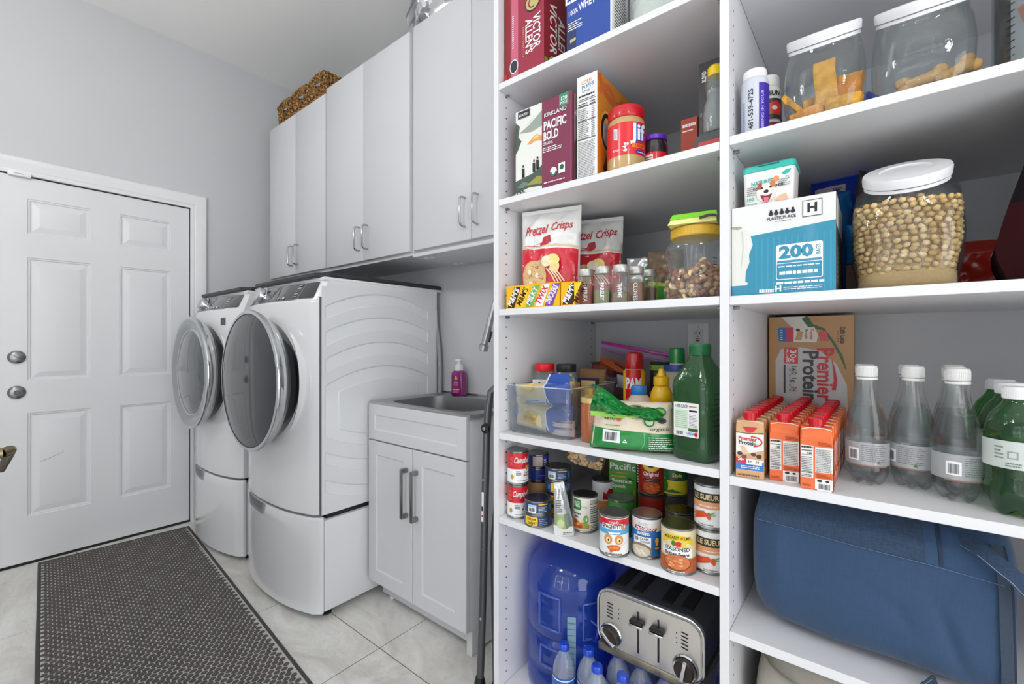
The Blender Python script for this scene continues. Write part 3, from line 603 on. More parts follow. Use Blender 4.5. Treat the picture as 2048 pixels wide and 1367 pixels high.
MB().tube(r2, 0.0115, LG, 12).build('rear_rail', t); MB().lathe([(0.019, 0), (0.019, 0.006), (0.016, 0.04), (0.0125, 0.05)], BLACK, 16, mat4=Matrix.Translation((base.x+0.05, 1.11, 0))).build('rubber_foot', t, label='black rubber foot')
for z, px in ((0.17, 968), (0.43, 972)):
    p = Vector((base.x+(z*0.13)+0.03, 1.12, z+0.03)); MB().box(p.x-0.012, min(-0.897, p.x+0.022), 1.13, 1.43, z, z+0.05, DARK, bev=0.004).build('step', t, label='black folded step')
p = at(972, 856, Y=1.072); MB().lathe([(0.016, 0), (0.016, 0.007), (0.012, 0.009)], BLACK, 18, mat4=Matrix.Translation(p) @ Matrix.Rotation(PI/2, 4, 'X')).lathe([(0.006, 0.009), (0.006, 0.011), (0.004, 0.012)], CHROME, 12, mat4=Matrix.Translation(p) @ Matrix.Rotation(PI/2, 4, 'X')).build('hinge', t)
for px, py in ((967, 960), (965, 1100), (962, 1238)):
    p = at(px, py, Y=1.072); MB().lathe([(0.005, 0), (0.004, 0.002)], CHROME, 10, mat4=Matrix.Translation(p+Vector((-0.002, 0.001, 0))) @ Matrix.Rotation(PI/2, 4, 'X')).build('rivet', t)
p0, p1 = at(965.5, 1043, Y=1.0718), at(966.5, 984, Y=1.0718)
MB().prism([(p0.x-0.006, p0.z), (p0.x+0.003, p0.z), (p1.x+0.003, p1.z), (p1.x-0.006, p1.z)], 1.0712, 1.0722, W).box(p0.x-0.004, p0.x+0.002, 1.0706, 1.0712, p0.z+0.015, p0.z+0.022, RED).box(p0.x-0.004, p0.x+0.002, 1.0706, 1.0712, p0.z+0.035, p0.z+0.05, K).build('sticker', t)
# outlet on the back wall
o0 = at(1397, 690, Y=YB); t = thing('wall_outlet', 'white outlet plate on the wall behind the big green bottle', 'outlet', (o0.x, YB, 1.178))
MB().box(-0.035, 0.035, -0.006, 0, -0.057, 0.057, W, bev=0.002).build('cover_plate', t)
MB().box(-0.0165, 0.0165, -0.009, -0.006, -0.034, 0.034, M((225, 226, 228), 0.3), bev=0.001).build('receptacle', t)
a = Art()
for z in (0.02, -0.02): a.rect(-0.008, z-0.002, -0.005, z+0.007, K).rect(0.005, z-0.002, 0.008, z+0.007, K).ell(0, z-0.008, 0.0025, 0.0025, K)
a.rect(-0.007, 0.001, 0.007, 0.005, RED).rect(-0.007, -0.006, 0.007, -0.002, K); a.front(-0.009).build('slots', t)
MB().lathe([(0.003, 0), (0.002, 0.0015)], NICKEL, 10, mat4=Matrix.Translation((0, -0.006, 0.045)) @ Matrix.Rotation(PI/2, 4, 'X')).build('screw', t)
# woven runner
rug = thing('runner_rug', 'long dark grey woven honeycomb runner rug on the tiles by the white door', 'rug', (-3.415, 0.262, 0), -4.7)
RW, RL = 0.648, 2.5; mb = MB(); RB = M((92, 88, 85), 0.95, bump=0.5, bscale=400, var=0.2, vscale=60)
MB().box(0, RL, 0, RW, 0.0005, 0.0055, M((206, 204, 200), 0.95, bump=0.6, bscale=600, var=0.15, vscale=90), bev=0.002).build('base_weave', rug)
MB().box(-0.004, RL+0.004, -0.004, 0.009, 0.0004, 0.0085, M((74, 73, 72), 0.95, bump=0.5, bscale=500), bev=0.003).box(-0.004, RL+0.004, RW-0.009, RW+0.004, 0.0004, 0.0085, M((74, 73, 72), 0.95, bump=0.5, bscale=500), bev=0.003).box(-0.004, 0.012, 0, RW, 0.0004, 0.0082, M((74, 73, 72), 0.95, bump=0.5, bscale=500), bev=0.003).build('bound_edge', rug)
bm = bmesh.new(); py_, px_ = 0.0252, 0.0185; rr = random.Random(5)
for i in range(int(RL/px_)-1):
    for j in range(26):
        cx_ = 0.02+i*px_; cy_ = 0.0175+j*py_+(py_/2 if i % 2 else 0)
        if cy_ > RW-0.016: continue
        hx, hy = 0.0090+rr.uniform(-0.0005, 0.0004), 0.0116+rr.uniform(-0.0007, 0.0005); zt = 0.0088+rr.uniform(-0.0008, 0.0008); lo = []; hi = []
        for a, b in ((-1, -0.35), (-1, 0.35), (-0.3, 1), (0.3, 1), (1, 0.35), (1, -0.35), (0.3, -1), (-0.3, -1)):
            lo.append(bm.verts.new((cx_+a*hx, cy_+b*hy, 0.005))); hi.append(bm.verts.new((cx_+a*hx*0.78, cy_+b*hy*0.80, zt)))
        for k in range(8): bm.faces.new((lo[k], hi[k], hi[(k+1) % 8], lo[(k+1) % 8]))
        bm.faces.new(hi)
bmesh.ops.recalc_face_normals(bm, faces=bm.faces)
MB().take(bm, RB).build('pile_loops', rug, kind='stuff', label='dark raised honeycomb loops')
# ------------------------------------------------------------------ grocery builders
def face(x, y, off=0.0): return math.degrees(math.atan2(-x, y))+off
def can(name, label, x, y, z, r, h, lab, art=None, off=0, lid='plain', group=None, lidc=None, cat='can', l0=0.07, l1=0.94):
    t = thing(name, label, cat, (x, y, z), face(x, y, off), group)
    lm = lidc or TIN; e = 0.0016
    MB().lathe([(r-0.003, 0.001), (r-e, 0), (r, 0.001), (r, 0.0035), (r-e, 0.0055), (r-e, h-0.0055), (r, h-0.0035), (r, h-0.001), (r-e, h), (r-0.003, h-0.001)], TIN, 40, cap=False).build('tin_body', t)
    o = MB().lathe([(r-0.003, h-0.0005), (r-0.0035, h-0.0035), (r-0.007, h-0.004), (r*0.7, h-0.0036), (r*0.66, h-0.0042), (r*0.3, h-0.004), (0.001, h-0.004)], lm, 36).build('lid', t)
    if lid == 'pull':
        MB().tube([(0.0+0.008*math.cos(a), -r*0.35+0.011*math.sin(a), h-0.002) for a in [2*PI*i/14 for i in range(14)]], 0.0013, CHROME, 6, closed=True).box(-0.004, 0.004, -r*0.35+0.008, -r*0.35+0.022, h-0.003, h-0.001, CHROME, bev=0.0008).build('pull_tab', o)
    rl = r-e+0.0003; MB_ = MB().lathe([(rl, h*l0), (rl, h*l1)], lab, 40, cap=False)
    if art: 
        a = Art(0.0003, 0.00012); art(a, rl, h); m2 = a.cyl(rl); me = bpy.data.meshes.new('tmp')
        for k, mm in enumerate(m2.mats): MB_.mi(mm)
        idx = [MB_.mats.index(mm) for mm in m2.mats]
        for f in m2.bm.faces: f.material_index = idx[f.material_index]
        m2.bm.to_mesh(me); m2.bm.free(); MB_.bm.from_mesh(me); bpy.data.meshes.remove(me)
    MB_.build('label', t); return t
def bottle(name, label, cat, x, y, z, prof, mat, capprof=None, capmat=None, ex=None, off=0, art=None, artr=None, seg=36, group=None, liquid=None, lmat=None, caplabel=None, ribs=0, ang=None):
    t = thing(name, label, cat, (x, y, z), face(x, y, off) if ang is None else ang, group)
    MB().lathe(prof, mat, seg, ex, cap=True).build('bottle_body', t, sharp=50)
    if liquid: MB().lathe(liquid, lmat, seg, ex, cap=True).build('contents', t, sharp=50)
    if capprof:
        m = MB().lathe(capprof, capmat, 40, cap=True)
        if ribs:
            r = capprof[0][0]; z0, z1 = capprof[0][1]+0.001, capprof[-1][1]-0.002
            for k in range(ribs):
                a = 2*PI*k/ribs; m.box(-0.0007, 0.0007, r-0.0003, r+0.0007, z0, z1, capmat, mat4=Matrix.Rotation(a, 4, 'Z'))
        m.build('cap', t, label=caplabel)
    if art:
        a = Art(0.0004, 0.00015); art(a); (a.front(-artr) if ex and ex[2] > 3.5 else a.cyl(artr)).build('label', t)
    return t
def carton(name, label, x0, y0, z, w_, d, h, mat, fa=None, sa=None, rz=0, cat='box', group=None, flap=None, bev=0.001):
    t = thing(name, label, cat, (x0, y0, z), rz, group)
    MB().box(0, w_, 0, d, 0, h, mat, bev=bev, seg=1).build('carton', t)
    if fa: a = Art(0.0003, 0.00013); fa(a, w_, h); a.front(0).build('front_print', t)
    if sa: a = Art(0.0003, 0.00013); sa(a, d, h); a.right(w_).build('side_print', t)
    return t
def pillow(t, name, w_, h, d, mat, art=None, seed=0, amp=0.006, taper=0.0, lean=0.0, topseal=0.0, sealmat=None, nu=34, nv=40, fullb=5.0, fullt=2.5, lab=None, tear=0.0, side=2.6):
    def th(u, v):
        a = max(0, 1-abs(2*u/w_)**side)**0.55; q = max(0, min(1, v/h)); b = min(1, q*fullb+0.02)**0.5*min(1, (1-q)*fullt)**0.6; return d/2*a*b
    def base(u, v, s_, o):
        q = v/h; n = noise.noise(Vector((u*22+seed*3.1, v*15, s_*2+seed)))*amp+noise.noise(Vector((u*55+seed, v*60, seed*2.0)))*amp*0.4
        k = 1-taper*q; t_ = th(u, v); e = min(1, t_/(d*0.15+1e-6))
        return (u*k+0.15*n*e, s_*(t_+0.0004+n*e)+s_*o+lean*q*q*h, v+0.3*n*e*(1 if 0.03 < q < 0.97 else 0))
    F = lambda u, v, o: base(u, v, -1, o)
    mb = MB()
    mb.grid(nu, nv, lambda i, j: base((i-0.5)*w_, j*h, -1, 0), mat); mb.grid(nu, nv, lambda i, j: base((0.5-i)*w_, j*h, 1, 0), mat)
    bmesh.ops.remove_doubles(mb.bm, verts=mb.bm.verts, dist=0.0009)
    o = mb.build(name, t, sharp=70, label=lab)
    if topseal:
        MB().grid(30, 3, lambda i, j: ((i-0.5)*w_*(1-taper)*1.0, lean*h+0.0012*math.sin(i*95)+(0.25*lean*j*topseal), h+j*topseal-0.001), sealmat or mat).build('crimped_seam', t, sharp=80)
    if art:
        a = Art(0.0008, 0.0003); art(a); a.lay_on(F, du=w_/24, dv=h/26).build('print', t, sharp=70)
    return F

# ------------------------------------------------------------------ pantry, left bay, top shelf
z1 = ZS['S1']
MAR = M((150, 24, 58), 0.45, coat=0.1); DMAR = M((135, 16, 34), 0.45, coat=0.1); PNK = M((196, 96, 122), 0.5); GOLD = M((188, 176, 116), 0.5)
def fa(a, w_, h):
    a.rect(0, 0, w_, h, MAR).rect(0, 0, 0.022, h, DMAR).rect(0.026, 0, 0.052, h, PNK); a.ell(0.036, 0.045, 0.016, 0.021, W).ell(0.036, 0.045, 0.0135, 0.018, M((36, 42, 50), 0.3))
    a.fine(0.03, 0.10, 0.036, 0.2, 16, W, rag=0.1)
    a.text("VICTOR", 0.118, 0.118, 0.036, W, 0.02, rotd=-90, width=0.10).text("ALLEN'S", 0.091, 0.112, 0.036, W, 0.02, rotd=-90, width=0.10)
    a.fine(0.070, 0.06, 0.074, 0.15, 14, GOLD, rag=0.1); a.ell(0.105, 0.205, 0.027, 0.025, K).ell(0.105, 0.205, 0.024, 0.022, GOLD).arc(0.105, 0.205, 0.013, 0.014, 0, 300, 0.004, DMAR)
    a.rect(0.0, 0.0, 0.01, 0.03, RED)
def sa(a, d, h):
    a.rect(0, 0, d, h, DMAR); a.text('VICTOR', 0.045, 0.135, 0.05, W, 0.02, rotd=-90, width=0.15).text('ALLEN', 0.088, 0.125, 0.05, W, 0.02, rotd=-90, width=0.12)
    a.ell(0.055, 0.03, 0.036, 0.028, K).ell(0.055, 0.03, 0.032, 0.025, GOLD).arc(0.055, 0.03, 0.018, 0.015, 20, 330, 0.006, DMAR).rect(0.0, 0, 0.018, 0.035, M((140, 138, 70), 0.5))
carton('coffee_carton', 'dark red coffee pod carton with white lettering on the top shelf, left end', -0.868, 1.04, z1, 0.145, 0.135, 0.29, MAR, fa, sa, cat='carton')
BLU = M((26, 70, 158), 0.4, coat=0.1); DBL = M((26, 48, 96), 0.4)
def fa(a, w_, h):
    a.rect(0.0, 0, w_-0.003, h, BLU).rect(0, 0, 0.03, 0.10, DBL).rect(w_-0.003, 0.0, w_, h, W).text('ELITE', 0.036, 0.165, 0.045, W, 0.03, width=0.082).text('WHEY', 0.063, 0.128, 0.028, W, 0.03, width=0.052, rotd=4).text('100%', 0.02, 0.122, 0.02, W, 0.01, width=0.028, rotd=4)
    a.fine(0.004, 0.075, 0.05, 0.1, 4, W).poly([(0.012, 0.04), (0.03, 0.045), (0.028, 0.052), (0.01, 0.05)], GOLD)
carton('protein_powder_bag', 'blue and white whey protein bag standing beside the dark red coffee carton', -0.655, 1.052, z1, 0.134, 0.10, 0.27, W, fa, lambda a, d, h: a.fine(0.016, 0.01, d-0.01, h-0.02, 30, K, th=0.4, rag=0.15), cat='bag', bev=0.003)
t = thing('clear_bag', 'crinkled clear plastic bag of white pieces on the top shelf, rightmost visible', 'bag', (-0.43, 1.115, z1), 10)
pillow(t, 'bag_skin', 0.13, 0.14, 0.09, GL((232, 238, 236), 0.35, 0.35), seed=9, amp=0.012)
pillow(t, 'contents', 0.11, 0.11, 0.07, M((226, 228, 224), 0.6), seed=10, amp=0.012)

# second shelf
z2 = ZS['S2']
PURP = M((122, 34, 72), 0.45, coat=0.1); SNOW = M((226, 228, 222), 0.45); NAVY = M((28, 32, 48), 0.4)
def fa(a, w_, h):
    a.rect(0, 0, w_, h, SNOW); m1, m2_, m3 = M((150, 160, 152), 0.5), M((206, 214, 208), 0.5), M((64, 84, 74), 0.5)
    a.poly([(0.012, 0.19), (0.05, 0.205), (0.097, 0.235), (0.097, 0.19), (0.06, 0.182)], m1).poly([(0.03, 0.2), (0.06, 0.215), (0.08, 0.232), (0.05, 0.215)], m2_).poly([(0, 0.225), (0.016, 0.21), (0.01, 0.18), (0.022, 0.165), (0.008, 0.14), (0, 0.13)], m3)
    a.poly([(0.042, 0.150), (0.06, 0.163), (0.075, 0.172), (0.097, 0.160), (0.097, 0.148), (0.07, 0.153), (0.055, 0.147)], M((222, 160, 74), 0.5)).poly([(0.062, 0.158), (0.075, 0.170), (0.085, 0.162)], M((246, 206, 140), 0.5))
    a.poly([(0, 0.0), (0.097, 0.0), (0.097, 0.078), (0.08, 0.068), (0.06, 0.06), (0.03, 0.055), (0, 0.05)], m3).poly([(0, 0.014), (0.05, 0.022), (0.097, 0.018), (0.097, 0.0), (0, 0)], SNOW)
    a.poly([(0.04, 0.03), (0.08, 0.05), (0.097, 0.045), (0.097, 0.025)], M((150, 146, 66), 0.5)).poly([(0.005, 0.03), (0.03, 0.045), (0.05, 0.035), (0.03, 0.025)], M((104, 124, 110), 0.5))
    for x, y, s_ in ((0.029, 0.056, 1), (0.068, 0.064, 0.95), (0.081, 0.068, 1)):
        a.poly([(x-0.005*s_, y), (x-0.001, y), (x, y+0.014*s_), (x+0.002, y), (x+0.005*s_, y), (x+0.005*s_, y+0.026*s_), (x-0.005*s_, y+0.028*s_)], K).ell(x, y+0.033*s_, 0.003, 0.004, K)
    a.rect(0.010, 0.232, 0.053, 0.252, NAVY).text('ROASTED', 0.031, 0.240, 0.010, W, 0.01, width=0.034)
    a.rect(0.097, 0.0, w_, h, PURP).rect(0.155, 0.222, 0.185, h, M((56, 140, 104), 0.5)).text('120', 0.170, 0.242, 0.015, W, 0.02).text('PODS', 0.170, 0.230, 0.009, W, 0.02)
    a.text('KIRKLAND', 0.142, 0.212, 0.016, NAVY, 0.06, width=0.078).text('KIRKLAND', 0.142, 0.2125, 0.016, W, 0.012, width=0.074).rect(0.103, 0.203, 0.168, 0.2045, RED)
    a.text('PACIFIC', 0.141, 0.182, 0.034, W, 0.03, width=0.075).text('BOLD', 0.128, 0.152, 0.034, W, 0.03, width=0.050).text('ORGANIC', 0.119, 0.132, 0.012, W, 0.01, width=0.034).fine(0.101, 0.108, 0.165, 0.124, 3, W)
    a.ell(0.137, 0.048, 0.0115, 0.0125, W).arc(0.137, 0.048, 0.009, 0.01, 180, 360, 0.005, M((30, 120, 90), 0.5)).rect(0.154, 0.038, 0.175, 0.066, W).ell(0.1645, 0.054, 0.007, 0.0075, M((30, 90, 60), 0.5)).fine(0.105, 0.020, 0.175, 0.026, 1, W, rag=0.02).rect(0.118, 0.0, 0.178, 0.008, W).text('120', 0.02, 0.008, 0.022, K, 0.03)
def sa(a, d, h): a.rect(0.014, 0, d, h, M((150, 150, 140), 0.5)).poly([(0.014, 0.12), (0.04, 0.15), (0.08, 0.1), (d, 0.14), (d, 0.05), (0.014, 0.02)], M((92, 100, 84), 0.5)).poly([(0.014, 0.2), (0.05, 0.24), (0.09, 0.22), (0.09, 0.17)], SNOW)
carton('coffee_box', 'white and plum coffee box with mountain picture on the second shelf, left end', -0.829, 1.045, z2, 0.193, 0.13, 0.256, PURP, fa, sa)
ORG = M((212, 132, 30), 0.45, coat=0.1)
def fa(a, w_, h):
    a.rect(0.001, 0.001, w_-0.001, h-0.001, W).text('CORN', 0.030, 0.272, 0.014, M((230, 130, 50), 0.5), 0.02, width=0.03, rotd=6).text('PUFFS', 0.034, 0.260, 0.014, M((60, 110, 170), 0.5), 0.02, width=0.036, rotd=6).text('Crisp', 0.028, 0.249, 0.011, M((60, 110, 170), 0.5), 0.01)
    a.fine(0.006, 0.234, 0.055, 0.241, 1, K, th=0.7, rag=0.1).fine(0.006, 0.226, 0.058, 0.231, 1, K)
    for v in (0.222, 0.206, 0.168, 0.118): a.rect(0.004, v, 0.058, v+0.0015, K)
    a.fine(0.005, 0.208, 0.035, 0.219, 2, K).fine(0.04, 0.208, 0.057, 0.22, 2, K).fine(0.005, 0.120, 0.04, 0.204, 17, M((70, 70, 72), 0.5), th=0.35).fine(0.045, 0.120, 0.057, 0.204, 17, M((90, 90, 92), 0.5), th=0.35).fine(0.005, 0.012, 0.057, 0.115, 24, M((110, 110, 112), 0.5), th=0.35, rag=0.12)
def sa(a, d, h):
    a.rect(0, 0, d, h, ORG).arc(0.09, 0.30, 0.08, 0.06, 190, 330, 0.022, M((196, 96, 30), 0.5)).arc(0.06, 0.22, 0.05, 0.05, 10, 160, 0.018, M((205, 100, 34), 0.5)); 
    a.ell(0.055, 0.145, 0.040, 0.058, M((236, 176, 70), 0.5)).arc(0.055, 0.145, 0.030, 0.045, 0, 360, 0.012, M((30, 26, 24), 0.5)).ell(0.052, 0.14, 0.022, 0.034, M((196, 196, 200), 0.5)).poly([(0.03, 0.04), (0.05, 0.08), (0.08, 0.06), (0.07, 0.02)], M((90, 40, 20), 0.5))
carton('cereal_box', 'orange cereal box standing edge-on with white nutrition side, between coffee and peanut butter', -0.628, 1.06, z2, 0.062, 0.20, 0.292, W, fa, sa)
PBT = M((196, 158, 104), 0.3, coat=0.6); JRED = M((222, 28, 44), 0.35, coat=0.3)
def la(a):
    a.rect(-0.12, 0.045, 0.12, 0.128, JRED)
    a.poly([(-0.036, 0.088), (-0.025, 0.084), (-0.025, 0.112), (-0.036, 0.116)], M((220, 222, 226), 0.4)).fine(-0.035, 0.09, -0.026, 0.11, 7, M((120, 140, 170), 0.5))
    a.text('Jif', 0.032, 0.0995, 0.058, BLUE, 0.05, width=0.050).text('Jif', 0.030, 0.101, 0.056, W, 0.03, width=0.046).rect(0.01, 0.062, 0.05, 0.073, M((232, 122, 34), 0.4)).text('CREAMY', 0.034, 0.0675, 0.011, RED, 0.02, width=0.03)
    a.rect(0.022, 0.048, 0.06, 0.056, BLUE).fine(0.025, 0.05, 0.055, 0.055, 1, W).text('64g', -0.006, 0.063, 0.016, W, 0.02, rotd=90).fine(-0.038, 0.056, -0.02, 0.062, 2, W)
bottle('peanut_butter_jar', 'large peanut butter jar with red lid and red label on the second shelf', 'jar', -0.503, 1.10, z2, [(0.044, 0), (0.0475, 0.004), (0.0485, 0.02), (0.0485, 0.13), (0.046, 0.142), (0.041, 0.149)], PBT, [(0.0455, 0.146), (0.0465, 0.149), (0.0465, 0.172), (0.0445, 0.175), (0.02, 0.1755)], RED_CAP, art=la, artr=0.0487, off=4, ribs=60, caplabel='red ribbed screw lid')
def la(a):
    a.rect(-0.06, 0.01, 0.06, 0.062, JRED).rect(-0.028, 0.038, -0.006, 0.056, M((235, 230, 215), 0.4)).fine(-0.026, 0.042, -0.008, 0.054, 2, M((90, 40, 40), 0.5)).text('HONEY ROASTED', 0.002, 0.026, 0.012, W, 0.02, width=0.052)
bottle('jam_jar', 'dark berry jam jar with purple lid beside the peanut butter', 'jar', -0.448, 1.155, z2, [(0.029, 0), (0.033, 0.003), (0.034, 0.02), (0.034, 0.075), (0.033, 0.088), (0.030, 0.096)], M((46, 36, 46), 0.1, coat=0.8), [(0.031, 0.097), (0.0325, 0.098), (0.0325, 0.108), (0.031, 0.110), (0.015, 0.1105)], M((104, 44, 190), 0.3, coat=0.3), art=la, artr=0.0342, off=4, caplabel='purple lid')
t = thing('small_green_bottle', 'small dark green capped bottle lying behind the jam jar', 'bottle', (-0.405, 1.21, z2+0.021), 60)
MB().lathe([(0.012, -0.05), (0.019, -0.045), (0.019, 0.03), (0.012, 0.04)], M((36, 70, 62), 0.25, coat=0.5), 24, mat4=Matrix.Rotation(PI/2, 4, 'X')).build('bottle_body', t); MB().lathe([(0.013, 0.04), (0.013, 0.055)], M((32, 56, 50), 0.4), 24, mat4=Matrix.Rotation(PI/2, 4, 'X')).build('cap', t)
def fa(a, w_, h):
    a.rect(0, 0, w_, h, M((176, 62, 34), 0.5)).fine(0.004, h-0.022, w_-0.003, h-0.012, 1, W, th=0.8).fine(0.004, h-0.034, w_-0.01, h-0.027, 1, W)
    for k in range(3): a.ell(0.006, 0.03+k*0.018, 0.003, 0.003, W).fine(0.012, 0.028+k*0.018, w_-0.003, 0.034+k*0.018, 2, M((230, 190, 170), 0.5))
carton('red_box', 'small rust-red carton with white lettering beside the black carton', -0.395, 1.205, z2, 0.042, 0.05, 0.16, M((160, 54, 32), 0.5), fa, rz=0)
def fa(a, w_, h):
    a.rect(0, 0, w_, h, M((44, 44, 46), 0.4)).text('BLEND', 0.013, h-0.035, 0.014, W, 0.02, rotd=90, width=0.026).fine(0.022, h-0.05, 0.026, h-0.015, 5, W).text('Pro', 0.014, 0.13, 0.014, M((180, 180, 184), 0.5), 0.01)
carton('black_carton', 'tall black carton behind the yellow-capped bottle on the second shelf', -0.334, 1.15, z2, 0.077, 0.14, 0.258, M((44, 44, 46), 0.4, coat=0.2), fa)
yc = at(1436, 150, Y=1.09); 
t = thing('yellow_cap_bottle', 'clear waisted bottle with yellow cap in front of the black carton', 'bottle', (-0.283, 1.10, z2+0.052), 14)
MB().lathe([(0.022, 0), (0.027, 0.004), (0.029, 0.03), (0.028, 0.055), (0.023, 0.075), (0.0185, 0.085), (0.022, 0.10), (0.021, 0.125), (0.014, 0.137)], GL((214, 220, 222), 0.15, 0.9), 32).build('bottle_body', t)
MB().lathe([(0.02, 0.003), (0.025, 0.01), (0.026, 0.045), (0.022, 0.065), (0.018, 0.082), (0.019, 0.1)], M((168, 172, 170), 0.4, bump=0.5, bscale=60, var=0.2, vscale=60), 24).build('contents', t); MB().lathe([(0.0155, 0.133), (0.0165, 0.136), (0.0165, 0.153), (0.012, 0.158)], M((240, 206, 24), 0.35), 28).build('cap', t, label='yellow cap')
t = thing('black_tray', 'black plastic tray with a red front label under the yellow-capped bottle', 'tray', (-0.293, 1.075, z2), 0)
MB().prism([(-0.035, 0), (0.036, 0), (0.036, 0.052), (-0.022, 0.052), (-0.028, 0.04)], 0, 0.06, M((44, 46, 50), 0.35), 'y', bev=0.003).build('tray_body', t)
Art(0.0006).poly(rr_pts(-0.02, 0.008, 0.034, 0.032, 0.004), M((190, 44, 50), 0.4)).fine(-0.014, 0.018, 0.03, 0.024, 1, M((90, 20, 24), 0.5)).front(0).build('label', t)

# third shelf
z3 = ZS['S3']
PR = M((206, 28, 48), 0.28, coat=0.4, bump=0.3, bscale=30); PWH = M((228, 228, 226), 0.3, coat=0.3, bump=0.3, bscale=30)
def pret(a, full=True):
    a.poly([(-0.086, 0), (0.086, 0), (0.086, 0.172), (-0.086, 0.178)], PR)
    a.stroke([(-0.086, 0.181), (-0.02, 0.186), (0.03, 0.184), (0.086, 0.178)], 0.006, M((222, 200, 160), 0.4))
    a.poly([(-0.075, 0.186), (-0.015, 0.196), (-0.012, 0.208), (0.008, 0.216), (0.012, 0.196), (0.0, 0.186)], M((176, 22, 44), 0.4)).fine(-0.055, 0.188, -0.02, 0.197, 1, W)
    a.text('Pretzel', -0.038, 0.232, 0.040, M((190, 24, 44), 0.4), 0.012, shear=0.35, rotd=4, width=0.072).text('Crisps', 0.038, 0.24, 0.036, M((190, 24, 44), 0.4), 0.012, shear=0.35, rotd=4, width=0.062)
    CR = M((214, 184, 134), 0.6, bump=0.8, bscale=150, var=0.2, vscale=120)
    a.ell(-0.04, 0.092, 0.040, 0.050, CR, 26).ell(-0.022, 0.118, 0.02, 0.024, CR)
    for dx, dy in ((-0.055, 0.11), (-0.03, 0.10), (-0.05, 0.075), (-0.03, 0.06)): a.ell(dx, dy, 0.006, 0.008, M((238, 222, 190), 0.6))
    rr = random.Random(3)
    for k in range(26): a.ell(-0.04+rr.uniform(-0.03, 0.03), 0.092+rr.uniform(-0.04, 0.04), 0.0018, 0.0018, M((150, 96, 60), 0.6), 6, lay=14)
    a.ell(0.022, 0.138, 0.02, 0.017, M((236, 214, 130), 0.5)).ell(0.005, 0.135, 0.016, 0.016, M((236, 226, 196), 0.5)).ell(0.028, 0.12, 0.014, 0.016, M((240, 220, 150), 0.5))
    for k in range(4): a.stroke([(0.004+k*0.008, 0.115), (0.02+k*0.008, 0.095), (0.03+k*0.009, 0.075)], 0.004, M((232, 206, 176), 0.5))
    a.fine(0.02, 0.028, 0.07, 0.038, 1, W, th=0.7).fine(-0.005, 0.014, 0.07, 0.024, 1, W, th=0.7)
for i, (x, y, rz, sc, lb) in enumerate(((-0.752, 1.115, 14, 1.0, 'front red and white pretzel chip bag standing behind the yellow candy box'), (-0.690, 1.27, 16, 0.97, 'second red and white pretzel chip bag, behind the first'))):
    t = thing('pretzel_bag', lb, 'bag', (x, y, z3+0.002), rz, 'pretzel chip bags')
    pillow(t, 'bag_skin', 0.178*sc, 0.29*sc, 0.07, PWH, pret, seed=2+i, amp=0.011, topseal=0.012, taper=-0.06, lean=0.02)
def cand(a, w_, h, n=5):
    a.rect(0, 0, w_, h, M((244, 184, 20), 0.4, coat=0.2)); 
    D = [(M((62, 34, 24), 0.4), "M&M'S", W), (M((242, 206, 40), 0.4), "M&M'S", M((70, 36, 20), 0.4)), (M((120, 176, 96), 0.4), 'MILKY', W), (W, 'TWIX', M((214, 34, 50), 0.4)), (M((120, 70, 170), 0.4), 'SNICKERS', W)]
    for k in range(n):
        c_, s_, tc = D[k]; x = 0.008+k*0.034; a.poly([(x-0.004, 0.003), (x+0.022, 0.003), (x+0.046, h-0.004), (x+0.022, h-0.004)] if x+0.046 < w_+0.006 else [(x-0.004, 0.003), (w_-0.002, 0.003), (w_-0.002, h-0.004), (x+0.022, h-0.004)], c_)
        a.text(s_, x+0.019, h*0.5, 0.026, tc, 0.03, rotd=58, width=0.056)
carton('candy_box', 'yellow candy box with five slanted candy bar pictures, left end of the third shelf', -0.851, 1.028, z3, 0.187, 0.085, 0.067, M((244, 176, 20), 0.4), cand)
carton('candy_box', 'orange-yellow candy box in front of the paprika jar, right of the first candy box', -0.660, 1.030, z3, 0.044, 0.024, 0.064, M((236, 150, 24), 0.4), lambda a, w_, h: cand(a, w_, h, 2))
GLS = GL((246, 248, 247), 0.03, 0.35); SHC = M((196, 196, 192), 0.4, 0.6)
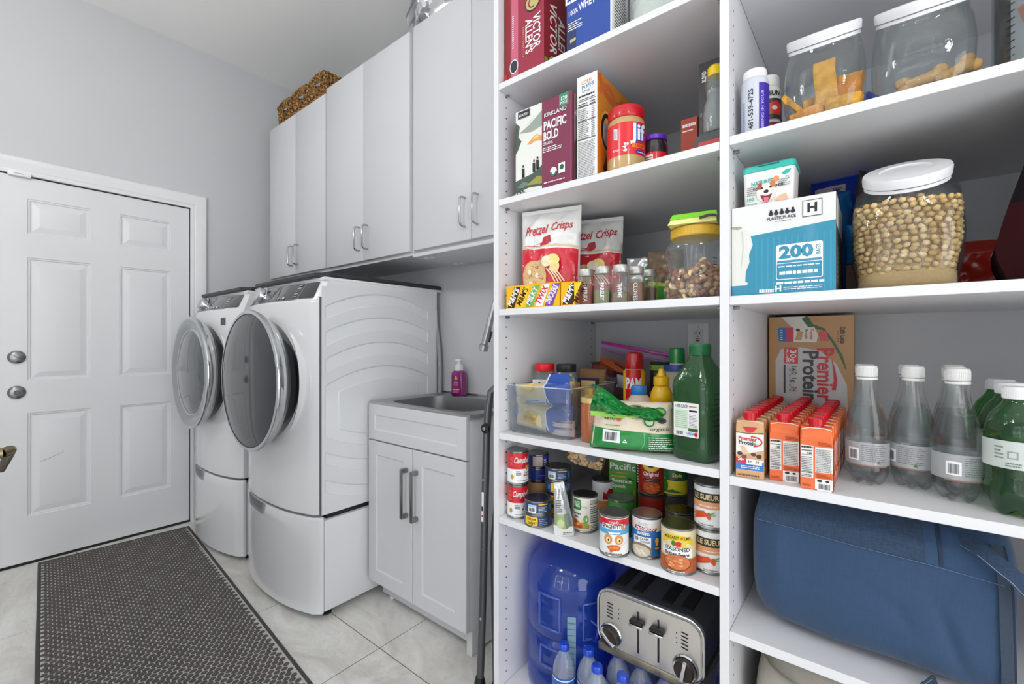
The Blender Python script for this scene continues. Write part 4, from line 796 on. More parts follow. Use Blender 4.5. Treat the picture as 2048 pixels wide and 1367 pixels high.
for i, (pl, pr, y, nm, col, fill, lb, gr) in enumerate((
    (1155.5, 1189, 1.082, 'PAPRIKA', (158, 72, 48), 0.055, 'square glass spice jar of red-brown paprika, leftmost of the spice jars', 0),
    (1188, 1223, 1.072, 'PARSLEY', (124, 128, 84), 0.035, 'square glass spice jar of green parsley flakes, second from the left', 1),
    (1223.5, 1259, 1.078, 'THYME', (122, 108, 78), 0.028, 'square glass spice jar of thyme, third from the left', 1),
    (1258, 1287, 1.13, 'CLOVES', (136, 92, 56), 0.055, 'square glass spice jar of brown spice, fourth from the left', 0),
    (1284, 1312, 1.20, '', (104, 78, 56), 0.05, 'square glass spice jar of dark brown spice, half hidden behind the fourth', 0))):
    p = at((pl+pr)/2, 600, Y=y); x = p.x; r = 0.0215; ex = (1, 1, 7)
    t = thing('spice_jar', lb, 'jar', (x, y, z3), face(x, y, -12), 'square spice jars')
    MB().lathe([(r-0.003, 0), (r, 0.003), (r, 0.066), (r*0.9, 0.074), (r*0.78, 0.079), (r*0.78, 0.085)], GLS, 40, ex).build('glass_jar', t)
    MB().lathe([(r-0.004, 0.002), (r-0.002, 0.004), (r-0.002, fill), (r-0.003, fill+0.004*(i % 2)), (0.004, fill+0.006)], M(col, 0.9, bump=0.9 if gr else 0.3, bscale=500, var=0.35 if gr else 0.1, vscale=400 if gr else 30), 36, ex).build('spice', t)
    MB().lathe([(r*0.88, 0.082), (r*0.92, 0.084), (r*0.92, 0.099), (r*0.86, 0.101), (0.004, 0.101)], SHC, 36).build('lid', t)
    if nm: a = Art(0.0004); a.text(nm, 0.002, 0.034, 0.015, W, 0.02, rotd=-90, width=0.046 if nm != 'THYME' else 0.038); a.front(-r).build('lettering', t)
# nut jar with items on the lid
nx, ny = -0.331, 1.118
def nf(u, j): pass
t = thing('nut_jar', 'big clear waisted plastic jar with yellow lid, half full of mixed nuts', 'jar', (nx, ny, z3), face(nx, ny))
MB().lathe([(0.060, 0), (0.068, 0.004), (0.071, 0.02), (0.070, 0.045), (0.063, 0.07), (0.063, 0.085), (0.069, 0.105), (0.071, 0.125), (0.066, 0.138), (0.055, 0.145), (0.053, 0.156)], GL((236, 240, 240), 0.07, 0.7), 48).build('jar_body', t, sharp=60)
m = MB().lathe([(0.055, 0.150), (0.0575, 0.152), (0.0575, 0.171), (0.055, 0.174), (0.01, 0.1745)], M((226, 186, 60), 0.4, coat=0.1), 48)
for k in range(90): m.box(-0.0006, 0.0006, 0.0572, 0.0583, 0.153, 0.170, M((226, 186, 60), 0.4, coat=0.1), mat4=Matrix.Rotation(2*PI*k/90, 4, 'Z'))
m.build('lid', t, label='yellow ribbed lid')
a = Art(); [a.rect(0.036, 0.07+k*0.007, 0.046, 0.0712+k*0.007, K) for k in range(4)]; a.cyl(0.0705).build('level_marks', t)
def heap(name, label, loc, gen, n, seed, cat='food'):
    rr = random.Random(seed); mb = MB()
    for k in range(n): gen(mb, rr, k)
    o = mb.build(name, None, sharp=80); o.location = loc; tag(o, label, cat); o['kind'] = 'stuff'; return o
def nut(mb, rr, k):
    while True:
        x, y = rr.uniform(-1, 1), rr.uniform(-1, 1)
        if x*x+y*y < 1: break
    z = rr.random(); R = 0.061 if z < 0.65 else 0.055; 
    if rr.random() < 0.6: L = math.hypot(x, y) or 1; q = rr.uniform(0.85, 1); x, y = x/L*q, y/L*q
    P = Vector((x*R, y*R, 0.008+z*0.068+0.008*math.sin(x*3))); rm = Matrix.Translation(P) @ Matrix.Rotation(rr.uniform(0, 6.3), 4, 'Z') @ Matrix.Rotation(rr.uniform(-1.2, 1.2), 4, 'X') @ Matrix.Rotation(rr.uniform(0, 6.3), 4, 'Y')
    c = rr.random()
    if c < 0.2:
        pts = [(0.011*math.cos(a), 0.011*math.sin(a), 0) for a in [0.3+2.6*i/6 for i in range(7)]]; b = MB().tube(pts, [0.002, 0.0035, 0.0045, 0.0048, 0.0045, 0.0038, 0.002], M((232, 208, 160), 0.5), 6); b.xf(rm); me = bpy.data.meshes.new('t'); b.bm.to_mesh(me); b.bm.free(); i0 = len(mb.bm.faces); mb.bm.from_mesh(me); bpy.data.meshes.remove(me); mb.bm.faces.ensure_lookup_table(); i_ = mb.mi(M((232, 208, 160), 0.5)); [setattr(mb.bm.faces[q], 'material_index', i_) for q in range(i0, len(mb.bm.faces))]
    else:
        bm = bmesh.new(); bmesh.ops.create_icosphere(bm, subdivisions=1, radius=1)
        s_ = (0.0135, 0.0075, 0.005) if c < 0.75 else (0.0105, 0.0078, 0.007)
        for v in bm.verts: v.co = Vector((v.co.x*s_[0], v.co.y*s_[1]*(1-0.25*v.co.x), v.co.z*s_[2]))
        mb.take(bm, (M((160, 100, 66), 0.6, var=0.2, vscale=200), M((176, 114, 74), 0.6, var=0.2, vscale=200), M((214, 166, 110), 0.6, var=0.2, vscale=200))[0 if c < 0.5 else 1 if c < 0.75 else 2], rm)
heap('mixed_nuts', 'mixed almonds and cashews heaped in the yellow-lidded jar', (nx, ny, z3), nut, 330, 3, 'nuts')
t = thing('snack_packet', 'green and pale yellow snack packet lying on the yellow jar lid', 'packet', (-0.33, 1.10, z3+0.1755), 12)
MB().loft([[(-0.055, -0.045, 0), (0.05, -0.045, 0), (0.055, 0.05, 0), (-0.05, 0.05, 0)], [(-0.046, -0.045, 0.012), (0.05, -0.045, 0.014), (0.05, 0.05, 0.014), (-0.04, 0.05, 0.012)]], M((236, 232, 150), 0.4)).build('packet_side', t)
MB().loft([[(-0.050, -0.047, 0.011), (0.052, -0.047, 0.012), (0.052, 0.052, 0.012), (-0.045, 0.052, 0.011)], [(-0.043, -0.047, 0.022), (0.05, -0.047, 0.023), (0.05, 0.05, 0.022), (-0.03, 0.05, 0.021)]], M((118, 204, 30), 0.4)).build('packet_top', t, label='lime green top')
MB().tube([(0.015, -0.05, 0.008), (0.035, -0.052, 0.012), (0.05, -0.05, 0.010)], 0.003, M((70, 60, 56), 0.6), 8).build('clip', t)
t = thing('seed_pouch', 'clear and green crinkled pouch standing behind the spice jars', 'pouch', (-0.548, 1.31, z3+0.075), 14)
pillow(t, 'pouch_skin', 0.088, 0.085, 0.04, M((206, 212, 214), 0.25, 0.5), lambda a: a.poly([(0.005, 0.0), (0.044, 0.0), (0.044, 0.085), (0.012, 0.05)], M((64, 160, 70), 0.35)).poly([(0.012, 0.012), (0.032, 0.02), (0.03, 0.05), (0.016, 0.045)], M((206, 226, 214), 0.4)).rect(-0.042, 0.048, 0.0, 0.056, M((190, 194, 196), 0.4)).text('Snap', -0.022, 0.04, 0.014, INK, 0.01), seed=12, amp=0.012)
carton('low_carton', 'plain grey-brown carton under the crinkled green pouch behind the spice jars', -0.60, 1.29, z3, 0.10, 0.10, 0.074, M((120, 104, 90), 0.6))
t = thing('navy_cloth', 'folded navy blue cloth packet behind the parsley jar', 'cloth', (-0.70, 1.34, z3), 8)
pillow(t, 'cloth', 0.11, 0.125, 0.07, M((22, 30, 66), 0.8), seed=14, amp=0.015, fullt=5)
t = thing('brown_pouch', 'brown foil snack pouch between the green pouch and the nut jar', 'pouch', (-0.475, 1.31, z3+0.002), 16, rx=0)
pillow(t, 'pouch_skin', 0.10, 0.17, 0.06, M((128, 110, 88), 0.4, coat=0.2), lambda a: a.poly([(-0.05, 0), (0.05, 0), (0.05, 0.06), (-0.05, 0.08)], M((190, 206, 60), 0.4)).poly([(-0.03, 0), (0.0, 0), (0.0, 0.06), (-0.03, 0.065)], M((60, 160, 60), 0.4)).fine(-0.03, 0.10, 0.03, 0.12, 2, M((170, 90, 60), 0.5)), seed=15, amp=0.01)
# ------------------------------------------------------------------ fourth shelf
z4 = ZS['S4']
BIN = GL((236, 240, 244), 0.07, 0.45)
t = thing('clear_bin', 'clear plastic storage bin holding noodle bags at the left end of the fourth shelf', 'bin', (-0.757, 1.058, z4), 0)
def ringb(z, g, i_=0.0, d0=0.0): 
    hw = 0.103+g-i_; return [(x, y, z) for x, y in rr_pts(-hw, -g+i_+d0, hw, 0.27+g-i_, 0.012)]
MB().loft([ringb(0.0, 0), ringb(0.003, 0.001), ringb(0.140, 0.008), ringb(0.143, 0.011), ringb(0.143, 0.008), ringb(0.140, 0.006, 0.0015), ringb(0.004, 0, 0.002)], BIN).build('bin_wall', t, sharp=50)
MB().tube([Vector(p) for p in ringb(0.143, 0.0095)], 0.0018, GL((250, 252, 255), 0.35, 0.5), 6, closed=True).build('bin_rim', t); MB().tube([Vector(p) for p in ringb(0.002, 0.0)], 0.0016, GL((170, 176, 182), 0.5, 0.5), 6, closed=True).build('bin_base_edge', t)
NOOD = M((228, 208, 164), 0.5, bump=0.9, bscale=120, var=0.12, vscale=60); BLB = M((44, 84, 170), 0.35, coat=0.3)
def nb(a, lg):
    a.poly([(0.032, 0), (0.10, 0), (0.10, 0.092), (0.036, 0.092), (0.022, 0.07), (0.03, 0.03)], BLB).stroke([(0.036, 0.092), (0.022, 0.07), (0.03, 0.03), (0.045, 0.0)], 0.004, W).poly([(-0.10, 0.02), (-0.085, 0.03), (-0.088, 0.06), (-0.10, 0.07)], BLB)
    if lg: a.ell(-0.03, 0.036, 0.030, 0.019, M((236, 196, 76), 0.4)).text('FETTUCCINE', -0.03, 0.034, 0.013, M((196, 70, 40), 0.4), 0.02, width=0.05).fine(0.05, 0.03, 0.085, 0.045, 2, W)
    else: a.rect(-0.04, 0.006, 0.03, 0.022, M((200, 208, 220), 0.4)).fine(-0.038, 0.008, 0.028, 0.02, 3, M((70, 80, 110), 0.5)).ell(-0.03, 0.055, 0.02, 0.012, M((240, 204, 100), 0.4))
for i, (z, y, h_, lb, ry) in enumerate(((0.010, 1.088, 0.078, 'noodle bag with yellow oval label lying at the bottom of the clear bin', 6), (0.084, 1.090, 0.066, 'noodle bag with blue end lying on top inside the clear bin', -4))):
    t = thing('noodle_bag', lb, 'bag', (-0.765, y, z4+z), 2, 'noodle bags in the clear bin', ry=ry)
    pillow(t, 'bag_skin', 0.188, h_, 0.05, NOOD, lambda a: nb(a, i == 0), seed=20+i, amp=0.010, fullb=6, fullt=6)
t = thing('blue_bag_top', 'blue crumpled bag corner rising from the back of the clear bin', 'bag', (-0.735, 1.125, z4+0.06), 5)
pillow(t, 'bag_skin', 0.11, 0.115, 0.04, BLB, seed=31, amp=0.016, taper=0.6)
t = thing('pink_packet', 'folded pale pink packet in the front right corner of the clear bin', 'packet', (-0.688, 1.086, z4+0.004), 2)
PKT = M((228, 204, 196), 0.4, bump=0.4, bscale=40)
for k in range(2): pillow(t, 'fold', 0.075-0.006*k, 0.024, 0.045, PKT, (lambda a: a.rect(-0.034, 0.018, 0.034, 0.020, M((170, 50, 60), 0.4))) if k else None, seed=40+k, amp=0.004, fullb=4, fullt=4); bpy.data.objects[-1] if False else None
[setattr(c, 'location', (0.002*k_, 0, 0.023*(k_ % 2))) for k_, c in enumerate(sorted([c for c in kids(t) if c.name.startswith('fold')], key=lambda c: c.name))]
[setattr(c, 'location', (0.002, 0, 0.023)) for c in kids(t) if c.name.startswith('print')]
SPG = GL((226, 228, 228), 0.1, 0.4)
def bigspice(name, lb, x, y, capm, fill, fm, la, rz):
    t = thing(name, lb, 'jar', (x, y, z4+0.004), rz); r = 0.036; ex = (1, 0.85, 5)
    MB().lathe([(r-0.003, 0), (r, 0.004), (r, 0.155), (r*0.9, 0.168), (r*0.8, 0.176)], SPG, 36, ex).build('jar_body', t, sharp=50)
    MB().lathe([(r-0.005, 0.003), (r-0.003, 0.006), (r-0.003, fill), (0.004, fill+0.006)], fm, 36, ex).build('contents', t)
    MB().lathe([(r*0.83, 0.175), (r*0.86, 0.177), (r*0.86, 0.197), (r*0.8, 0.200), (0.004, 0.200)], capm, 40).build('lid', t)
    a = Art(); la(a); a.front(-r*0.85).build('label', t)
bigspice('spice_jar', 'tall spice jar with bright red lid standing behind the clear bin', -0.825, 1.19, M((226, 26, 34), 0.35), 0.13, M((120, 110, 112), 0.8), lambda a: a.rect(-0.034, 0.09, 0.012, 0.15, W).ell(-0.012, 0.138, 0.004, 0.004, K).fine(-0.022, 0.122, -0.002, 0.13, 1, K).text('PEPPER', -0.011, 0.108, 0.013, M((190, 40, 40), 0.4), 0.02, width=0.04), 26)
bigspice('spice_jar', 'tall spice jar with black lid and yellow powder, right of the red-lidded jar', -0.752, 1.205, M((34, 34, 36), 0.4), 0.145, M((206, 162, 70), 0.8, bump=0.3), lambda a: a.rect(-0.03, 0.11, 0.02, 0.148, M((226, 200, 150), 0.4)).rect(-0.014, 0.11, 0.004, 0.15, NAVY).text('K', -0.005, 0.13, 0.022, W, 0.03).text('U  N', -0.004, 0.13, 0.026, INK, 0.0, width=0.052, lay=1), 30)
def fa(a, w_, h):
    a.rect(0, 0, w_, h, M((34, 44, 96), 0.4)).rect(0, h-0.04, 0.022, h-0.012, M((240, 150, 40), 0.4)).rect(0.026, 0.03, w_-0.002, h-0.006, M((226, 196, 120), 0.4)).fine(0.050, 0.06, w_-0.006, h-0.012, 6, M((80, 70, 50), 0.5)).rect(0.05, 0.03, w_-0.004, 0.055, M((232, 120, 40), 0.4)).ell(0.036, 0.045, 0.008, 0.014, M((240, 190, 70), 0.4)).ell(0.04, 0.085, 0.008, 0.02, M((170, 140, 80), 0.5))
carton('pasta_box', 'small navy and orange food box with yellow panel behind the amber jar', -0.760, 1.262, z4, 0.076, 0.03, 0.155, M((34, 44, 96), 0.4), fa, rz=8)
t = thing('brown_bag', 'brown paper bag top behind the navy and orange food box', 'bag', (-0.735, 1.345, z4), 8)
pillow(t, 'bag_skin', 0.095, 0.182, 0.07, M((164, 128, 84), 0.7), seed=44, amp=0.006)
def fa(a, w_, h): a.rect(0, 0, w_, h, M((96, 36, 34), 0.45)).rect(0.004, h-0.035, 0.06, h-0.012, M((150, 70, 56), 0.5)).rect(0.085, h-0.05, w_-0.003, h-0.004, M((52, 22, 24), 0.45))
carton('maroon_box', 'maroon food box against the back wall behind the brown paper bag', -0.80, 1.46, z4, 0.14, 0.06, 0.20, M((96, 36, 34), 0.45), fa)
# zip bag
t = thing('zip_bag', 'clear zip bag with magenta zipper and brown contents at the back of the fourth shelf', 'bag', (-0.70, 1.50, z4+0.002), 0, ry=10)
pillow(t, 'bag_skin', 0.25, 0.225, 0.09, GL((226, 214, 220), 0.12, 0.4), seed=50, amp=0.010, topseal=0.03, sealmat=GL((214, 190, 226), 0.25, 0.4))
MB().box(-0.128, 0.13, -0.004, 0.003, 0.246, 0.257, M((196, 24, 160), 0.3, coat=0.3), bev=0.002).build('zipper', t, label='magenta zipper strip'); MB().box(-0.128, 0.13, -0.003, 0.002, 0.228, 0.232, M((150, 80, 160), 0.3)).build('zip_line', t)
pillow(t, 'contents', 0.225, 0.115, 0.075, M((176, 140, 100), 0.7, bump=0.8, bscale=60, var=0.35, vscale=40), seed=51, amp=0.014)
m = MB().grid(14, 12, lambda i, j: (-0.02+0.09*i, -0.052+0.006*math.sin(9*i+5*j), 0.112+0.045*j), M((214, 214, 224), 0.5)); m.build('paper_tag', t)
m = MB().grid(10, 8, lambda i, j: (-0.10+0.12*i, -0.045+0.006*math.sin(7*i+6*j), 0.165+0.035*j), M((196, 92, 40), 0.5)); m.build('orange_packet', t)
# oil spray
def la(a):
    R2 = M((206, 20, 36), 0.3, coat=0.2); a.rect(-0.11, 0.0, 0.11, 0.185, YEL).poly([(-0.024, 0.03), (0.024, 0.03), (0.024, 0.19), (-0.024, 0.19)], R2).text('PAM', 0.001, 0.148, 0.046, W, 0.035, width=0.047).rect(-0.024, 0.03, 0.024, 0.105, M((236, 110, 30), 0.3))
bottle('oil_spray_can', 'yellow and red cooking spray can with rounded red cap, mid fourth shelf', 'can', -0.561, 1.285, z4, [(0.029, 0), (0.032, 0.003), (0.032, 0.175), (0.029, 0.188), (0.026, 0.193)], YEL, [(0.0255, 0.188), (0.027, 0.192), (0.0265, 0.226), (0.024, 0.238), (0.016, 0.243), (0.004, 0.244)], M((196, 10, 28), 0.25, coat=0.5), art=la, artr=0.0321, off=-6, caplabel='rounded red cap')
def fa(a): a.rect(-0.05, 0.0, 0.05, 0.2, M((30, 34, 26), 0.4)).poly([(-0.05, 0.185), (0.05, 0.178), (0.05, 0.2), (-0.05, 0.2)], M((140, 190, 50), 0.4)).text('veg', 0.0, 0.16, 0.034, W, 0.02).text('har', 0.004, 0.13, 0.034, W, 0.02).ell(0, 0.07, 0.035, 0.04, M((196, 110, 40), 0.5))
t = thing('veggie_snack_bag', 'black and lime snack bag with white lettering between spray can and mustard', 'bag', (-0.50, 1.39, z4), 20); pillow(t, 'bag_skin', 0.10, 0.21, 0.05, M((30, 34, 26), 0.35, coat=0.2), fa, seed=60, amp=0.005)
bottle('blue_capped_bottle', 'cream sauce bottle with bright blue cap behind the green flour bag', 'bottle', -0.505, 1.19, z4, [(0.034, 0), (0.037, 0.004), (0.037, 0.09), (0.034, 0.108), (0.024, 0.124), (0.018, 0.128)], M((222, 200, 176), 0.3, coat=0.4), [(0.0195, 0.126), (0.0205, 0.128), (0.0205, 0.149), (0.019, 0.152), (0.004, 0.152)], M((50, 132, 208), 0.35), art=lambda a: a.ell(-0.004, 0.086, 0.015, 0.014, M((60, 130, 200), 0.4)), artr=0.0371, ribs=40, caplabel='bright blue cap')
MUS = M((240, 188, 14), 0.35, coat=0.3)
t = thing('mustard_bottle', 'yellow plastic mustard bottle with pointed flip cap', 'bottle', (-0.452, 1.215, z4), face(-0.452, 1.215))
MB().lathe([(0.024, 0), (0.026, 0.004), (0.026, 0.085), (0.0275, 0.105), (0.0305, 0.118), (0.029, 0.132), (0.021, 0.149), (0.017, 0.155)], MUS, 36).build('bottle_body', t, sharp=60)
o = MB().lathe([(0.0205, 0.154), (0.021, 0.156), (0.0205, 0.176), (0.012, 0.180), (0.010, 0.188), (0.0065, 0.199), (0.004, 0.200)], MUS, 32).box(-0.013, 0.013, 0.006, 0.02, 0.176, 0.186, MUS, bev=0.003).build('cap', t)
bottle('green_capped_bottle', 'white bottle with tall green cap and blue neck band beside the big green bottle', 'bottle', -0.453, 1.345, z4, [(0.036, 0), (0.038, 0.004), (0.038, 0.15), (0.032, 0.185), (0.021, 0.2), (0.0205, 0.21)], M((226, 214, 200), 0.35), [(0.021, 0.21), (0.0225, 0.212), (0.0215, 0.253), (0.020, 0.255), (0.004, 0.2555)], M((14, 146, 62), 0.3, coat=0.4), art=lambda a: a.rect(-0.06, 0.188, 0.06, 0.206, M((60, 90, 170), 0.4)).ell(0.0, 0.14, 0.006, 0.008, M((120, 90, 60), 0.5)), artr=0.0385 if False else 0.0384, caplabel='tall green cap')
bottle('amber_bottle', 'amber orange bottle squeezed between mustard and the big green bottle', 'bottle', -0.408, 1.255, z4, [(0.026, 0), (0.028, 0.004), (0.028, 0.10), (0.016, 0.13), (0.012, 0.145)], M((206, 96, 24), 0.12, coat=0.8), [(0.013, 0.143), (0.013, 0.155)], M((226, 150, 40), 0.4))
bottle('amber_jar', 'straight-sided jar of amber brown sauce with pale gold lid', 'jar', -0.600, 1.103, z4, [(0.033, 0), (0.0365, 0.003), (0.0365, 0.098), (0.034, 0.104), (0.034, 0.108)], M((176, 98, 52), 0.07, coat=0.9), [(0.0345, 0.106), (0.036, 0.107), (0.036, 0.119), (0.0345, 0.121), (0.004, 0.1212)], M((222, 200, 128), 0.35, 0.3), caplabel='pale gold lid')
bottle('nut_butter_jar', 'golden yellow ridged honey bottle behind the amber jar', 'bottle', -0.655, 1.175, z4, [(0.022, 0), (0.025, 0.004), (0.026, 0.05), (0.024, 0.09), (0.018, 0.115), (0.012, 0.122)], M((216, 166, 60), 0.2, coat=0.6), [(0.013, 0.12), (0.013, 0.132), (0.005, 0.138)], M((220, 180, 90), 0.4))
# flour bag
GRN = M((22, 132, 56), 0.3, coat=0.3, bump=0.3, bscale=30); TAN = M((226, 212, 190), 0.5, bump=0.4, bscale=25, var=0.05)
def fl_(a):
    a.poly([(-0.11, 0), (0.11, 0), (0.11, 0.055), (0.0, 0.062), (-0.11, 0.066)], GRN)
    a.stroke([(0.015, 0.0), (0.03, 0.03), (0.03, 0.062)], 0.0015, M((110, 190, 130), 0.4))
    a.poly([(-0.075, 0.028), (-0.03, 0.026), (-0.031, 0.060), (-0.076, 0.063)], W).bars(-0.070, 0.032, -0.038, 0.056).poly([(-0.024, 0.028), (-0.012, 0.028), (-0.018, 0.038)], W).poly([(-0.021, 0.030), (-0.015, 0.030), (-0.018, 0.035)], GRN)
    a.fine(-0.07, 0.075, -0.03, 0.08, 1, M((70, 150, 70), 0.5), rag=0.05).text('KETO', -0.06, 0.095, 0.012, INK, 0.02).ell(-0.035, 0.096, 0.0065, 0.0075, M((214, 80, 60), 0.4)).fine(-0.06, 0.108, -0.04, 0.118, 2, INK)
    a.ell(0.075, 0.118, 0.016, 0.012, M((40, 110, 70), 0.4)).ell(0.075, 0.118, 0.012, 0.008, M((120, 190, 60), 0.4)).ell(0.045, 0.092, 0.014, 0.015, M((40, 110, 50), 0.4)).ell(0.045, 0.092, 0.010, 0.010, M((190, 220, 170), 0.4)).ell(0.078, 0.095, 0.011, 0.008, INK).ell(0.035, 0.118, 0.014, 0.007, M((90, 160, 70), 0.4)).ell(0.048, 0.120, 0.008, 0.006, M((90, 130, 200), 0.4)).text('organic', 0.07, 0.072, 0.014, M((50, 70, 30), 0.5), 0.01, shear=0.2, width=0.05)
    a.fine(0.04, 0.012, 0.10, 0.052, 7, M((220, 236, 220), 0.5), th=0.35)
    for v in a.mb.bm.verts: v.co.y *= 0.86
t = thing('flour_bag', 'half full green and cream flour bag slumped at the front of the fourth shelf', 'bag', (-0.470, 1.070, z4+0.002), 20)
pillow(t, 'bag_skin', 0.218, 0.122, 0.085, TAN, fl_, seed=70, amp=0.007, taper=0.16, fullb=9, fullt=3.0)
def fold(i, j):
    x = -0.105+0.16*i+0.02*j; z = 0.096+0.056*j*(1-0.8*i)-0.016*i+0.010*math.sin(8*i+1)*j; y = -0.034-0.034*math.sin(PI*j)+0.010*math.sin(12*i+3*j)+noise.noise(Vector((i*5, j*4, 3)))*0.012+noise.noise(Vector((i*14, j*9, 5)))*0.014
    return (x, y, z)
MB().grid(60, 30, fold, M((20, 128, 54), 0.3, coat=0.3)).grid(30, 10, lambda i, j: (-0.105+0.15*i, -0.034+0.05*j+0.008*math.sin(12*i), 0.152-0.058*i+0.010*math.sin(8*i+1)), M((20, 128, 54), 0.3, coat=0.3)).build('folded_top', t, label='green folded bag top', sharp=70)
MB().grid(14, 4, lambda i, j: (-0.10+0.11*i, -0.046+0.003*math.sin(9*i), 0.087+0.012*j-0.004*i), M((140, 204, 70), 0.35)).build('lime_band', t)
# big green bottle
t = thing('big_green_bottle', 'large square green juice bottle with green cap, tallest on the fourth shelf', 'bottle', (-0.316, 1.098, z4), -12)
GB = LQ((40, 130, 62), 0.25, 1.25); ex = (1, 1.12, 6)
def gbp(s_): return [(0.040*s_, 0), (0.046*s_, 0.006), (0.047*s_, 0.05), (0.044*s_, 0.058), (0.047*s_, 0.066), (0.048*s_, 0.17), (0.046*s_, 0.185), (0.020*s_, 0.236), (0.018*s_, 0.243), (0.018*s_, 0.25)]
MB().lathe(gbp(1), GL((96, 178, 108), 0.12, 0.5), 48, ex).build('bottle_body', t, sharp=50)
MB().lathe([(0.038, 0.003), (0.044, 0.008), (0.045, 0.05), (0.042, 0.058), (0.045, 0.066), (0.045, 0.125), (0.004, 0.126)], M((34, 62, 52), 0.25, coat=0.5), 48, ex).build('juice', t)
m = MB().lathe([(0.0225, 0.243), (0.0235, 0.245), (0.0235, 0.266), (0.022, 0.269), (0.004, 0.2692)], M((36, 112, 66), 0.4), 48)
for k in range(60): m.box(-0.0005, 0.0005, 0.0233, 0.0243, 0.247, 0.264, M((36, 112, 66), 0.4), mat4=Matrix.Rotation(2*PI*k/60, 4, 'Z'))
m.build('cap', t, label='green ribbed cap')
a = Art(); a.poly(rr_pts(-0.036, 0.050, 0.034, 0.128, 0.003), M((236, 240, 234), 0.35)).rect(-0.032, 0.068, 0.004, 0.112, M((206, 226, 206), 0.4)).fine(-0.031, 0.07, 0.003, 0.11, 9, M((150, 180, 150), 0.5), th=0.3).text('100% JUICE', -0.014, 0.119, 0.010, M((70, 80, 120), 0.4), 0.02, width=0.034).rect(0.006, 0.072, 0.032, 0.118, W).rect(0.008, 0.108, 0.030, 0.112, K).fine(0.008, 0.074, 0.030, 0.104, 9, K, th=0.3).fine(0.008, 0.119, 0.03, 0.123, 1, M((190, 60, 50), 0.4)).rect(0.006, 0.064, 0.032, 0.071, M((60, 90, 40), 0.4)).bars(-0.028, 0.054, -0.008, 0.062).text('USDA', 0.012, 0.058, 0.008, M((60, 130, 200), 0.4), 0.02).ell(0.027, 0.058, 0.0045, 0.005, RED)

for v in a.mb.bm.verts: v.co.x = v.co.x*0.88-0.004; v.co.y += 0.006
a.front(-0.0535).build('label', t)
a = Art(0.0006); [a.rect(-0.03, 0.07+0.012*k, 0.03, 0.0715+0.012*k, M((16, 84, 40), 0.3)) for k in range(8)]; a.right(0.0476).build('grip_ridges', t)
a = Art(); a.arc(0, 0.012, 0.011, 0.011, 0, 360, 0.0012, M((110, 170, 120), 0.3)).arc(0, 0.012, 0.006, 0.005, 0, 280, 0.0015, M((110, 170, 120), 0.3)).lay_on(lambda u, v, o: (u, -0.0415+0.55*v-o*0.9, 0.196+v*0.9+o*0.5)).build('emblem', t)

# ------------------------------------------------------------------ fifth shelf: cans
z5 = ZS['S5']
GRY = M((188, 188, 184), 0.4)
def camp(a, r, h):
    w_ = 0.2; a.rect(-w_/2, 0.047, w_/2, h*0.94, RED).rect(-w_/2, h*0.07, w_/2, 0.047, W).text("Campbell's", 0.010, 0.073, 0.024, W, 0.012, shear=0.4, width=0.058)
    a.fine(-0.032, 0.055, -0.02, 0.085, 8, M((230, 120, 120), 0.5)).ell(-0.024, 0.024, 0.0055, 0.007, M((190, 160, 70), 0.4)).ell(0.024, 0.05, 0.007, 0.007, M((190, 160, 70), 0.4)).fine(-0.012, 0.03, 0.004, 0.044, 3, K).text('Cream of', 0.024, 0.036, 0.009, M((150, 30, 40), 0.4), 0.02, width=0.022).text('Mushroom', 0.024, 0.028, 0.009, M((150, 30, 40), 0.4), 0.02, width=0.026).fine(-0.01, 0.012, 0.03, 0.016, 1, K)
can('soup_can', 'red and white soup can at the left end, lower of the two', -0.838, 1.066, z5, 0.033, 0.1, W, camp, off=4, group='red and white soup cans', lid='plain')
can('soup_can', 'red and white soup can stacked on the other at the left end', -0.838, 1.066, z5+0.1003, 0.033, 0.1, W, camp, off=12, group='red and white soup cans', lid='pull')
NB = M((44, 66, 104), 0.35, coat=0.2)
def tuna1(a, r, h): a.rect(-0.12, 0.004, 0.12, h*0.92, NB).rect(-0.032, 0.008, -0.006, 0.027, M((170, 196, 220), 0.4)).bars(-0.029, 0.008, -0.010, 0.018).rect(0.0, 0.027, 0.028, 0.030, YEL).fine(0.0, 0.008, 0.026, 0.024, 4, M((180, 200, 230), 0.4)).rect(0.034, 0.01, 0.042, 0.026, M((60, 130, 190), 0.4))
def tuna2(a, r, h): a.rect(-0.12, 0.004, 0.12, h*0.92, NB).poly(rr_pts(-0.034, 0.006, 0.010, 0.030, 0.003), M((240, 200, 50), 0.35)).text('CHUNK', -0.008, 0.0225, 0.009, K, 0.02, width=0.028).text('LIGHT', -0.006, 0.012, 0.010, K, 0.03, width=0.028).fine(0.014, 0.008, 0.04, 0.028, 4, M((150, 170, 200), 0.4)).ell(-0.04, 0.018, 0.005, 0.008, M((50, 120, 190), 0.4))
TL = M((112, 112, 116), 0.25, 0.9)
g_ = 'tuna cans on the can shelf'
can('tuna_can', 'yellow-labelled tuna can at the front of the can shelf, lower of two', -0.757, 1.058, z5, 0.0405, 0.037, NB, tuna2, off=-16, group=g_, lidc=TL)
can('tuna_can', 'blue tuna can with barcode at the front, upper of two', -0.757, 1.058, z5+0.0373, 0.0405, 0.037, NB, tuna1, off=2, group=g_, lidc=TL)
wd = ('bottom', 'second from the bottom', 'third from the bottom', 'topmost')
for k in range(4): can('tuna_can', 'tuna can in the tall stack of four behind the front pair, '+wd[k], -0.748, 1.150, z5+0.0373*k, 0.0405, 0.037, NB, tuna1 if k == 3 else tuna2, off=(-30, -12, 16, 0)[k], group=g_, lidc=TL)
BB = M((36, 56, 150), 0.35, coat=0.2)
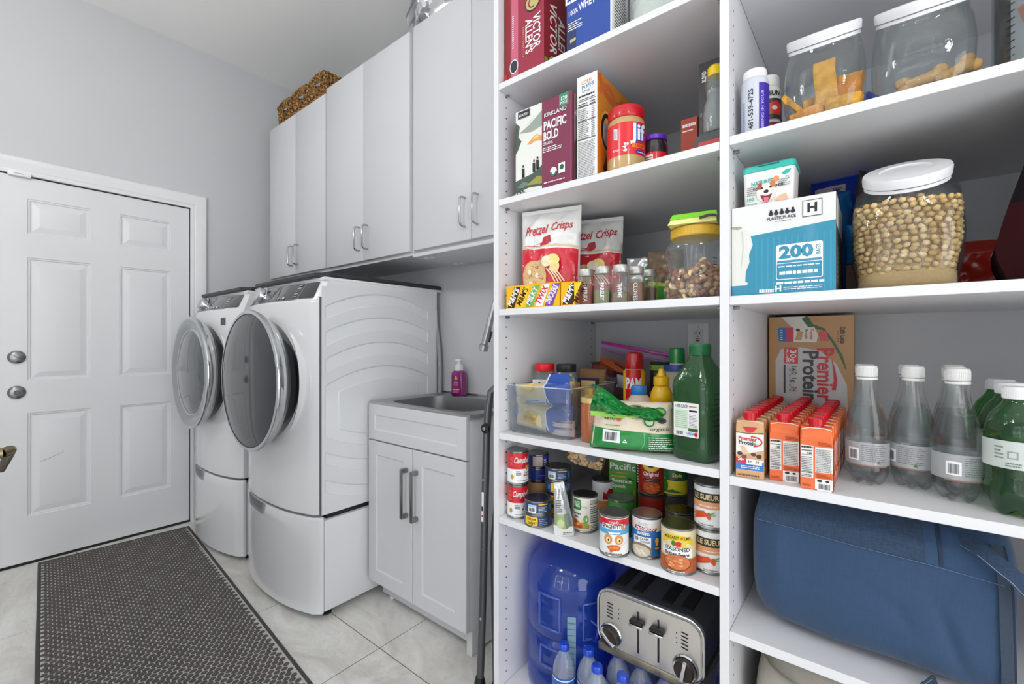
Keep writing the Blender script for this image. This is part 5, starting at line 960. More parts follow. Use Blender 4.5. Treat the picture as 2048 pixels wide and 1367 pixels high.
can('bean_can', 'tan and gold can at the bottom of the stack behind the soup cans', -0.838, 1.172, z5, 0.034, 0.085, M((196, 156, 106), 0.45), lambda a, r, h: a.fine(-0.05, 0.066, 0.05, 0.072, 1, M((230, 150, 60), 0.4), rag=0).fine(-0.02, 0.03, 0.045, 0.06, 5, M((140, 100, 60), 0.5)), off=6)
can('blue_can', 'royal blue flat can in the stack behind the soup cans, lower of two', -0.838, 1.172, z5+0.0853, 0.034, 0.042, BB, lambda a, r, h: a.rect(-0.1, 0.003, 0.1, h*0.93, BB).fine(0.0, 0.018, 0.03, 0.023, 1, M((200, 130, 150), 0.4)), off=4, group='royal blue flat cans')
can('blue_can', 'royal blue flat can with pale panel, topmost behind the soup cans', -0.838, 1.172, z5+0.1276, 0.034, 0.042, BB, lambda a, r, h: a.rect(-0.02, 0.006, 0.012, 0.036, M((206, 190, 178), 0.4)).rect(0.014, 0.003, 0.1, 0.038, M((64, 64, 170), 0.4)).fine(0.016, 0.01, 0.03, 0.03, 3, W), off=4, group='royal blue flat cans', lid='open')
# chickpea bag resting on the tuna stack
t = thing('chickpea_bag', 'clear bag of pale chickpeas lying on top of the tall tuna stack', 'bag', (-0.690, 1.20, z5+0.150), 24, rx=0, ry=14)
CP = M((230, 202, 158), 0.6, var=0.12, vscale=90)
pillow(t, 'bag_skin', 0.125, 0.055, 0.085, GL((240, 232, 220), 0.05, 0.45), lambda a: a.poly([(0.0, 0.034), (0.04, 0.030), (0.044, 0.048), (0.01, 0.05)], M((90, 96, 110), 0.4)).poly([(-0.045, 0.04), (-0.02, 0.04), (-0.02, 0.05), (-0.04, 0.052)], M((150, 150, 150), 0.4)), seed=80, amp=0.004, fullb=6, fullt=6)
rr = random.Random(8); m = MB()
for k in range(110):
    bm = bmesh.new(); bmesh.ops.create_icosphere(bm, subdivisions=1, radius=0.0064); x = rr.uniform(-0.054, 0.054); zz = rr.uniform(0.006, 0.05); e = max(0, 1-abs(x/0.062)**2.6)**0.55*min(1, zz*70+.1)**.5*min(1, (0.055-zz)*60)**.6
    m.take(bm, CP, Matrix.Translation((x, (-1 if k % 3 else rr.uniform(-1, 1))*(0.036*e), zz)))
m.build('chickpeas', t, kind='stuff')
t = thing('black_rack', 'black wire rack and dark carton at the back of the can shelf', 'rack', (-0.66, 1.47, z5), 0)
MB().box(-0.11, 0.09, 0.0, 0.12, 0, 0.11, M((112, 86, 62), 0.6), bev=0.002).build('carton', t); MB().box(-0.11, 0.09, 0.0, 0.12, 0.112, 0.19, M((36, 34, 36), 0.5), bev=0.004).build('dark_box', t, label='black box'); MB().tube([(-0.06, -0.03, 0.12), (0.0, -0.05, 0.18), (0.09, -0.03, 0.205)], 0.002, NICKEL, 6).tube([(0.02, -0.04, 0.10), (0.03, -0.05, 0.19)], 0.002, NICKEL, 6).build('wire', t)
# small seed pouch in its card stand
t = thing('silver_pouch', 'silver and green tapering pouch in a small card tray at the front shelf edge', 'pouch', (-0.655, 1.042, z5), 30)
SV = M((206, 210, 212), 0.25, 0.5, bump=0.4, bscale=40)
MB().prism([(-0.027, 0), (0.025, 0), (0.025, 0.024), (-0.027, 0.03)], -0.014, 0.016, M((214, 214, 212), 0.5), 'y', bev=0.0008).build('card_tray', t); Art().fine(-0.004, 0.004, 0.022, 0.012, 2, INK).front(-0.014).build('tray_print', t)
pillow(t, 'pouch_skin', 0.058, 0.142, 0.030, SV, lambda a: a.poly([(-0.025, 0.018), (0.006, 0.018), (0.004, 0.058), (-0.02, 0.06)], M((150, 178, 110), 0.35)).ell(-0.008, 0.034, 0.011, 0.012, M((190, 206, 150), 0.35)).poly([(0.006, 0.018), (0.025, 0.018), (0.022, 0.06), (0.006, 0.058)], M((110, 124, 112), 0.4)).fine(-0.02, 0.065, 0.002, 0.10, 6, INK, th=0.35).text('seeds', -0.006, 0.112, 0.012, INK, 0.0, rotd=70), seed=90, amp=0.007, taper=0.5, lean=0.05)
t.rotation_euler.y = math.radians(-7)
# vegetable can
def veg(a, r, h): 
    G_ = M((40, 132, 52), 0.35); a.rect(-0.11, 0.01, 0.11, 0.095, M((232, 228, 218), 0.4)).rect(-0.036, 0.062, -0.010, 0.091, G_).text('SELECT', -0.023, 0.082, 0.009, W, 0.02, width=0.022).text('VEG', -0.023, 0.073, 0.011, W, 0.03, width=0.02).text('Garden', -0.024, 0.052, 0.009, INK, 0.02).text('Mix', -0.024, 0.043, 0.009, INK, 0.02)
    a.poly([(-0.036, 0.012), (0.012, 0.012), (0.014, 0.022), (0.0, 0.032), (-0.012, 0.028), (-0.036, 0.04)], M((214, 130, 50), 0.4)).ell(-0.026, 0.03, 0.007, 0.006, M((206, 52, 30), 0.4)).ell(-0.012, 0.018, 0.007, 0.005, M((206, 66, 36), 0.4)).ell(0.002, 0.02, 0.007, 0.006, M((116, 176, 60), 0.4)).ell(-0.018, 0.024, 0.005, 0.004, M((236, 190, 70), 0.4)).ell(0.004, 0.038, 0.007, 0.011, M((112, 176, 70), 0.4)).ell(0.005, 0.038, 0.002, 0.005, W)
    a.stroke([(-0.006, 0.035), (0.0, 0.045), (0.006, 0.05)], 0.001, INK).text('Soup', -0.001, 0.072, 0.008, M((150, 150, 140), 0.4))
    for v0, v1 in ((0.08, 0.092), (0.055, 0.076), (0.03, 0.052), (0.012, 0.026)): a.rect(0.014, v0-0.0012, 0.05, v0-0.0002, K).fine(0.0155, v0, 0.048, v1, 4, M((90, 84, 80), 0.5), th=0.4)
p = at(1170, 985, Z=z5+0.1); can('vegetable_soup_can', 'cream and green vegetable soup can right of the silver pouch', p.x, p.y, z5, 0.0355, 0.1, W, veg, off=-2, lidc=M((70, 72, 78), 0.3, 0.9))
p = at(1204, 962, Z=z5+0.1); can('red_label_can', 'white can with small red label behind the vegetable soup can', -0.655, 1.262, z5, 0.034, 0.102, W, lambda a, r, h: a.poly([(0.0, 0.045), (0.05, 0.045), (0.045, 0.07), (0.03, 0.06), (0.02, 0.078), (0.01, 0.062), (0.003, 0.07)], RED).text('FRE', 0.03, 0.054, 0.012, W, 0.02).rect(-0.02, 0.012, 0.06, 0.04, M((226, 140, 60), 0.4)), lid='open')
# Pacific carton
def fa(a, w_, h):
    G_ = M((72, 150, 46), 0.35); a.rect(0, 0, w_, 0.215, G_).text('Pacific', w_/2, 0.182, 0.036, W, 0.01, width=w_*0.94).fine(0.02, 0.158, w_-0.02, 0.162, 1, M((220, 180, 80), 0.4), rag=0).fine(0.008, 0.142, w_*0.62, 0.149, 1, M((226, 150, 50), 0.4), th=0.8, rag=0.0)
    a.text('Butternut', w_*0.47, 0.128, 0.019, W, 0.02, width=w_*0.72).text('Squash', w_*0.36, 0.108, 0.019, W, 0.02, width=w_*0.50).stroke([(0.006, 0.02), (0.006, 0.146), (w_*0.55, 0.146)], 0.0015, YEL).stroke([(w_-0.006, 0.02), (w_-0.006, 0.10)], 0.0015, YEL).ell(w_*0.76, 0.140, 0.006, 0.003, INK).ell(w_*0.88, 0.136, 0.006, 0.003, M((40, 100, 40), 0.4))
    for v in a.mb.bm.verts: v.co.y *= 0.79
p = at(1216, 930, Y=1.255); carton('soup_carton', 'tall green soup carton with white script lettering behind the cans', p.x, 1.262, z5, 0.082, 0.055, 0.172, M((72, 150, 46), 0.35), fa, rz=14, cat='carton')
p = at(1241, 993, Z=z5+0.1); can('green_can', 'green can behind the cartoon-faced pasta can with its lid showing', p.x, p.y+0.004, z5, 0.0365, 0.1, M((56, 120, 50), 0.4), lid='plain', lidc=M((122, 128, 120), 0.25, 0.9))
bush = lambda a, r, h: a.rect(-0.12, 0.008, 0.12, 0.095, M((164, 36, 26), 0.35)).ell(0, 0.083, 0.024, 0.016, M((236, 200, 50), 0.35)).ell(0, 0.085, 0.010, 0.007, K).text('Original', 0.0, 0.060, 0.016, W, 0.02, width=0.042).rect(-0.03, 0.053-0.003, 0.03, 0.0505, M((220, 110, 60), 0.4)).rect(-0.022, 0.040, 0.024, 0.047, K).fine(-0.018, 0.042, 0.02, 0.0455, 1, M((230, 170, 90), 0.4), rag=0).ell(0.002, 0.022, 0.027, 0.018, K).ell(0.002, 0.023, 0.025, 0.016, M((196, 84, 34), 0.35))
def beans(a, cx_, cy_, rx, ry, n, sd, cols):
    r_ = random.Random(sd)
    for k in range(n):
        an, q = r_.uniform(0, 6.28), math.sqrt(r_.random())*0.85; a.ell(cx_+rx*q*math.cos(an), cy_+ry*q*math.sin(an), rx*0.16, ry*0.16, cols[k % len(cols)], 8, lay=16+k % 5)
def bush2(a, r, h): bush(a, r, h); beans(a, 0.002, 0.023, 0.025, 0.016, 26, 4, [M((222, 120, 60), 0.35), M((176, 66, 26), 0.35), M((206, 98, 44), 0.35)]); a.fine(-0.045, 0.03, -0.036, 0.09, 8, W, rag=0)
bx, by = -0.487, 1.232
can('bean_can', 'plain-topped bean can under the red baked beans can', bx, by, z5, 0.0375, 0.1, M((160, 40, 28), 0.4), off=0, lidc=TL)
can('baked_beans_can', 'red baked beans can with yellow badge, upper of its stack', bx, by, z5+0.1003, 0.0375, 0.1, M((164, 36, 26), 0.35), bush2, off=-2)
def spag(a, r, h):
    a.rect(-0.12, 0.074, 0.12, 0.093, RED).rect(-0.12, 0.056, 0.12, 0.070, M((84, 164, 214), 0.4)).poly([(-0.12, 0.070), (0.12, 0.070), (0.12, 0.076), (-0.12, 0.074)], M((84, 164, 214), 0.4)).text("Campbell's", 0.0, 0.086, 0.008, W, 0.01, width=0.022).poly([(-0.032, 0.069), (0.020, 0.069), (0.022, 0.082), (-0.030, 0.081)], W).text('SPAGHETTI', -0.005, 0.075, 0.012, K, 0.035, width=0.048).ell(0.026, 0.075, 0.006, 0.007, M((222, 130, 50), 0.4)).ell(0.026, 0.075, 0.002, 0.003, W)
    a.poly([(-0.014, 0.062), (0.016, 0.062), (0.012, 0.058), (-0.012, 0.058)], W)
    O_ = M((214, 144, 66), 0.35)
    for x in (-0.014, 0.012): a.ell(x, 0.044, 0.010, 0.0115, O_, 20).ell(x, 0.043, 0.0055, 0.0065, M((240, 214, 150), 0.4)).ell(x+0.001, 0.0425, 0.002, 0.003, K)
    a.poly([(-0.018, 0.026), (-0.006, 0.031), (0.006, 0.032), (0.016, 0.026), (0.012, 0.019), (0.0, 0.018), (-0.008, 0.012), (-0.010, 0.018)], M((206, 92, 40), 0.35)).ell(0.0, 0.026, 0.004, 0.003, O_).ell(-0.008, 0.024, 0.004, 0.003, O_).ell(0.007, 0.025, 0.004, 0.003, O_).stroke([(0.014, 0.026), (0.024, 0.034), (0.034, 0.04)], 0.0008, GRY).fine(-0.02, 0.009, 0.018, 0.0115, 1, K, rag=0, th=0.8)
p = at(1228, 1022, Z=z5+0.1); can('pasta_can', 'white pasta can with red and blue bands and ring-eyed face at the shelf edge', p.x, p.y, z5, 0.0372, 0.101, W, spag, off=0, lid='pull', lidc=M((176, 172, 166), 0.25, 0.9))
def clam(a, r, h):
    B_ = M((34, 104, 172), 0.35); a.rect(-0.12, 0.008, 0.12, 0.095, M((232, 230, 224), 0.4)).poly([(-0.12, 0.069), (0.02, 0.066), (0.12, 0.068), (0.12, 0.008), (-0.12, 0.008)], B_).text('Healthy', -0.01, 0.084, 0.012, M((150, 170, 200), 0.4), 0.0, width=0.026)
    a.poly([(-0.034, 0.07), (0.02, 0.066), (0.024, 0.075), (-0.03, 0.079)], M((150, 40, 50), 0.4)).text('PROGRESSO', -0.005, 0.0725, 0.010, W, 0.03, width=0.046).fine(-0.026, 0.058, 0.006, 0.065, 2, W, th=0.7)
    a.rect(-0.036, 0.010, 0.008, 0.053, W).text('20', -0.028, 0.046, 0.012, INK, 0.03).text('CLAM', -0.008, 0.048, 0.008, INK, 0.02).text('CHOWDER', -0.006, 0.041, 0.007, INK, 0.02, width=0.022).ell(-0.018, 0.020, 0.029, 0.018, M((130, 116, 96), 0.4), 26).ell(-0.018, 0.018, 0.024, 0.014, M((202, 190, 168), 0.4), 24)
    for k in range(7): a.ell(-0.03+0.004*k, 0.016+0.004*((k*5) % 3-1), 0.005, 0.003, M((226, 216, 198), 0.4), 8)
    a.ell(0.022, 0.046, 0.005, 0.007, M((226, 166, 50), 0.4)).rect(0.019, 0.034, 0.025, 0.041, M((226, 166, 50), 0.4)).ell(0.022, 0.028, 0.006, 0.003, M((200, 130, 50), 0.4))
p = at(1294, 1023, Z=z5+0.102); can('chowder_can', 'blue and white chowder soup can with bowl picture, middle of the front row', p.x, p.y, z5, 0.037, 0.102, M((34, 104, 172), 0.35), clam, off=2, lid='pull', lidc=M((186, 174, 160), 0.25, 0.9))
def glory(a, r, h):
    a.rect(-0.13, 0.008, 0.13, 0.1, M((226, 212, 170), 0.4)).poly([(-0.036, 0.080), (-0.02, 0.090), (0.0, 0.091), (0.02, 0.088), (0.038, 0.078), (0.036, 0.066), (0.02, 0.074), (0.0, 0.077), (-0.02, 0.075), (-0.036, 0.066)], M((230, 196, 30), 0.4)).text('MARGARET HOLMES', 0.0, 0.083, 0.010, K, 0.02, width=0.060)
    a.ell(-0.008, 0.071, 0.005, 0.006, M((50, 120, 50), 0.4)).ell(0.003, 0.070, 0.008, 0.006, M((206, 30, 36), 0.4)).ell(0.014, 0.069, 0.006, 0.005, M((220, 200, 60), 0.4)).poly([(-0.036, 0.064), (0.034, 0.060), (0.034, 0.040), (-0.036, 0.044)], W).text('SEASONED', -0.001, 0.058, 0.012, K, 0.02, width=0.056).text('Butter Beans', -0.001, 0.047, 0.010, K, 0.03, width=0.054)
    a.rect(-0.13, 0.008, 0.13, 0.038, M((186, 92, 44), 0.4)).ell(0.0, 0.028, 0.030, 0.018, M((120, 66, 36), 0.4), 26).ell(0.0, 0.029, 0.028, 0.016, M((206, 116, 66), 0.4), 26); beans(a, 0.0, 0.028, 0.027, 0.015, 18, 7, [M((226, 150, 96), 0.35), M((196, 104, 60), 0.35), M((236, 170, 120), 0.35)]); a.fine(-0.02, 0.009, 0.015, 0.012, 1, W, rag=0)
p = at(1357, 1045, Z=z5+0.104); can('butter_beans_can', 'cream and yellow seasoned butter beans can with bean picture, right of the chowder can', p.x, p.y, z5, 0.0395, 0.104, M((226, 212, 170), 0.4), glory, off=-4, lidc=M((150, 146, 96), 0.22, 0.9))
p = at(1361, 1018, Z=z5+0.1); can('dark_lid_can', 'dark-lidded can behind the butter beans can', p.x-0.002, p.y+0.004, z5, 0.037, 0.1, M((96, 84, 70), 0.4), lidc=M((84, 78, 66), 0.25, 0.9))
qx, qy = -0.433, 1.262
can('corn_can', 'green bean can at the bottom of the stack behind the dark-lidded can', qx, qy, z5, 0.0365, 0.1, M((60, 60, 56), 0.4), lidc=TL)
can('corn_can', 'green and yellow vegetable can, upper of the stack behind the dark-lidded can', qx, qy, z5+0.1003, 0.0365, 0.1, M((70, 140, 50), 0.35), lambda a, r, h: a.rect(-0.12, 0.008, 0.12, 0.05, M((220, 200, 40), 0.35)).rect(-0.02, 0.045, 0.05, 0.09, M((22, 92, 52), 0.35)).text('French', 0.012, 0.078, 0.014, W, 0.0, shear=0.3).text('Style', 0.012, 0.06, 0.014, M((230, 210, 120), 0.4), 0.02).ell(-0.022, 0.03, 0.010, 0.018, M((50, 120, 40), 0.4)).poly([(-0.03, 0.012), (0.03, 0.012), (0.0, 0.022)], M((40, 110, 40), 0.4)), off=-6)
can('grey_can', 'grey-labelled can half hidden between the beans and the green vegetable can', -0.505, 1.345, z5, 0.0365, 0.19, M((132, 124, 120), 0.4), lambda a, r, h: a.bars(0.0, 0.12, 0.03, 0.15).fine(0, 0.09, 0.03, 0.115, 3, K))
def les(a, r, h):
    O_ = M((226, 160, 112), 0.4); a.rect(-0.12, 0.062, 0.12, 0.082, M((44, 44, 40), 0.4)).text('LE SUEUR', 0.003, 0.072, 0.016, M((226, 206, 150), 0.4), 0.03, width=0.058).rect(-0.12, 0.046, 0.12, 0.062, O_).fine(-0.01, 0.051, 0.03, 0.056, 1, W, rag=0)
    for k in range(5): a.stroke([(-0.028, 0.022+0.004*k-0.004), (0.0, 0.030+0.002*k), (0.014, 0.036-0.003*k)], [0.0015, 0.006, 0.007], M((220-12*(k % 2), 82, 44), 0.4))
    a.stroke([(0.010, 0.034), (0.024, 0.040)], 0.002, M((110, 160, 60), 0.4)).stroke([(0.010, 0.032), (0.026, 0.034)], 0.0015, M((110, 160, 60), 0.4)).fine(-0.01, 0.010, 0.02, 0.013, 1, K, rag=0)
lx, ly = -0.2925, 1.098
can('carrot_can', 'white carrot can at the right end of the can shelf, lower of two', lx, ly, z5, 0.0368, 0.101, W, les, off=-8, group='white carrot cans')
can('carrot_can', 'white carrot can at the right end, stacked on the other carrot can', lx, ly, z5+0.1013, 0.0368, 0.101, W, les, off=-24, group='white carrot cans')

# ------------------------------------------------------------------ bottom shelf
z6 = ZS['S6']
JB = GL((70, 122, 238), 0.20, 0.35)
t = thing('water_jug', 'large translucent blue water cooler jug on the bottom shelf', 'jug', (-0.733, 1.205, z6), face(-0.733, 1.205))
JP = [(0.125, 0), (0.135, 0.006), (0.137, 0.03), (0.137, 0.075), (0.132, 0.085), (0.137, 0.095), (0.137, 0.17), (0.131, 0.18), (0.137, 0.19), (0.137, 0.268), (0.134, 0.276), (0.137, 0.286), (0.137, 0.33), (0.128, 0.362), (0.105, 0.392), (0.070, 0.412), (0.040, 0.425), (0.029, 0.44), (0.029, 0.475)]
MB().lathe(JP, JB, 64).build('jug_body', t, sharp=60)
MB().lathe([(0.031, 0.452), (0.032, 0.455), (0.032, 0.482), (0.028, 0.485), (0.004, 0.485)], BLUE, 32).build('cap', t)
a = Art(0.0008); a.poly(rr_pts(-0.012, 0.095, 0.012, 0.265, 0.003), M((120, 150, 170), 0.5)); [a.rect(-0.01, 0.11+0.017*k, 0.01, 0.1115+0.017*k, M((70, 90, 120), 0.5)) for k in range(9)]; a.cyl(0.138).build('level_strip', t)
for a0, a1, b0, b1 in ((-42, -14, 0.215, 0.31), (14, 40, 0.20, 0.30), (-40, -14, 0.105, 0.16)):
    fr = [(0.1385*math.sin(math.radians(x)), -0.1385*math.cos(math.radians(x)), z) for x, z in [(a0+(a1-a0)*k/6, b0) for k in range(7)]+[(a1, b0+(b1-b0)*k/4) for k in range(1, 4)]+[(a1-(a1-a0)*k/6, b1) for k in range(7)]+[(a0, b1-(b1-b0)*k/4) for k in range(1, 4)]]
    MB().tube(fr, 0.0035, GL((120, 160, 240), 0.25, 0.8), 8, closed=True).build('moulded_frame', t)
MB().tube([(0.05, -0.118, 0.20), (0.07, -0.135, 0.20), (0.075, -0.13, 0.24), (0.055, -0.12, 0.25)], 0.006, JB, 10).build('handle', t)
# small water bottles
WB = GL((226, 238, 250), 0.03, 0.5); WBL = LQ((222, 236, 250), 0.45); WCAP = M((24, 72, 196), 0.3, coat=0.3); WLB = M((38, 100, 190), 0.35, coat=0.2)
t = thing('water_bottle', 'small blue-capped water bottle in front of the blue jug, leftmost of the case', 'bottle', (0, 0, z6), 30, 'blue-capped water bottles under the toaster')
rb = 0.0315
MB().lathe([(0.026, 0), (rb, 0.006), (rb, 0.02), (rb-0.002, 0.026), (rb, 0.032), (rb, 0.12), (rb-0.001, 0.14), (0.024, 0.162), (0.014, 0.180), (0.0125, 0.186), (0.0125, 0.19)], GL((232, 240, 250), 0.22, 0.8), 32).build('bottle_body', t, sharp=60)
a = Art(0.0006); a.rect(-0.095, 0.075, 0.095, 0.125, WLB).rect(-0.095, 0.118, 0.095, 0.121, W).poly([(-0.03, 0.095), (0.0, 0.11), (0.03, 0.10), (0.02, 0.085), (-0.02, 0.083)], W).fine(-0.02, 0.088, 0.02, 0.1, 2, WLB, rag=0); a.cyl(rb).build('label', t)
MB().lathe([(0.0138, 0.188), (0.0145, 0.189), (0.0142, 0.202), (0.012, 0.205), (0.004, 0.2052)], WCAP, 28).build('cap', t, label='blue cap')
wb0 = t; zc_ = z6+0.2
spots = [at(1126, 1296, Z=zc_), at(1174, 1299, Z=zc_), at(1209, 1326, Z=zc_)]
spots = [(-0.668, 1.058), (-0.604, 1.082), (-0.556, 1.040)]
wb0.location = (*spots[0], z6)
copy_to(wb0, (*spots[1], z6), 'small blue-capped water bottle second from the left in front of the jug', 18)
copy_to(wb0, (*spots[2], z6), 'small blue-capped water bottle under the toaster left foot', 40)
for k, (x, y) in enumerate(((-0.490, 1.052), (-0.425, 1.055), (-0.360, 1.06), (-0.295, 1.06), (-0.54, 1.13), (-0.475, 1.13), (-0.41, 1.13), (-0.345, 1.13), (-0.29, 1.13), (-0.53, 1.30), (-0.30, 1.30), (-0.41, 1.30))):
    copy_to(wb0, (x, y, z6), ['first', 'second', 'third', 'fourth', 'first', 'second', 'third', 'fourth', 'fifth', 'left', 'right', 'middle'][k]+' blue-capped water bottle '+('of the front row under the toaster, from the left' if k < 4 else 'of the second row under the toaster, from the left' if k < 9 else 'of the back row under the toaster'), 10*k)
# toaster
t = thing('toaster', 'four-slot brushed steel toaster with two levers and two dials on the water bottles', 'toaster', (-0.447, 1.098, z6+0.2055), 0)
TW, TH, TD = 0.276, 0.170, 0.27
MB().prism(rr_pts(-TW/2+0.004, 0.018, TW/2-0.004, TH-0.003, 0.034, 8), 0.022, TD-0.02, M((62, 64, 68), 0.35, coat=0.2), 'y', bev=0.002).build('shell', t, label='dark grey shell')
mb = MB(); o1 = rr_pts(-TW/2, 0.016, TW/2, TH, 0.038, 8)
SB = M((208, 205, 200), 0.34, 1.0, bump=0.2, bscale=30, aniso=(1, 1, 40))
mb.prism(o1, 0.0, 0.024, SB, 'y', bev=0.006); mb.build('face_plate', t, label='brushed steel end plate'); MB().prism(o1, TD-0.024, TD, SB, 'y', bev=0.006).build('back_plate', t, label='brushed steel end plate')
MB().tube([(p[0]*1.0, 0.004, p[1]) for p in o1], 0.0032, CHROME, 8, closed=True).build('edge_trim', t)
MB().box(-TW/2+0.002, TW/2-0.002, -0.003, TD, 0.0, 0.022, M((150, 142, 128), 0.35, 0.8), bev=0.004).build('base', t, label='bronze-grey base skirt')
for x in (-0.095, -0.045, 0.035, 0.085):
    m = MB().box(x-0.014, x+0.014, 0.045, TD-0.045, TH-0.004, TH+0.0005, M((16, 15, 15), 0.6), bev=0.003)
    for k in range(5): m.box(x-0.013, x+0.013, 0.06+k*0.035, 0.061+k*0.035, TH+0.0005, TH+0.0012, M((70, 62, 56), 0.4, 0.8))
    m.build('slot', t)
for x in (-0.022, 0.031):
    MB().box(x-0.0025, x+0.0025, -0.0012, 0.001, 0.035, 0.142, BLACK, bev=0.001).build('lever_slot', t)
    MB().box(x-0.019, x+0.019, -0.020, -0.001, 0.109, 0.116, CHROME, bev=0.0028).box(x-0.018, x+0.018, -0.019, -0.001, 0.1165, 0.124, BLACK, bev=0.003).build('lever', t)
for sx in (-1, 1):
    xd = sx*0.098; o = MB().lathe([(0.030, 0), (0.031, 0.002), (0.0285, 0.005), (0.026, 0.004)], CHROME, 40, mat4=Matrix.Translation((xd, 0, 0.052)) @ Matrix.Rotation(PI/2, 4, 'X')).lathe([(0.024, 0.003), (0.024, 0.016), (0.021, 0.019), (0.003, 0.019)], M((50, 42, 38), 0.3, 0.5), 36, mat4=Matrix.Translation((xd, 0, 0.052)) @ Matrix.Rotation(PI/2, 4, 'X')).build('dial', t)
    MB().box(-0.0045, 0.0045, -0.027, -0.017, -0.023, 0.026, CHROME, bev=0.002, mat4=Matrix.Translation((xd, 0, 0.052)) @ Matrix.Rotation(math.radians(-52 if sx < 0 else 10), 4, 'Y')).build('pointer', o)
    m = MB()
    for k in range(5): m.prism([(xd+sx*0.0-0.012, 0.098+k*0.009), (xd+0.004, 0.096+k*0.009), (xd+0.006, 0.0985+k*0.009), (xd-0.010, 0.1005+k*0.009)], -0.0012, 0.0005, BLACK)
    for k in range(3): m.lathe([(0.0016, 0), (0.0012, 0.001)], BLACK, 8, mat4=Matrix.Translation((xd-sx*0.022*(1 if sx < 0 else 1), 0, 0.104+k*0.012)) @ Matrix.Rotation(PI/2, 4, 'X'))
    m.build('button_row', t)
# ------------------------------------------------------------------ pantry, right bay
y1 = ZS['R1']
bottle('supplement_bottle', 'white and violet plastic bottle at the left end of the upper right shelf', 'bottle', -0.197, 1.078, y1, [(0.024, 0), (0.0265, 0.003), (0.0265, 0.120), (0.024, 0.128), (0.021, 0.130)], M((204, 208, 220), 0.4), [(0.0215, 0.128), (0.023, 0.130), (0.023, 0.144), (0.020, 0.148), (0.004, 0.1485)], W,
    art=lambda a: a.rect(0.006, 0.0, 0.06, 0.112, M((62, 40, 160), 0.4)).text('481-539-4725', -0.009, 0.060, 0.013, INK, 0.01, rotd=90, width=0.085).text('BRING IN YOUR', 0.013, 0.056, 0.008, M((190, 180, 240), 0.4), 0.01, rotd=90, width=0.080).fine(-0.027, 0.01, -0.022, 0.08, 16, M((90, 100, 200), 0.4), rag=0.1), artr=0.0266, off=4, ribs=40)
SPW = M((232, 230, 226), 0.4)
bottle('supplement_bottle', 'white bottle with red pepper label behind the violet one', 'bottle', -0.182, 1.145, y1, [(0.022, 0), (0.025, 0.003), (0.024, 0.05), (0.024, 0.125), (0.022, 0.132), (0.020, 0.134)], SPW, [(0.0205, 0.132), (0.022, 0.134), (0.022, 0.155), (0.020, 0.158), (0.004, 0.1585)], SPW,
    art=lambda a: a.rect(-0.06, 0.058, 0.06, 0.103, M((60, 44, 44), 0.4)).poly([(-0.012, 0.07), (0.02, 0.066), (0.03, 0.085), (0.012, 0.098), (-0.008, 0.09)], M((214, 50, 34), 0.35)).ell(0.008, 0.082, 0.006, 0.005, M((240, 220, 210), 0.4)).text('SUN', 0.008, 0.114, 0.014, K, 0.03, width=0.024).rect(-0.06, 0.038, 0.06, 0.050, M((176, 40, 56), 0.4)).text('RUB', 0.006, 0.02, 0.018, INK, 0.02, rotd=90), artr=0.0252, off=10, ribs=40)
JG = GL((238, 242, 242), 0.02, 0.42)
LIDW = M((232, 234, 237), 0.35, coat=0.15)
def cracker_jar(name, label, xc, yfront, z, wd, dp, hb, tilt, lidr, cat='jar', full=False):
    # rounded-square clear jar whose mouth and round lid tilt towards the front
    t = thing(name, label, cat, (xc, yfront+dp/2, z), 0, 'clear jars with tilted white lids' )
    n = 64; rings = []
    def ring(cy_, cz, rx, ry, p, tl):
        R = []
        for i in range(n):
            a = 2*PI*i/n; c_, s_ = math.cos(a), math.sin(a); k = (abs(c_)**p+abs(s_)**p)**(-1/p); x, y = rx*c_*k, ry*s_*k
            R.append((x, cy_+y*math.cos(tl), cz+y*math.sin(tl)))
        return R
    hw, hd = wd/2, dp/2; T = math.radians(tilt); zc = hb; yc = -dp/2+lidr*0.93*math.cos(T)+0.006
    prof = [(0, 0.0, hw*0.80, hd*0.80, 3.4, 0), (0, 0.004, hw*0.87, hd*0.87, 3.4, 0), (0, hb*0.25, hw*0.97, hd*0.96, 3.4, 0), (0, hb*0.5, hw, hd, 3.4, 0.02), (0.0, hb*0.68, hw*0.985, hd*0.985, 3.2, 0.16), (yc*0.30, hb*0.84, hw*0.955, hd*0.93, 3.0, T*0.7), (yc*0.7, hb*0.925, hw*0.90, hd*0.84, 2.6, T*0.95), (yc, hb*0.97, lidr*0.96, lidr*0.96, 2, T), (yc-0.006*math.sin(T), hb*0.97+0.010, lidr*0.93, lidr*0.93, 2, T)]
    MB().loft([ring(*p) for p in prof], JG, True, False).build('jar_body', t, sharp=70)
    L4 = Matrix.Translation((0, yc-0.010*math.sin(T), hb*0.97+0.010)) @ Matrix.Rotation(T, 4, 'X')
    MB().lathe([(lidr*0.96, 0), (lidr*1.0, 0.001), (lidr*1.01, 0.014), (lidr*0.985, 0.018), (lidr*0.62, 0.0195), (lidr*0.60, 0.017), (lidr*0.30, 0.0175), (0.003, 0.0178)], LIDW, 56, mat4=L4).build('lid', t, label='white round lid', sharp=40)
    MB().lathe([(lidr*0.93, -0.008), (lidr*0.97, -0.007), (lidr*0.96, -0.001)], LIDW, 48, cap=False, mat4=L4).build('lid_seal', t)
    return t, hw, hd
j1 = cracker_jar('treat_jar', 'clear jar holding orange dog treat slabs, left of the two upper tilted jars', -0.077, 1.046, y1, 0.138, 0.15, 0.170, 29, 0.062)
j2 = cracker_jar('treat_jar', 'nearly empty clear jar with bone biscuits, right of the orange treats', 0.070, 1.050, y1, 0.144, 0.15, 0.168, 29, 0.067)
OT = M((222, 154, 44), 0.6, bump=0.9, bscale=70, aniso=(1, 1, 6), var=0.55, vscale=70)
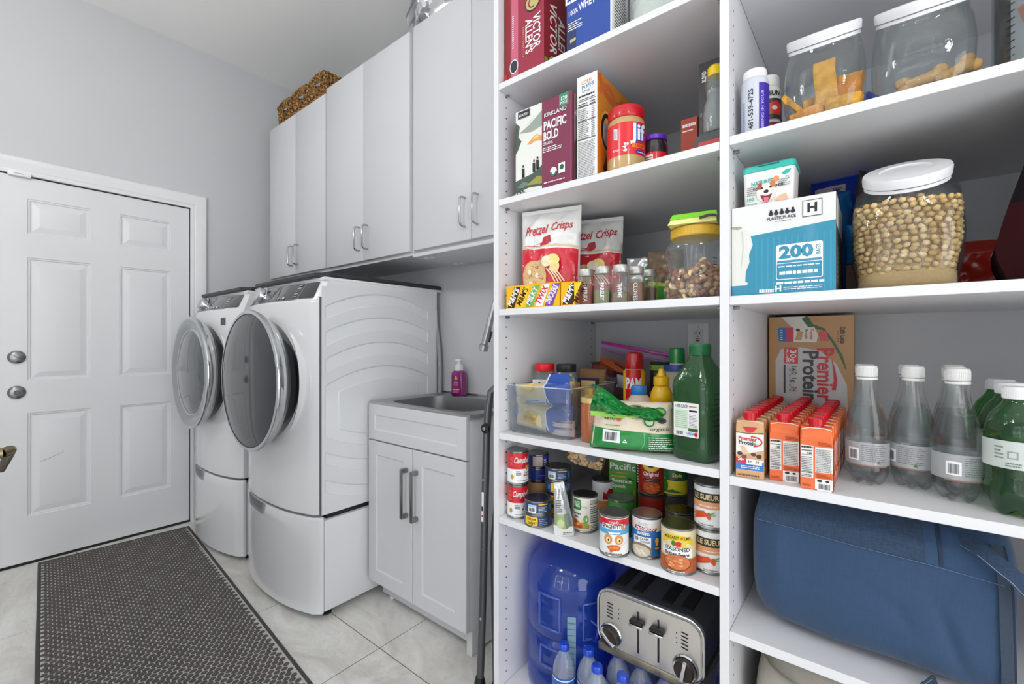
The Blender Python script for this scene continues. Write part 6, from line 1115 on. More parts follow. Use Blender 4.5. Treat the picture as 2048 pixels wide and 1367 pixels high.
OT2 = M((212, 138, 42), 0.65, bump=0.9, bscale=70, var=0.5, vscale=70)
def slab(lb, x, y, z, w_, h, d, rx, ry, rz, m, sd):
    t_ = MB().grid(1, 1, lambda i, j: (0, 0, 0), m); t_.bm.clear(); rr = random.Random(sd)
    bm = bmesh.new(); bmesh.ops.create_cube(bm, size=1); bmesh.ops.subdivide_edges(bm, edges=bm.edges[:], cuts=5, use_grid_fill=True)
    for v in bm.verts:
        v.co = Vector((v.co.x*w_, v.co.y*d, v.co.z*h)); n_ = noise.noise_vector(v.co*70+Vector((sd, 0, 0))); v.co += Vector((n_.x*0.0025, n_.y*0.0035, n_.z*0.002))
    bmesh.ops.bevel(bm, geom=[e for e in bm.edges if e.calc_face_angle(0) > 1.0], offset=0.001, segments=1, affect='EDGES')
    o = t_.take(bm, m).build('dog_treat', None, sharp=50); o.location = (x, y, z); o.rotation_euler = [math.radians(q) for q in (rx, ry, rz)]
    tag(o, lb, 'dog treat', 'orange dog treats in the left jar'); return o
slab('tall orange treat slab standing upright in the middle of the left jar', -0.072, 1.080, y1+0.066, 0.036, 0.110, 0.010, 8, -4, 8, OT, 1)
slab('thin orange treat stick leaning against the left side of the left jar', -0.119, 1.074, y1+0.042, 0.011, 0.080, 0.009, 0, -38, 4, OT, 2)
slab('wide orange treat chunk at the right wall of the left jar', -0.036, 1.092, y1+0.062, 0.042, 0.052, 0.018, 12, 10, -14, OT2, 3)
slab('flat brown-orange treat lying at the lower left of the left jar', -0.105, 1.082, y1+0.022, 0.056, 0.026, 0.03, 0, -14, 10, OT2, 4)
slab('orange treat chunk lying at the lower right of the left jar', -0.043, 1.078, y1+0.024, 0.056, 0.036, 0.03, 0, 6, -6, OT, 5)
slab('small orange treat behind the upright slab', -0.092, 1.100, y1+0.042, 0.036, 0.046, 0.014, 10, -16, 20, OT, 6)
slab('orange treat lying flat at the base under the upright slab', -0.078, 1.070, y1+0.008, 0.05, 0.012, 0.02, 0, 3, -5, OT, 7)
def bone(lb, x, y, z, rz, ry, s_=1):
    B = M((190, 150, 92), 0.75, bump=0.5, bscale=200)
    m = MB().tube([(-0.02*s_, 0, 0), (-0.012*s_, 0, 0), (0, 0, 0), (0.012*s_, 0, 0), (0.02*s_, 0, 0)], [0.010, 0.0105, 0.010, 0.0105, 0.010], B, 12)
    for sx in (-1, 1):
        for sy in (-1, 1):
            bm = bmesh.new(); bmesh.ops.create_icosphere(bm, subdivisions=2, radius=0.0115); m.take(bm, B, Matrix.Translation((sx*0.021*s_, sy*0.0085, 0)) @ Matrix.Scale(0.8, 4, (0, 0, 1)))
    o = m.build('dog_biscuit', None, sharp=60); o.location = (x, y, z); o.rotation_euler = (math.radians(70), math.radians(ry), math.radians(rz)); tag(o, lb, 'dog biscuit', 'bone biscuits in the right jar')
bone('bone-shaped biscuit lying at the bottom left of the right jar', 0.070, 1.085, y1+0.036, 4, -10, 1.2)
bone('bone-shaped biscuit leaning up at the right side of the right jar', 0.112, 1.095, y1+0.040, 8, -26, 1.1)
bone('bone-shaped biscuit half hidden beneath the other two in the right jar', 0.085, 1.088, y1+0.016, -6, 0, 1.0)
t = thing('blue_spray_bottle', 'blue plastic bottle lying behind the orange treat jar', 'bottle', (-0.035, 1.30, y1+0.05), 0)
MB().lathe([(0.02, -0.09), (0.045, -0.08), (0.048, 0.03), (0.02, 0.06), (0.012, 0.07)], M((38, 74, 190), 0.3, coat=0.3), 28, mat4=Matrix.Translation((0, 0, 0.035)) @ Matrix.Rotation(PI/2, 4, 'Y')).build('bottle_body', t); MB().lathe([(0.013, 0.07), (0.015, 0.072), (0.015, 0.09), (0.01, 0.094)], M((30, 70, 200), 0.3), 20, mat4=Matrix.Translation((0, 0, 0.035)) @ Matrix.Rotation(PI/2, 4, 'Y')).build('cap', t)
t = thing('storage_jar', 'tall clear jar with printed measuring marks at the right edge of the upper shelf', 'jar', (0.232, 1.118, y1), face(0.232, 1.118))
MB().lathe([(0.06, 0), (0.07, 0.005), (0.072, 0.05), (0.072, 0.17), (0.066, 0.19), (0.06, 0.195)], GL((214, 220, 222), 0.06, 0.5), 48).build('jar_body', t, sharp=50)
MB().lathe([(0.062, 0.19), (0.064, 0.192), (0.064, 0.215), (0.06, 0.218), (0.004, 0.2185)], M((30, 30, 32), 0.4), 40).build('lid', t, label='black lid')
a = Art(); a.rect(-0.050, 0.005, -0.025, 0.17, M((128, 136, 140), 0.4)); [a.rect(-0.056, 0.03+0.012*k, -0.044, 0.0315+0.012*k, K) for k in range(10)]; a.poly([(-0.04, 0.10), (0.03, 0.12), (0.03, 0.03), (-0.02, 0.03)], M((134, 92, 76), 0.5)); a.cyl(0.0722).build('label', t)
MB().lathe([(0.066, 0.004), (0.068, 0.01), (0.068, 0.175), (0.004, 0.178)], M((58, 50, 48), 0.7, bump=0.6, bscale=120, var=0.3, vscale=60), 36).build('contents', t)

# right bay second shelf
y2 = ZS['R2']
TEAL = M((34, 136, 168), 0.4, coat=0.2); BXW = M((226, 228, 226), 0.45)
def fa(a, w_, h):
    a.rect(0, 0, w_, h, BXW).poly([(0, 0), (w_, 0), (w_, h*0.72), (0.02, h*0.655), (0.0, h*0.65)], TEAL)
    for k in range(13): a.rect(0.045+0.0105*k, 0.004, 0.0475+0.0105*k, h*0.62, M((44, 150, 182), 0.35), lay=3)
    BG = M((222, 222, 216), 0.4)
    a.poly([(0.0, 0.022), (0.028, 0.022), (0.032, 0.026), (0.026, 0.030), (0.027, 0.05), (0.034, 0.07), (0.033, 0.085), (0.040, 0.105), (0.036, 0.125), (0.028, 0.138), (0.010, 0.142), (0.0, 0.144)], BG, lay=5).poly([(0.0, 0.143), (0.012, 0.140), (0.020, 0.143), (0.016, 0.147), (0.0, 0.148)], M((160, 166, 140), 0.5), lay=6)
    a.stroke([(0.020, 0.135), (0.022, 0.10), (0.018, 0.06)], 0.002, M((200, 200, 196), 0.4), lay=7).stroke([(0.030, 0.125), (0.034, 0.10)], 0.002, W, lay=7)
    a.poly(rr_pts(0.082, 0.028, 0.160, 0.098, 0.004), W, lay=8).poly(rr_pts(0.0835, 0.0295, 0.1585, 0.066, 0.003), TEAL, lay=9).rect(0.0835, 0.060, 0.1585, 0.0612, W, lay=10)
    a.text('200', 0.116, 0.081, 0.032, TEAL, 0.05, width=0.058, lay=10).text('BAGS', 0.153, 0.082, 0.010, TEAL, 0.02, rotd=90, width=0.020, lay=10).fine(0.086, 0.053, 0.155, 0.058, 1, W, lay=10, rag=0.02).fine(0.088, 0.038, 0.152, 0.046, 1, W, lay=10, rag=0.05, th=0.8)
    a.fine(0.082, 0.019, 0.162, 0.024, 1, W, lay=10, rag=0, th=0.9).fine(0.095, 0.008, 0.160, 0.015, 2, W, lay=10).text('H', 0.086, 0.010, 0.016, W, 0.04, lay=10).fine(0.052, 0.004, 0.078, 0.012, 1, W, lay=10, rag=0, th=0.9)
    u0, u1 = 0.127, 0.159; v0, v1 = h-0.040, h-0.008
    a.rect(u0, v0, u1, v1, K, lay=8).rect(u0+0.0013, v0+0.0013, u1-0.0013, v1-0.0013, BXW, lay=9).text('H', (u0+u1)/2, (v0+v1)/2, 0.024, K, 0.04, lay=10)
    for k in range(5): a.ell(0.073+0.0095*k, h-0.024, 0.0042, 0.0042, NAVY, 10, lay=8).rect(0.071+0.0095*k, h-0.021, 0.075+0.0095*k, h-0.0165, NAVY, lay=8)
    a.text('PLASTICPLACE', 0.091, h-0.034, 0.009, NAVY, 0.02, width=0.050, lay=8).fine(0.08, h-0.041, 0.108, h-0.039, 1, INK, lay=8, rag=0)
def sa(a, d, h): a.rect(0, 0, d, h, BXW).rect(0, 0, d, h*0.68, M((70, 60, 58), 0.5)).fine(0.02, 0.02, d*0.8, h*0.5, 8, M((150, 140, 134), 0.5)).rect(0, 0, 0.004, h, BARE)
carton('trash_bag_box', 'white and teal corrugated box of 200 bags at the left of the middle right shelf', -0.233, 1.036, y2, 0.180, 0.22, 0.187, BARE, fa, sa)
def wfa(a, w_, h):
    T_ = M((40, 178, 166), 0.35)
    a.text('NATURES', 0.036, h-0.024, 0.012, T_, 0.03, width=0.040, rotd=2).text('toothwipes', 0.047, h-0.034, 0.012, INK, 0.02, width=0.056, rotd=2).ell(0.062, h-0.021, 0.0055, 0.006, M((230, 150, 90), 0.4)).poly([(0.072, h-0.012), (0.08, h-0.006), (0.089, h-0.006), (0.084, h-0.014), (0.076, h-0.016)], T_).text('D', 0.082, h-0.023, 0.010, T_, 0.0)
    a.ell(0.044, 0.028, 0.018, 0.020, M((236, 232, 226), 0.4), 24).poly([(0.028, 0.047), (0.033, 0.052), (0.037, 0.044), (0.034, 0.036), (0.027, 0.036)], M((170, 80, 50), 0.4)).poly([(0.060, 0.047), (0.055, 0.052), (0.050, 0.045), (0.053, 0.037), (0.061, 0.037)], M((206, 120, 70), 0.4)).ell(0.036, 0.038, 0.0022, 0.0022, K).ell(0.052, 0.038, 0.0022, 0.0022, K).ell(0.044, 0.030, 0.0045, 0.0035, K)
    a.poly([(0.033, 0.024), (0.044, 0.021), (0.055, 0.024), (0.050, 0.012), (0.044, 0.006), (0.038, 0.012)], M((120, 30, 46), 0.4)).poly([(0.039, 0.018), (0.049, 0.018), (0.047, 0.008), (0.044, 0.006), (0.041, 0.008)], M((240, 110, 140), 0.4)).poly([(0.060, 0.010), (0.070, 0.018), (0.080, 0.020), (0.082, 0.008), (0.070, 0.004)], M((232, 190, 160), 0.4))
    a.fine(0.008, 0.026, 0.026, 0.046, 5, M((90, 90, 95), 0.5), th=0.35).fine(0.066, 0.036, 0.088, 0.052, 4, M((90, 90, 95), 0.5), th=0.35).text('100', 0.014, 0.018, 0.010, T_, 0.02).fine(0.008, 0.004, 0.028, 0.011, 2, T_)
t = thing('pet_wipes_tub', 'white pet wipes tub with turquoise lid and smiling dog, on the teal bag box', 'tub', (-0.218, 1.056, y2+0.1875), 0)
MB().loft([[(x, y, z) for x, y in rr_pts(0.004-e, 0.004-e, 0.094+e, 0.075+e, 0.008)] for z, e in ((0, 0), (0.07, 0.002), (0.074, 0.003))], M((236, 236, 234), 0.35)).build('tub', t)
o = MB().loft([[(x, y, z) for x, y in rr_pts(-e, -e, 0.098+e, 0.079+e, 0.009)] for z, e in ((0.074, 0), (0.0745, 0.001), (0.086, 0.0), (0.089, -0.003))], M((44, 182, 170), 0.35)).build('lid', t, label='turquoise lid')
MB().box(0.03, 0.07, -0.0018, 0.001, 0.0835, 0.0862, M((20, 110, 104), 0.4), bev=0.001).build('latch', o)
a = Art(0.0004); wfa(a, 0.094, 0.074); a.lay_on(lambda u, v, o: (u+0.002, 0.0035-o-v*0.03, v)).build('front_print', t)
# bags behind
BB1 = M((22, 100, 172), 0.3, coat=0.3, bump=0.3, bscale=30)
t = thing('light_blue_pouch', 'sky blue round-topped pouch behind the teal bag box', 'pouch', (-0.100, 1.345, y2), 0); pillow(t, 'pouch_skin', 0.16, 0.268, 0.08, BB1, seed=101, amp=0.014, taper=0.25, fullt=5)
t = thing('royal_blue_box', 'royal blue packet with jagged torn top and barcode label behind the sky blue pouch', 'packet', (-0.060, 1.40, y2), -6)
pillow(t, 'packet_skin', 0.13, 0.315, 0.07, M((20, 52, 170), 0.3, coat=0.3), lambda a: a.rect(-0.055, 0.27, 0.01, 0.298, M((190, 180, 180), 0.4)).bars(-0.048, 0.272, -0.02, 0.284).fine(-0.016, 0.274, 0.006, 0.294, 4, INK), seed=102, amp=0.010, topseal=0.012)
t = thing('dark_packet', 'dark brown open packet edge between the blue packet and the kibble jar', 'packet', (0.018, 1.33, y2), 62)
pillow(t, 'packet_skin', 0.17, 0.285, 0.05, M((46, 34, 32), 0.5), seed=103, amp=0.012)
t = thing('blue_sleeve', 'small bright blue crumpled sleeve beside the bag box', 'sleeve', (-0.018, 1.24, y2+0.075), 30); pillow(t, 'sleeve_skin', 0.06, 0.085, 0.05, M((22, 116, 180), 0.3, coat=0.3), seed=104, amp=0.010)
carton('tan_carton', 'plain tan carton low behind the teal bag box and kibble jar', -0.045, 1.23, y2, 0.05, 0.06, 0.074, M((120, 92, 72), 0.7))
kj, khw, khd = cracker_jar('kibble_jar', 'large clear jar filled with tan kibble, white tilted lid, middle right shelf', 0.048, 1.050, y2, 0.162, 0.165, 0.200, 30, 0.063)
# kibble pressed against the jar wall
rr = random.Random(21); m = MB(); K1 = M((206, 172, 112), 0.7, var=0.12, vscale=60); K2 = M((192, 154, 96), 0.7, var=0.12, vscale=60); K3 = M((222, 190, 134), 0.7, var=0.1, vscale=60)
def kib_ring(z, inset):
    q = z/0.200; s_ = 0.84+0.16*min(1, q/0.45); return (khw*s_-inset, khd*s_-inset)
base_k = bmesh.new(); bmesh.ops.create_icosphere(base_k, subdivisions=1, radius=1)
bk = [v.co.copy() for v in base_k.verts]; bf = [[v.index for v in f.verts] for f in base_k.faces]; base_k.free()
big = bmesh.new(); mats_ = [K1, K2, K3]
for mm in mats_: m.mi(mm)
def addk(P, s_, ang, tl):
    R_ = Matrix.Rotation(ang, 3, 'Z') @ Matrix.Rotation(tl[0], 3, 'X') @ Matrix.Rotation(tl[1], 3, 'Y'); mi_ = rr.randrange(3); V = [m.bm.verts.new(P+R_ @ Vector((c.x*s_[0], c.y*s_[1], c.z*s_[2]))) for c in bk]
    for f in bf: m.bm.faces.new([V[i] for i in f]).material_index = mi_
for lay in range(2):
    z = 0.028
    while z < 0.158-lay*0.004:
        rx, ry = kib_ring(z, 0.0075+lay*0.007); n_ = int(2*PI*(rx+ry)/2/0.0122); o_ = rr.random()
        for i in range(n_):
            a = 2*PI*(i+o_)/n_; c_, s_ = math.cos(a), math.sin(a); k = (abs(c_)**3.4+abs(s_)**3.4)**(-1/3.4)
            if s_ > 0.55: continue
            addk(Vector((rx*c_*k+rr.uniform(-.001, .001), ry*s_*k+rr.uniform(-.001, .0015), z+rr.uniform(-0.0025, 0.0025))), (rr.uniform(0.0060, 0.0074), rr.uniform(0.0040, 0.0048), rr.uniform(0.0052, 0.0063)), a+PI/2+rr.uniform(-.4, .4), (rr.uniform(-.6, .6), rr.uniform(-.8, .8)))
        z += 0.0098
for i in range(260):
    a, q = rr.uniform(0, 6.28), math.sqrt(rr.random()); addk(Vector((0.068*q*math.cos(a), 0.068*q*math.sin(a), 0.158+rr.uniform(-0.002, 0.005))), (0.006, 0.0042, 0.0052), rr.uniform(0, 6), (rr.uniform(-.6, .6), rr.uniform(-.6, .6)))
KD = M((196, 164, 110), 0.85, bump=0.9, bscale=500, var=0.12, vscale=150)
def cr(z, s_): return [(khw*s_*math.cos(2*PI*i/40)*(abs(math.cos(2*PI*i/40))**3.4+abs(math.sin(2*PI*i/40))**3.4)**(-1/3.4), khd*s_*math.sin(2*PI*i/40)*(abs(math.cos(2*PI*i/40))**3.4+abs(math.sin(2*PI*i/40))**3.4)**(-1/3.4), z) for i in range(40)]
m.loft([cr(0.003, 0.80), cr(0.010, 0.86), cr(0.028, 0.865), cr(0.032, 0.80), cr(0.14, 0.84), cr(0.155, 0.80)], KD)
o = m.build('kibble', None, sharp=80); o.location = (0.048, 1.050+0.0825, y2); tag(o, 'tan dog kibble filling the large clear jar', 'kibble'); o['kind'] = 'stuff'
t = thing('red_scoop', 'red scoop handle poking out of the kibble', 'scoop', (0.045, 1.085, y2+0.166), 6, ry=-6); MB().box(-0.014, 0.014, -0.004, 0.004, -0.002, 0.003, M((206, 34, 56), 0.35), bev=0.002).build('handle', t)
t = thing('red_bag', 'glossy red food bag on the shelf behind the kibble jar', 'bag', (0.225, 1.40, y2), 6)
pillow(t, 'bag_skin', 0.20, 0.125, 0.08, M((196, 42, 24), 0.25, coat=0.5), seed=110, amp=0.012, fullt=4)
t = thing('clear_spray', 'small clear capped bottle standing against the back wall behind the red bag', 'bottle', (0.245, 1.50, y2+0.0), 0); MB().lathe([(0.02, 0), (0.024, 0.004), (0.024, 0.11), (0.012, 0.14), (0.010, 0.15)], GL((220, 226, 228), 0.2, 0.4), 24).build('bottle_body', t); MB().lathe([(0.012, 0.148), (0.012, 0.175)], SPW, 20).build('cap', t)
t = thing('black_pet_bag', 'large black and maroon bag leaning at the right edge of the middle right shelf', 'bag', (0.262, 1.075, y2), 0)
BKM = M((16, 14, 16), 0.85, spec=0.1); MRN = M((40, 10, 13), 0.85, spec=0.1)
MB().loft([[(x, y, z) for x, y in ((x0, 0), (0.16, -0.01), (0.16, 0.20), (x0+0.02, 0.18))] for x0, z in ((-0.088, 0.0), (-0.102, 0.04), (-0.104, 0.06), (-0.088, 0.13))], MRN).build('lower_panel', t, label='dark maroon lower panel')
MB().loft([[(x, y, z) for x, y in ((x0, 0), (0.16, -0.01), (0.16, 0.20), (x0+0.02, 0.18))] for x0, z in ((-0.088, 0.1302), (-0.055, 0.25), (-0.040, 0.315))], BKM).build('upper_panel', t, label='black upper panel')

# ------------------------------------------------------------------ right bay third shelf
y3 = ZS['R3']
CT = M((192, 152, 110), 0.6)
def fa(a, w_, h):
    a.rect(0, 0, w_, h, CT).rect(0.0, 0, 0.012, h, M((196, 148, 90), 0.5))
    a.poly([(0.018, 0.02), (0.016, 0.27-0.04), (0.03, 0.262), (0.075, 0.268), (0.12, 0.258), (0.155, 0.225), (0.178, 0.17), (0.180, 0.10), (0.165, 0.04), (0.14, 0.0), (0.02, 0.0)], M((204, 204, 202), 0.45)).poly([(0.03, h), (0.09, h), (0.11, 0.300), (0.06, 0.318)], M((220, 216, 206), 0.45))
    a.stroke([(0.085, h-0.002), (0.10, 0.325), (0.128, 0.316), (0.15, 0.28), (0.166, 0.245), (0.176, 0.21)], [0.016, 0.014, 0.006, 0.006, 0.007, 0.002], M((54, 96, 60), 0.4))
    a.poly([(0.024, 0.284), (0.040, 0.283), (0.042, 0.322), (0.022, 0.322)], M((36, 112, 176), 0.4)).poly([(0.040, 0.283), (0.060, 0.282), (0.060, 0.322), (0.042, 0.322)], M((196, 60, 90), 0.4)).poly([(0.060, 0.282), (0.112, 0.281), (0.116, 0.30), (0.108, 0.322), (0.060, 0.322)], M((226, 216, 200), 0.4)).text('Premier', 0.101, 0.303, 0.014, M((190, 40, 50), 0.4), 0.02, rotd=-90, width=0.030).text('Protein', 0.089, 0.303, 0.012, INK, 0.02, rotd=-90, width=0.026).fine(0.028, 0.288, 0.034, 0.318, 6, W).poly([(0.063, 0.288), (0.078, 0.286), (0.082, 0.31), (0.07, 0.312)], M((190, 150, 110), 0.4)).ell(0.07, 0.315, 0.005, 0.004, M((60, 36, 28), 0.4))
    a.ell(0.127, 0.303, 0.010, 0.010, M((206, 62, 62), 0.35)).rect(0.120, 0.285, 0.138, 0.297, M((206, 62, 62), 0.35))
    R_ = M((214, 58, 58), 0.4); a.rect(0.038, 0.222, 0.070, 0.266, R_).text('30g', 0.058, 0.244, 0.021, W, 0.02, rotd=-90, width=0.034).text('PROTEIN', 0.044, 0.244, 0.008, W, 0.02, rotd=-90, width=0.036)
    a.text('Premier', 0.130, 0.196, 0.052, M((206, 32, 42), 0.4), 0.02, rotd=-90, width=0.142).text('Protein', 0.097, 0.190, 0.050, M((48, 48, 52), 0.4), 0.025, rotd=-90, width=0.136)
    a.stroke([(0.146, 0.235), (0.151, 0.21), (0.154, 0.18), (0.150, 0.155)], [0.001, 0.004, 0.007, 0.009], M((206, 40, 48), 0.4)).text('160', 0.060, 0.205, 0.018, INK, 0.0, rotd=-90, width=0.022).text('1g', 0.060, 0.178, 0.018, INK, 0.0, rotd=-90, width=0.012).text('24', 0.060, 0.152, 0.018, INK, 0.0, rotd=-90, width=0.014).rect(0.0375, 0.14, 0.0405, 0.218, INK).fine(0.050, 0.145, 0.0525, 0.215, 5, INK)
    a.text('Cafe Latte', 0.169, 0.300, 0.014, INK, 0.01, rotd=-90, width=0.044).fine(0.158, 0.282, 0.160, 0.315, 5, INK)
carton('protein_shake_box', 'upright tan protein shake carton against the back wall behind the small cartons', -0.229, 1.452, y3, 0.192, 0.13, 0.352, CT, fa, None, cat='box')
# small drink cartons, one proper carton then copies
def mini(label, front, loc, rz, side=None):
    t = thing('protein_carton', label, 'carton', loc, rz, 'red-capped protein drink cartons'); w_, d, h = 0.0525, 0.040, 0.118
    bm = bmesh.new(); SK = side or front[0]
    R = [[(x, y, z) for x, y in rr_pts(-w_/2*k, -d/2*kd, w_/2*k, d/2*kd, 0.004)] for z, k, kd in ((0, 0.96, 0.96), (0.003, 1, 1), (h-0.016, 1, 1), (h-0.010, 0.98, 0.93), (h-0.001, 0.97, 0.66), (h, 0.95, 0.60))]
    MB().loft(R, SK).build('body', t, sharp=30)
    MB().tube([(-w_/2+0.001, -d/2*0.7, h-0.012), (-w_/2+0.003, -d/2*0.7, h-0.004), (-0.012, -d/2*0.72, h-0.001), (0.012, -d/2*0.72, h-0.001), (w_/2-0.003, -d/2*0.7, h-0.004), (w_/2-0.001, -d/2*0.7, h-0.012)], 0.0011, M((226, 216, 206), 0.4), 6).build('seam', t)
    m = MB().lathe([(0.0115, h-0.004), (0.0118, h+0.002), (0.0115, h+0.004)], RED_CAP, 24).lathe([(0.0125, h+0.0035), (0.013, h+0.005), (0.013, h+0.0155), (0.0115, h+0.0175), (0.003, h+0.0178)], RED_CAP, 28, mat4=Matrix.Translation((0, 0.0, 0)))
    for k in range(24): m.box(-0.0007, 0.0007, 0.0127, 0.0138, h+0.005, h+0.0155, RED_CAP, mat4=Matrix.Rotation(2*PI*k/24, 4, 'Z'))
    m.build('cap', t, label='red ribbed cap')
    a = Art(0.0004, 0.00014); front[1](a, w_, h); a.front(-d/2, -w_/2).build('front_print', t)
    if front[2]: a = Art(0.0004, 0.00014); front[2](a, d, h); a.right(w_/2, -d/2).build('side_print', t)
    return t
PT = M((206, 160, 112), 0.4, coat=0.2); PO = M((230, 104, 40), 0.35, coat=0.25); WW = M((232, 232, 228), 0.4)
def f_latte(a, w_, h):
    a.rect(0.001, 0.016, w_-0.001, 0.092, WW).rect(0.001, 0.001, w_-0.001, 0.016, PT).rect(0.001, 0.0165, w_-0.001, 0.035, M((46, 120, 200), 0.35)).stroke([(0.001, 0.094), (w_/2, 0.092), (w_-0.001, 0.095)], 0.0015, M((40, 90, 50), 0.4)).poly([(w_/2-0.014, 0.106), (w_/2+0.014, 0.106), (w_/2+0.006, 0.096), (w_/2, 0.094), (w_/2-0.006, 0.096)], RED)
    a.text('Premier', 0.022, 0.081, 0.011, M((196, 36, 46), 0.4), 0.03, rotd=-3, width=0.034).text('Protein', 0.022, 0.0725, 0.011, INK, 0.03, rotd=-3, width=0.032).arc(0.030, 0.0765, 0.018, 0.010, -80, 95, 0.0025, M((196, 36, 46), 0.4))
    a.poly([(0.008, 0.066), (0.016, 0.067), (0.030, 0.04), (0.022, 0.038)], M((226, 186, 146), 0.4)).poly([(0.001, 0.046), (0.02, 0.050), (w_-0.001, 0.060), (w_-0.001, 0.040), (0.001, 0.036)], M((206, 164, 126), 0.4)).ell(0.008, 0.05, 0.005, 0.004, M((80, 44, 34), 0.4)).ell(0.033, 0.05, 0.005, 0.0035, M((90, 50, 38), 0.4)).ell(0.043, 0.047, 0.005, 0.0045, M((70, 36, 28), 0.4)).ell(0.016, 0.044, 0.005, 0.004, M((90, 80, 60), 0.4))
    a.rect(0.001, 0.031, 0.020, 0.042, RED).text('30g', 0.010, 0.038, 0.008, W, 0.03).rect(0.020, 0.029, w_-0.004, 0.040, WW).text('1g', 0.026, 0.035, 0.007, INK, 0.03).text('24', 0.040, 0.035, 0.006, INK, 0.02).fine(0.010, 0.021, 0.044, 0.028, 2, W, rag=0.1).fine(0.004, 0.005, 0.045, 0.011, 1, M((110, 70, 50), 0.5))
def f_or(a, w_, h):
    a.rect(0.0008, 0.0008, w_-0.0008, h-0.022, PO).rect(0.001, 0.022, 0.021, 0.084, WW).rect(0.024, 0.034, w_-0.001, 0.082, WW).rect(0.0238, 0.002, w_-0.001, 0.022, WW).bars(0.029, 0.003, w_-0.005, 0.013).ell(0.031, 0.0185, 0.004, 0.0025, K).ell(0.043, 0.0185, 0.003, 0.002, K)
    a.fine(0.002, 0.079, 0.020, 0.083, 1, K, th=0.8, rag=0).rect(0.002, 0.0735, 0.020, 0.0748, K).text('160', 0.015, 0.069, 0.0055, K, 0.03).rect(0.002, 0.0655, 0.020, 0.0662, K).fine(0.002, 0.034, 0.020, 0.064, 9, INK, th=0.35, rag=0.1).rect(0.002, 0.0315, 0.020, 0.0328, K).fine(0.002, 0.024, 0.019, 0.030, 2, INK)
    a.fine(0.025, 0.036, w_-0.003, 0.080, 13, M((120, 120, 118), 0.5), th=0.4, rag=0.05).fine(0.028, 0.085, w_-0.002, 0.093, 3, M((150, 60, 20), 0.5)).fine(0.026, 0.025, w_-0.002, 0.032, 3, M((140, 50, 20), 0.5)).fine(0.003, 0.006, 0.018, 0.011, 2, M((150, 60, 20), 0.5))
def s_or(a, d, h): a.rect(0.001, 0.001, d-0.001, h-0.022, PO).rect(0.003, 0.02, d-0.003, 0.085, M((226, 220, 214), 0.4)).bars(0.008, 0.003, d-0.008, 0.016).fine(0.005, 0.03, d-0.005, 0.08, 10, INK)
cl = mini('protein carton with white front picture and red cap, front of the left row', (PT, f_latte, lambda a, d, h: a.rect(0.004, 0.01, d-0.004, 0.09, M((190, 150, 110), 0.4))), (-0.200, 1.048, y3), 8)
co = mini('orange protein carton with nutrition panel, front of the middle row', (PO, f_or, s_or), (-0.141, 1.068, y3), 8)
W3 = ('second', 'third', 'fourth', 'fifth', 'sixth', 'seventh', 'eighth', 'ninth')
for k in range(8): copy_to(cl, (-0.2005, 1.048+0.044*(k+1), y3), W3[k]+' from the front among the tan red-capped cartons in the left row', rz=2)
for k in range(8): copy_to(co, (-0.1405+0.0005*k, 1.068+0.043*(k+1), y3), W3[k]+' from the front among the orange cartons in the middle row', rz=2)
copy_to(co, (-0.0845, 1.046, y3), 'orange protein carton standing nearest the shelf edge, front of the right row', rz=6)
for k in range(8): copy_to(co, (-0.0835+0.001*k, 1.046+0.043*(k+1), y3), W3[k]+' from the front among the orange cartons in the right row', rz=2)
# clear sparkling water bottles
SPW_ = LQ((250, 252, 252), 0.72, 1.3); LBG = GL((232, 235, 238), 0.42, 0.3)
t = thing('sparkling_water_bottle', 'clear sparkling water bottle with barcode label, front of the left row', 'bottle', (0, 0, y3), 0, 'clear sparkling water bottles'); rb = 0.0345
P_ = [(0.012, 0.004), (0.020, 0.002), (0.028, 0.010), (rb-0.001, 0.028), (rb, 0.036), (rb-0.0015, 0.04), (rb-0.0015, 0.088), (rb, 0.093), (rb, 0.104), (0.031, 0.128), (0.024, 0.155), (0.0175, 0.180), (0.0148, 0.198), (0.0148, 0.222)]
n_ = 50; rings = []
for r_, z in P_:
    lob = max(0, (0.034-z)/0.034); R = []
    for i in range(n_):
        a = 2*PI*i/n_; k = 1-0.13*lob*(0.5-0.5*math.cos(5*a)); zz = z+0.010*lob*(0.5-0.5*math.cos(5*a)) if z < 0.03 else z
        R.append((r_*k*math.cos(a), r_*k*math.sin(a), max(0.0, zz-0.002)))
    rings.append(R)
MB().loft(rings[:11], SPW_, True, True).build('water', t, sharp=70)
MB().loft([[(x*1.012, y*1.012, z) for x, y, z in R] for R in rings], GL((246, 248, 248), 0.02, 0.6), False, False).build('bottle_body', t, sharp=70)
a = Art(0.0006); a.rect(-0.075, 0.042, 0.075, 0.086, LBG).fine(-0.008, 0.05, 0.033, 0.084, 9, M((110, 112, 116), 0.5), th=0.35).rect(-0.032, 0.050, -0.012, 0.074, W).bars(-0.029, 0.053, -0.015, 0.070, M((90, 92, 96), 0.5)).poly([(0.015, 0.046), (0.022, 0.046), (0.0185, 0.052)], M((40, 130, 70), 0.4)).rect(-0.034, 0.040, 0.034, 0.0425, M((150, 110, 96), 0.5)); a.cyl(rb*1.005).build('label', t)
m = MB().lathe([(0.0162, 0.213), (0.0168, 0.214), (0.0166, 0.232), (0.015, 0.2345), (0.003, 0.2348)], M((226, 227, 226), 0.4), 36).lathe([(0.0165, 0.207), (0.0172, 0.208), (0.0168, 0.212)], M((226, 227, 226), 0.4), 32)
for k in range(40): m.box(-0.0004, 0.0004, 0.0163, 0.0172, 0.215, 0.230, M((226, 227, 226), 0.4), mat4=Matrix.Rotation(2*PI*k/40, 4, 'Z'))
m.build('cap', t, label='white cap')
s0 = t
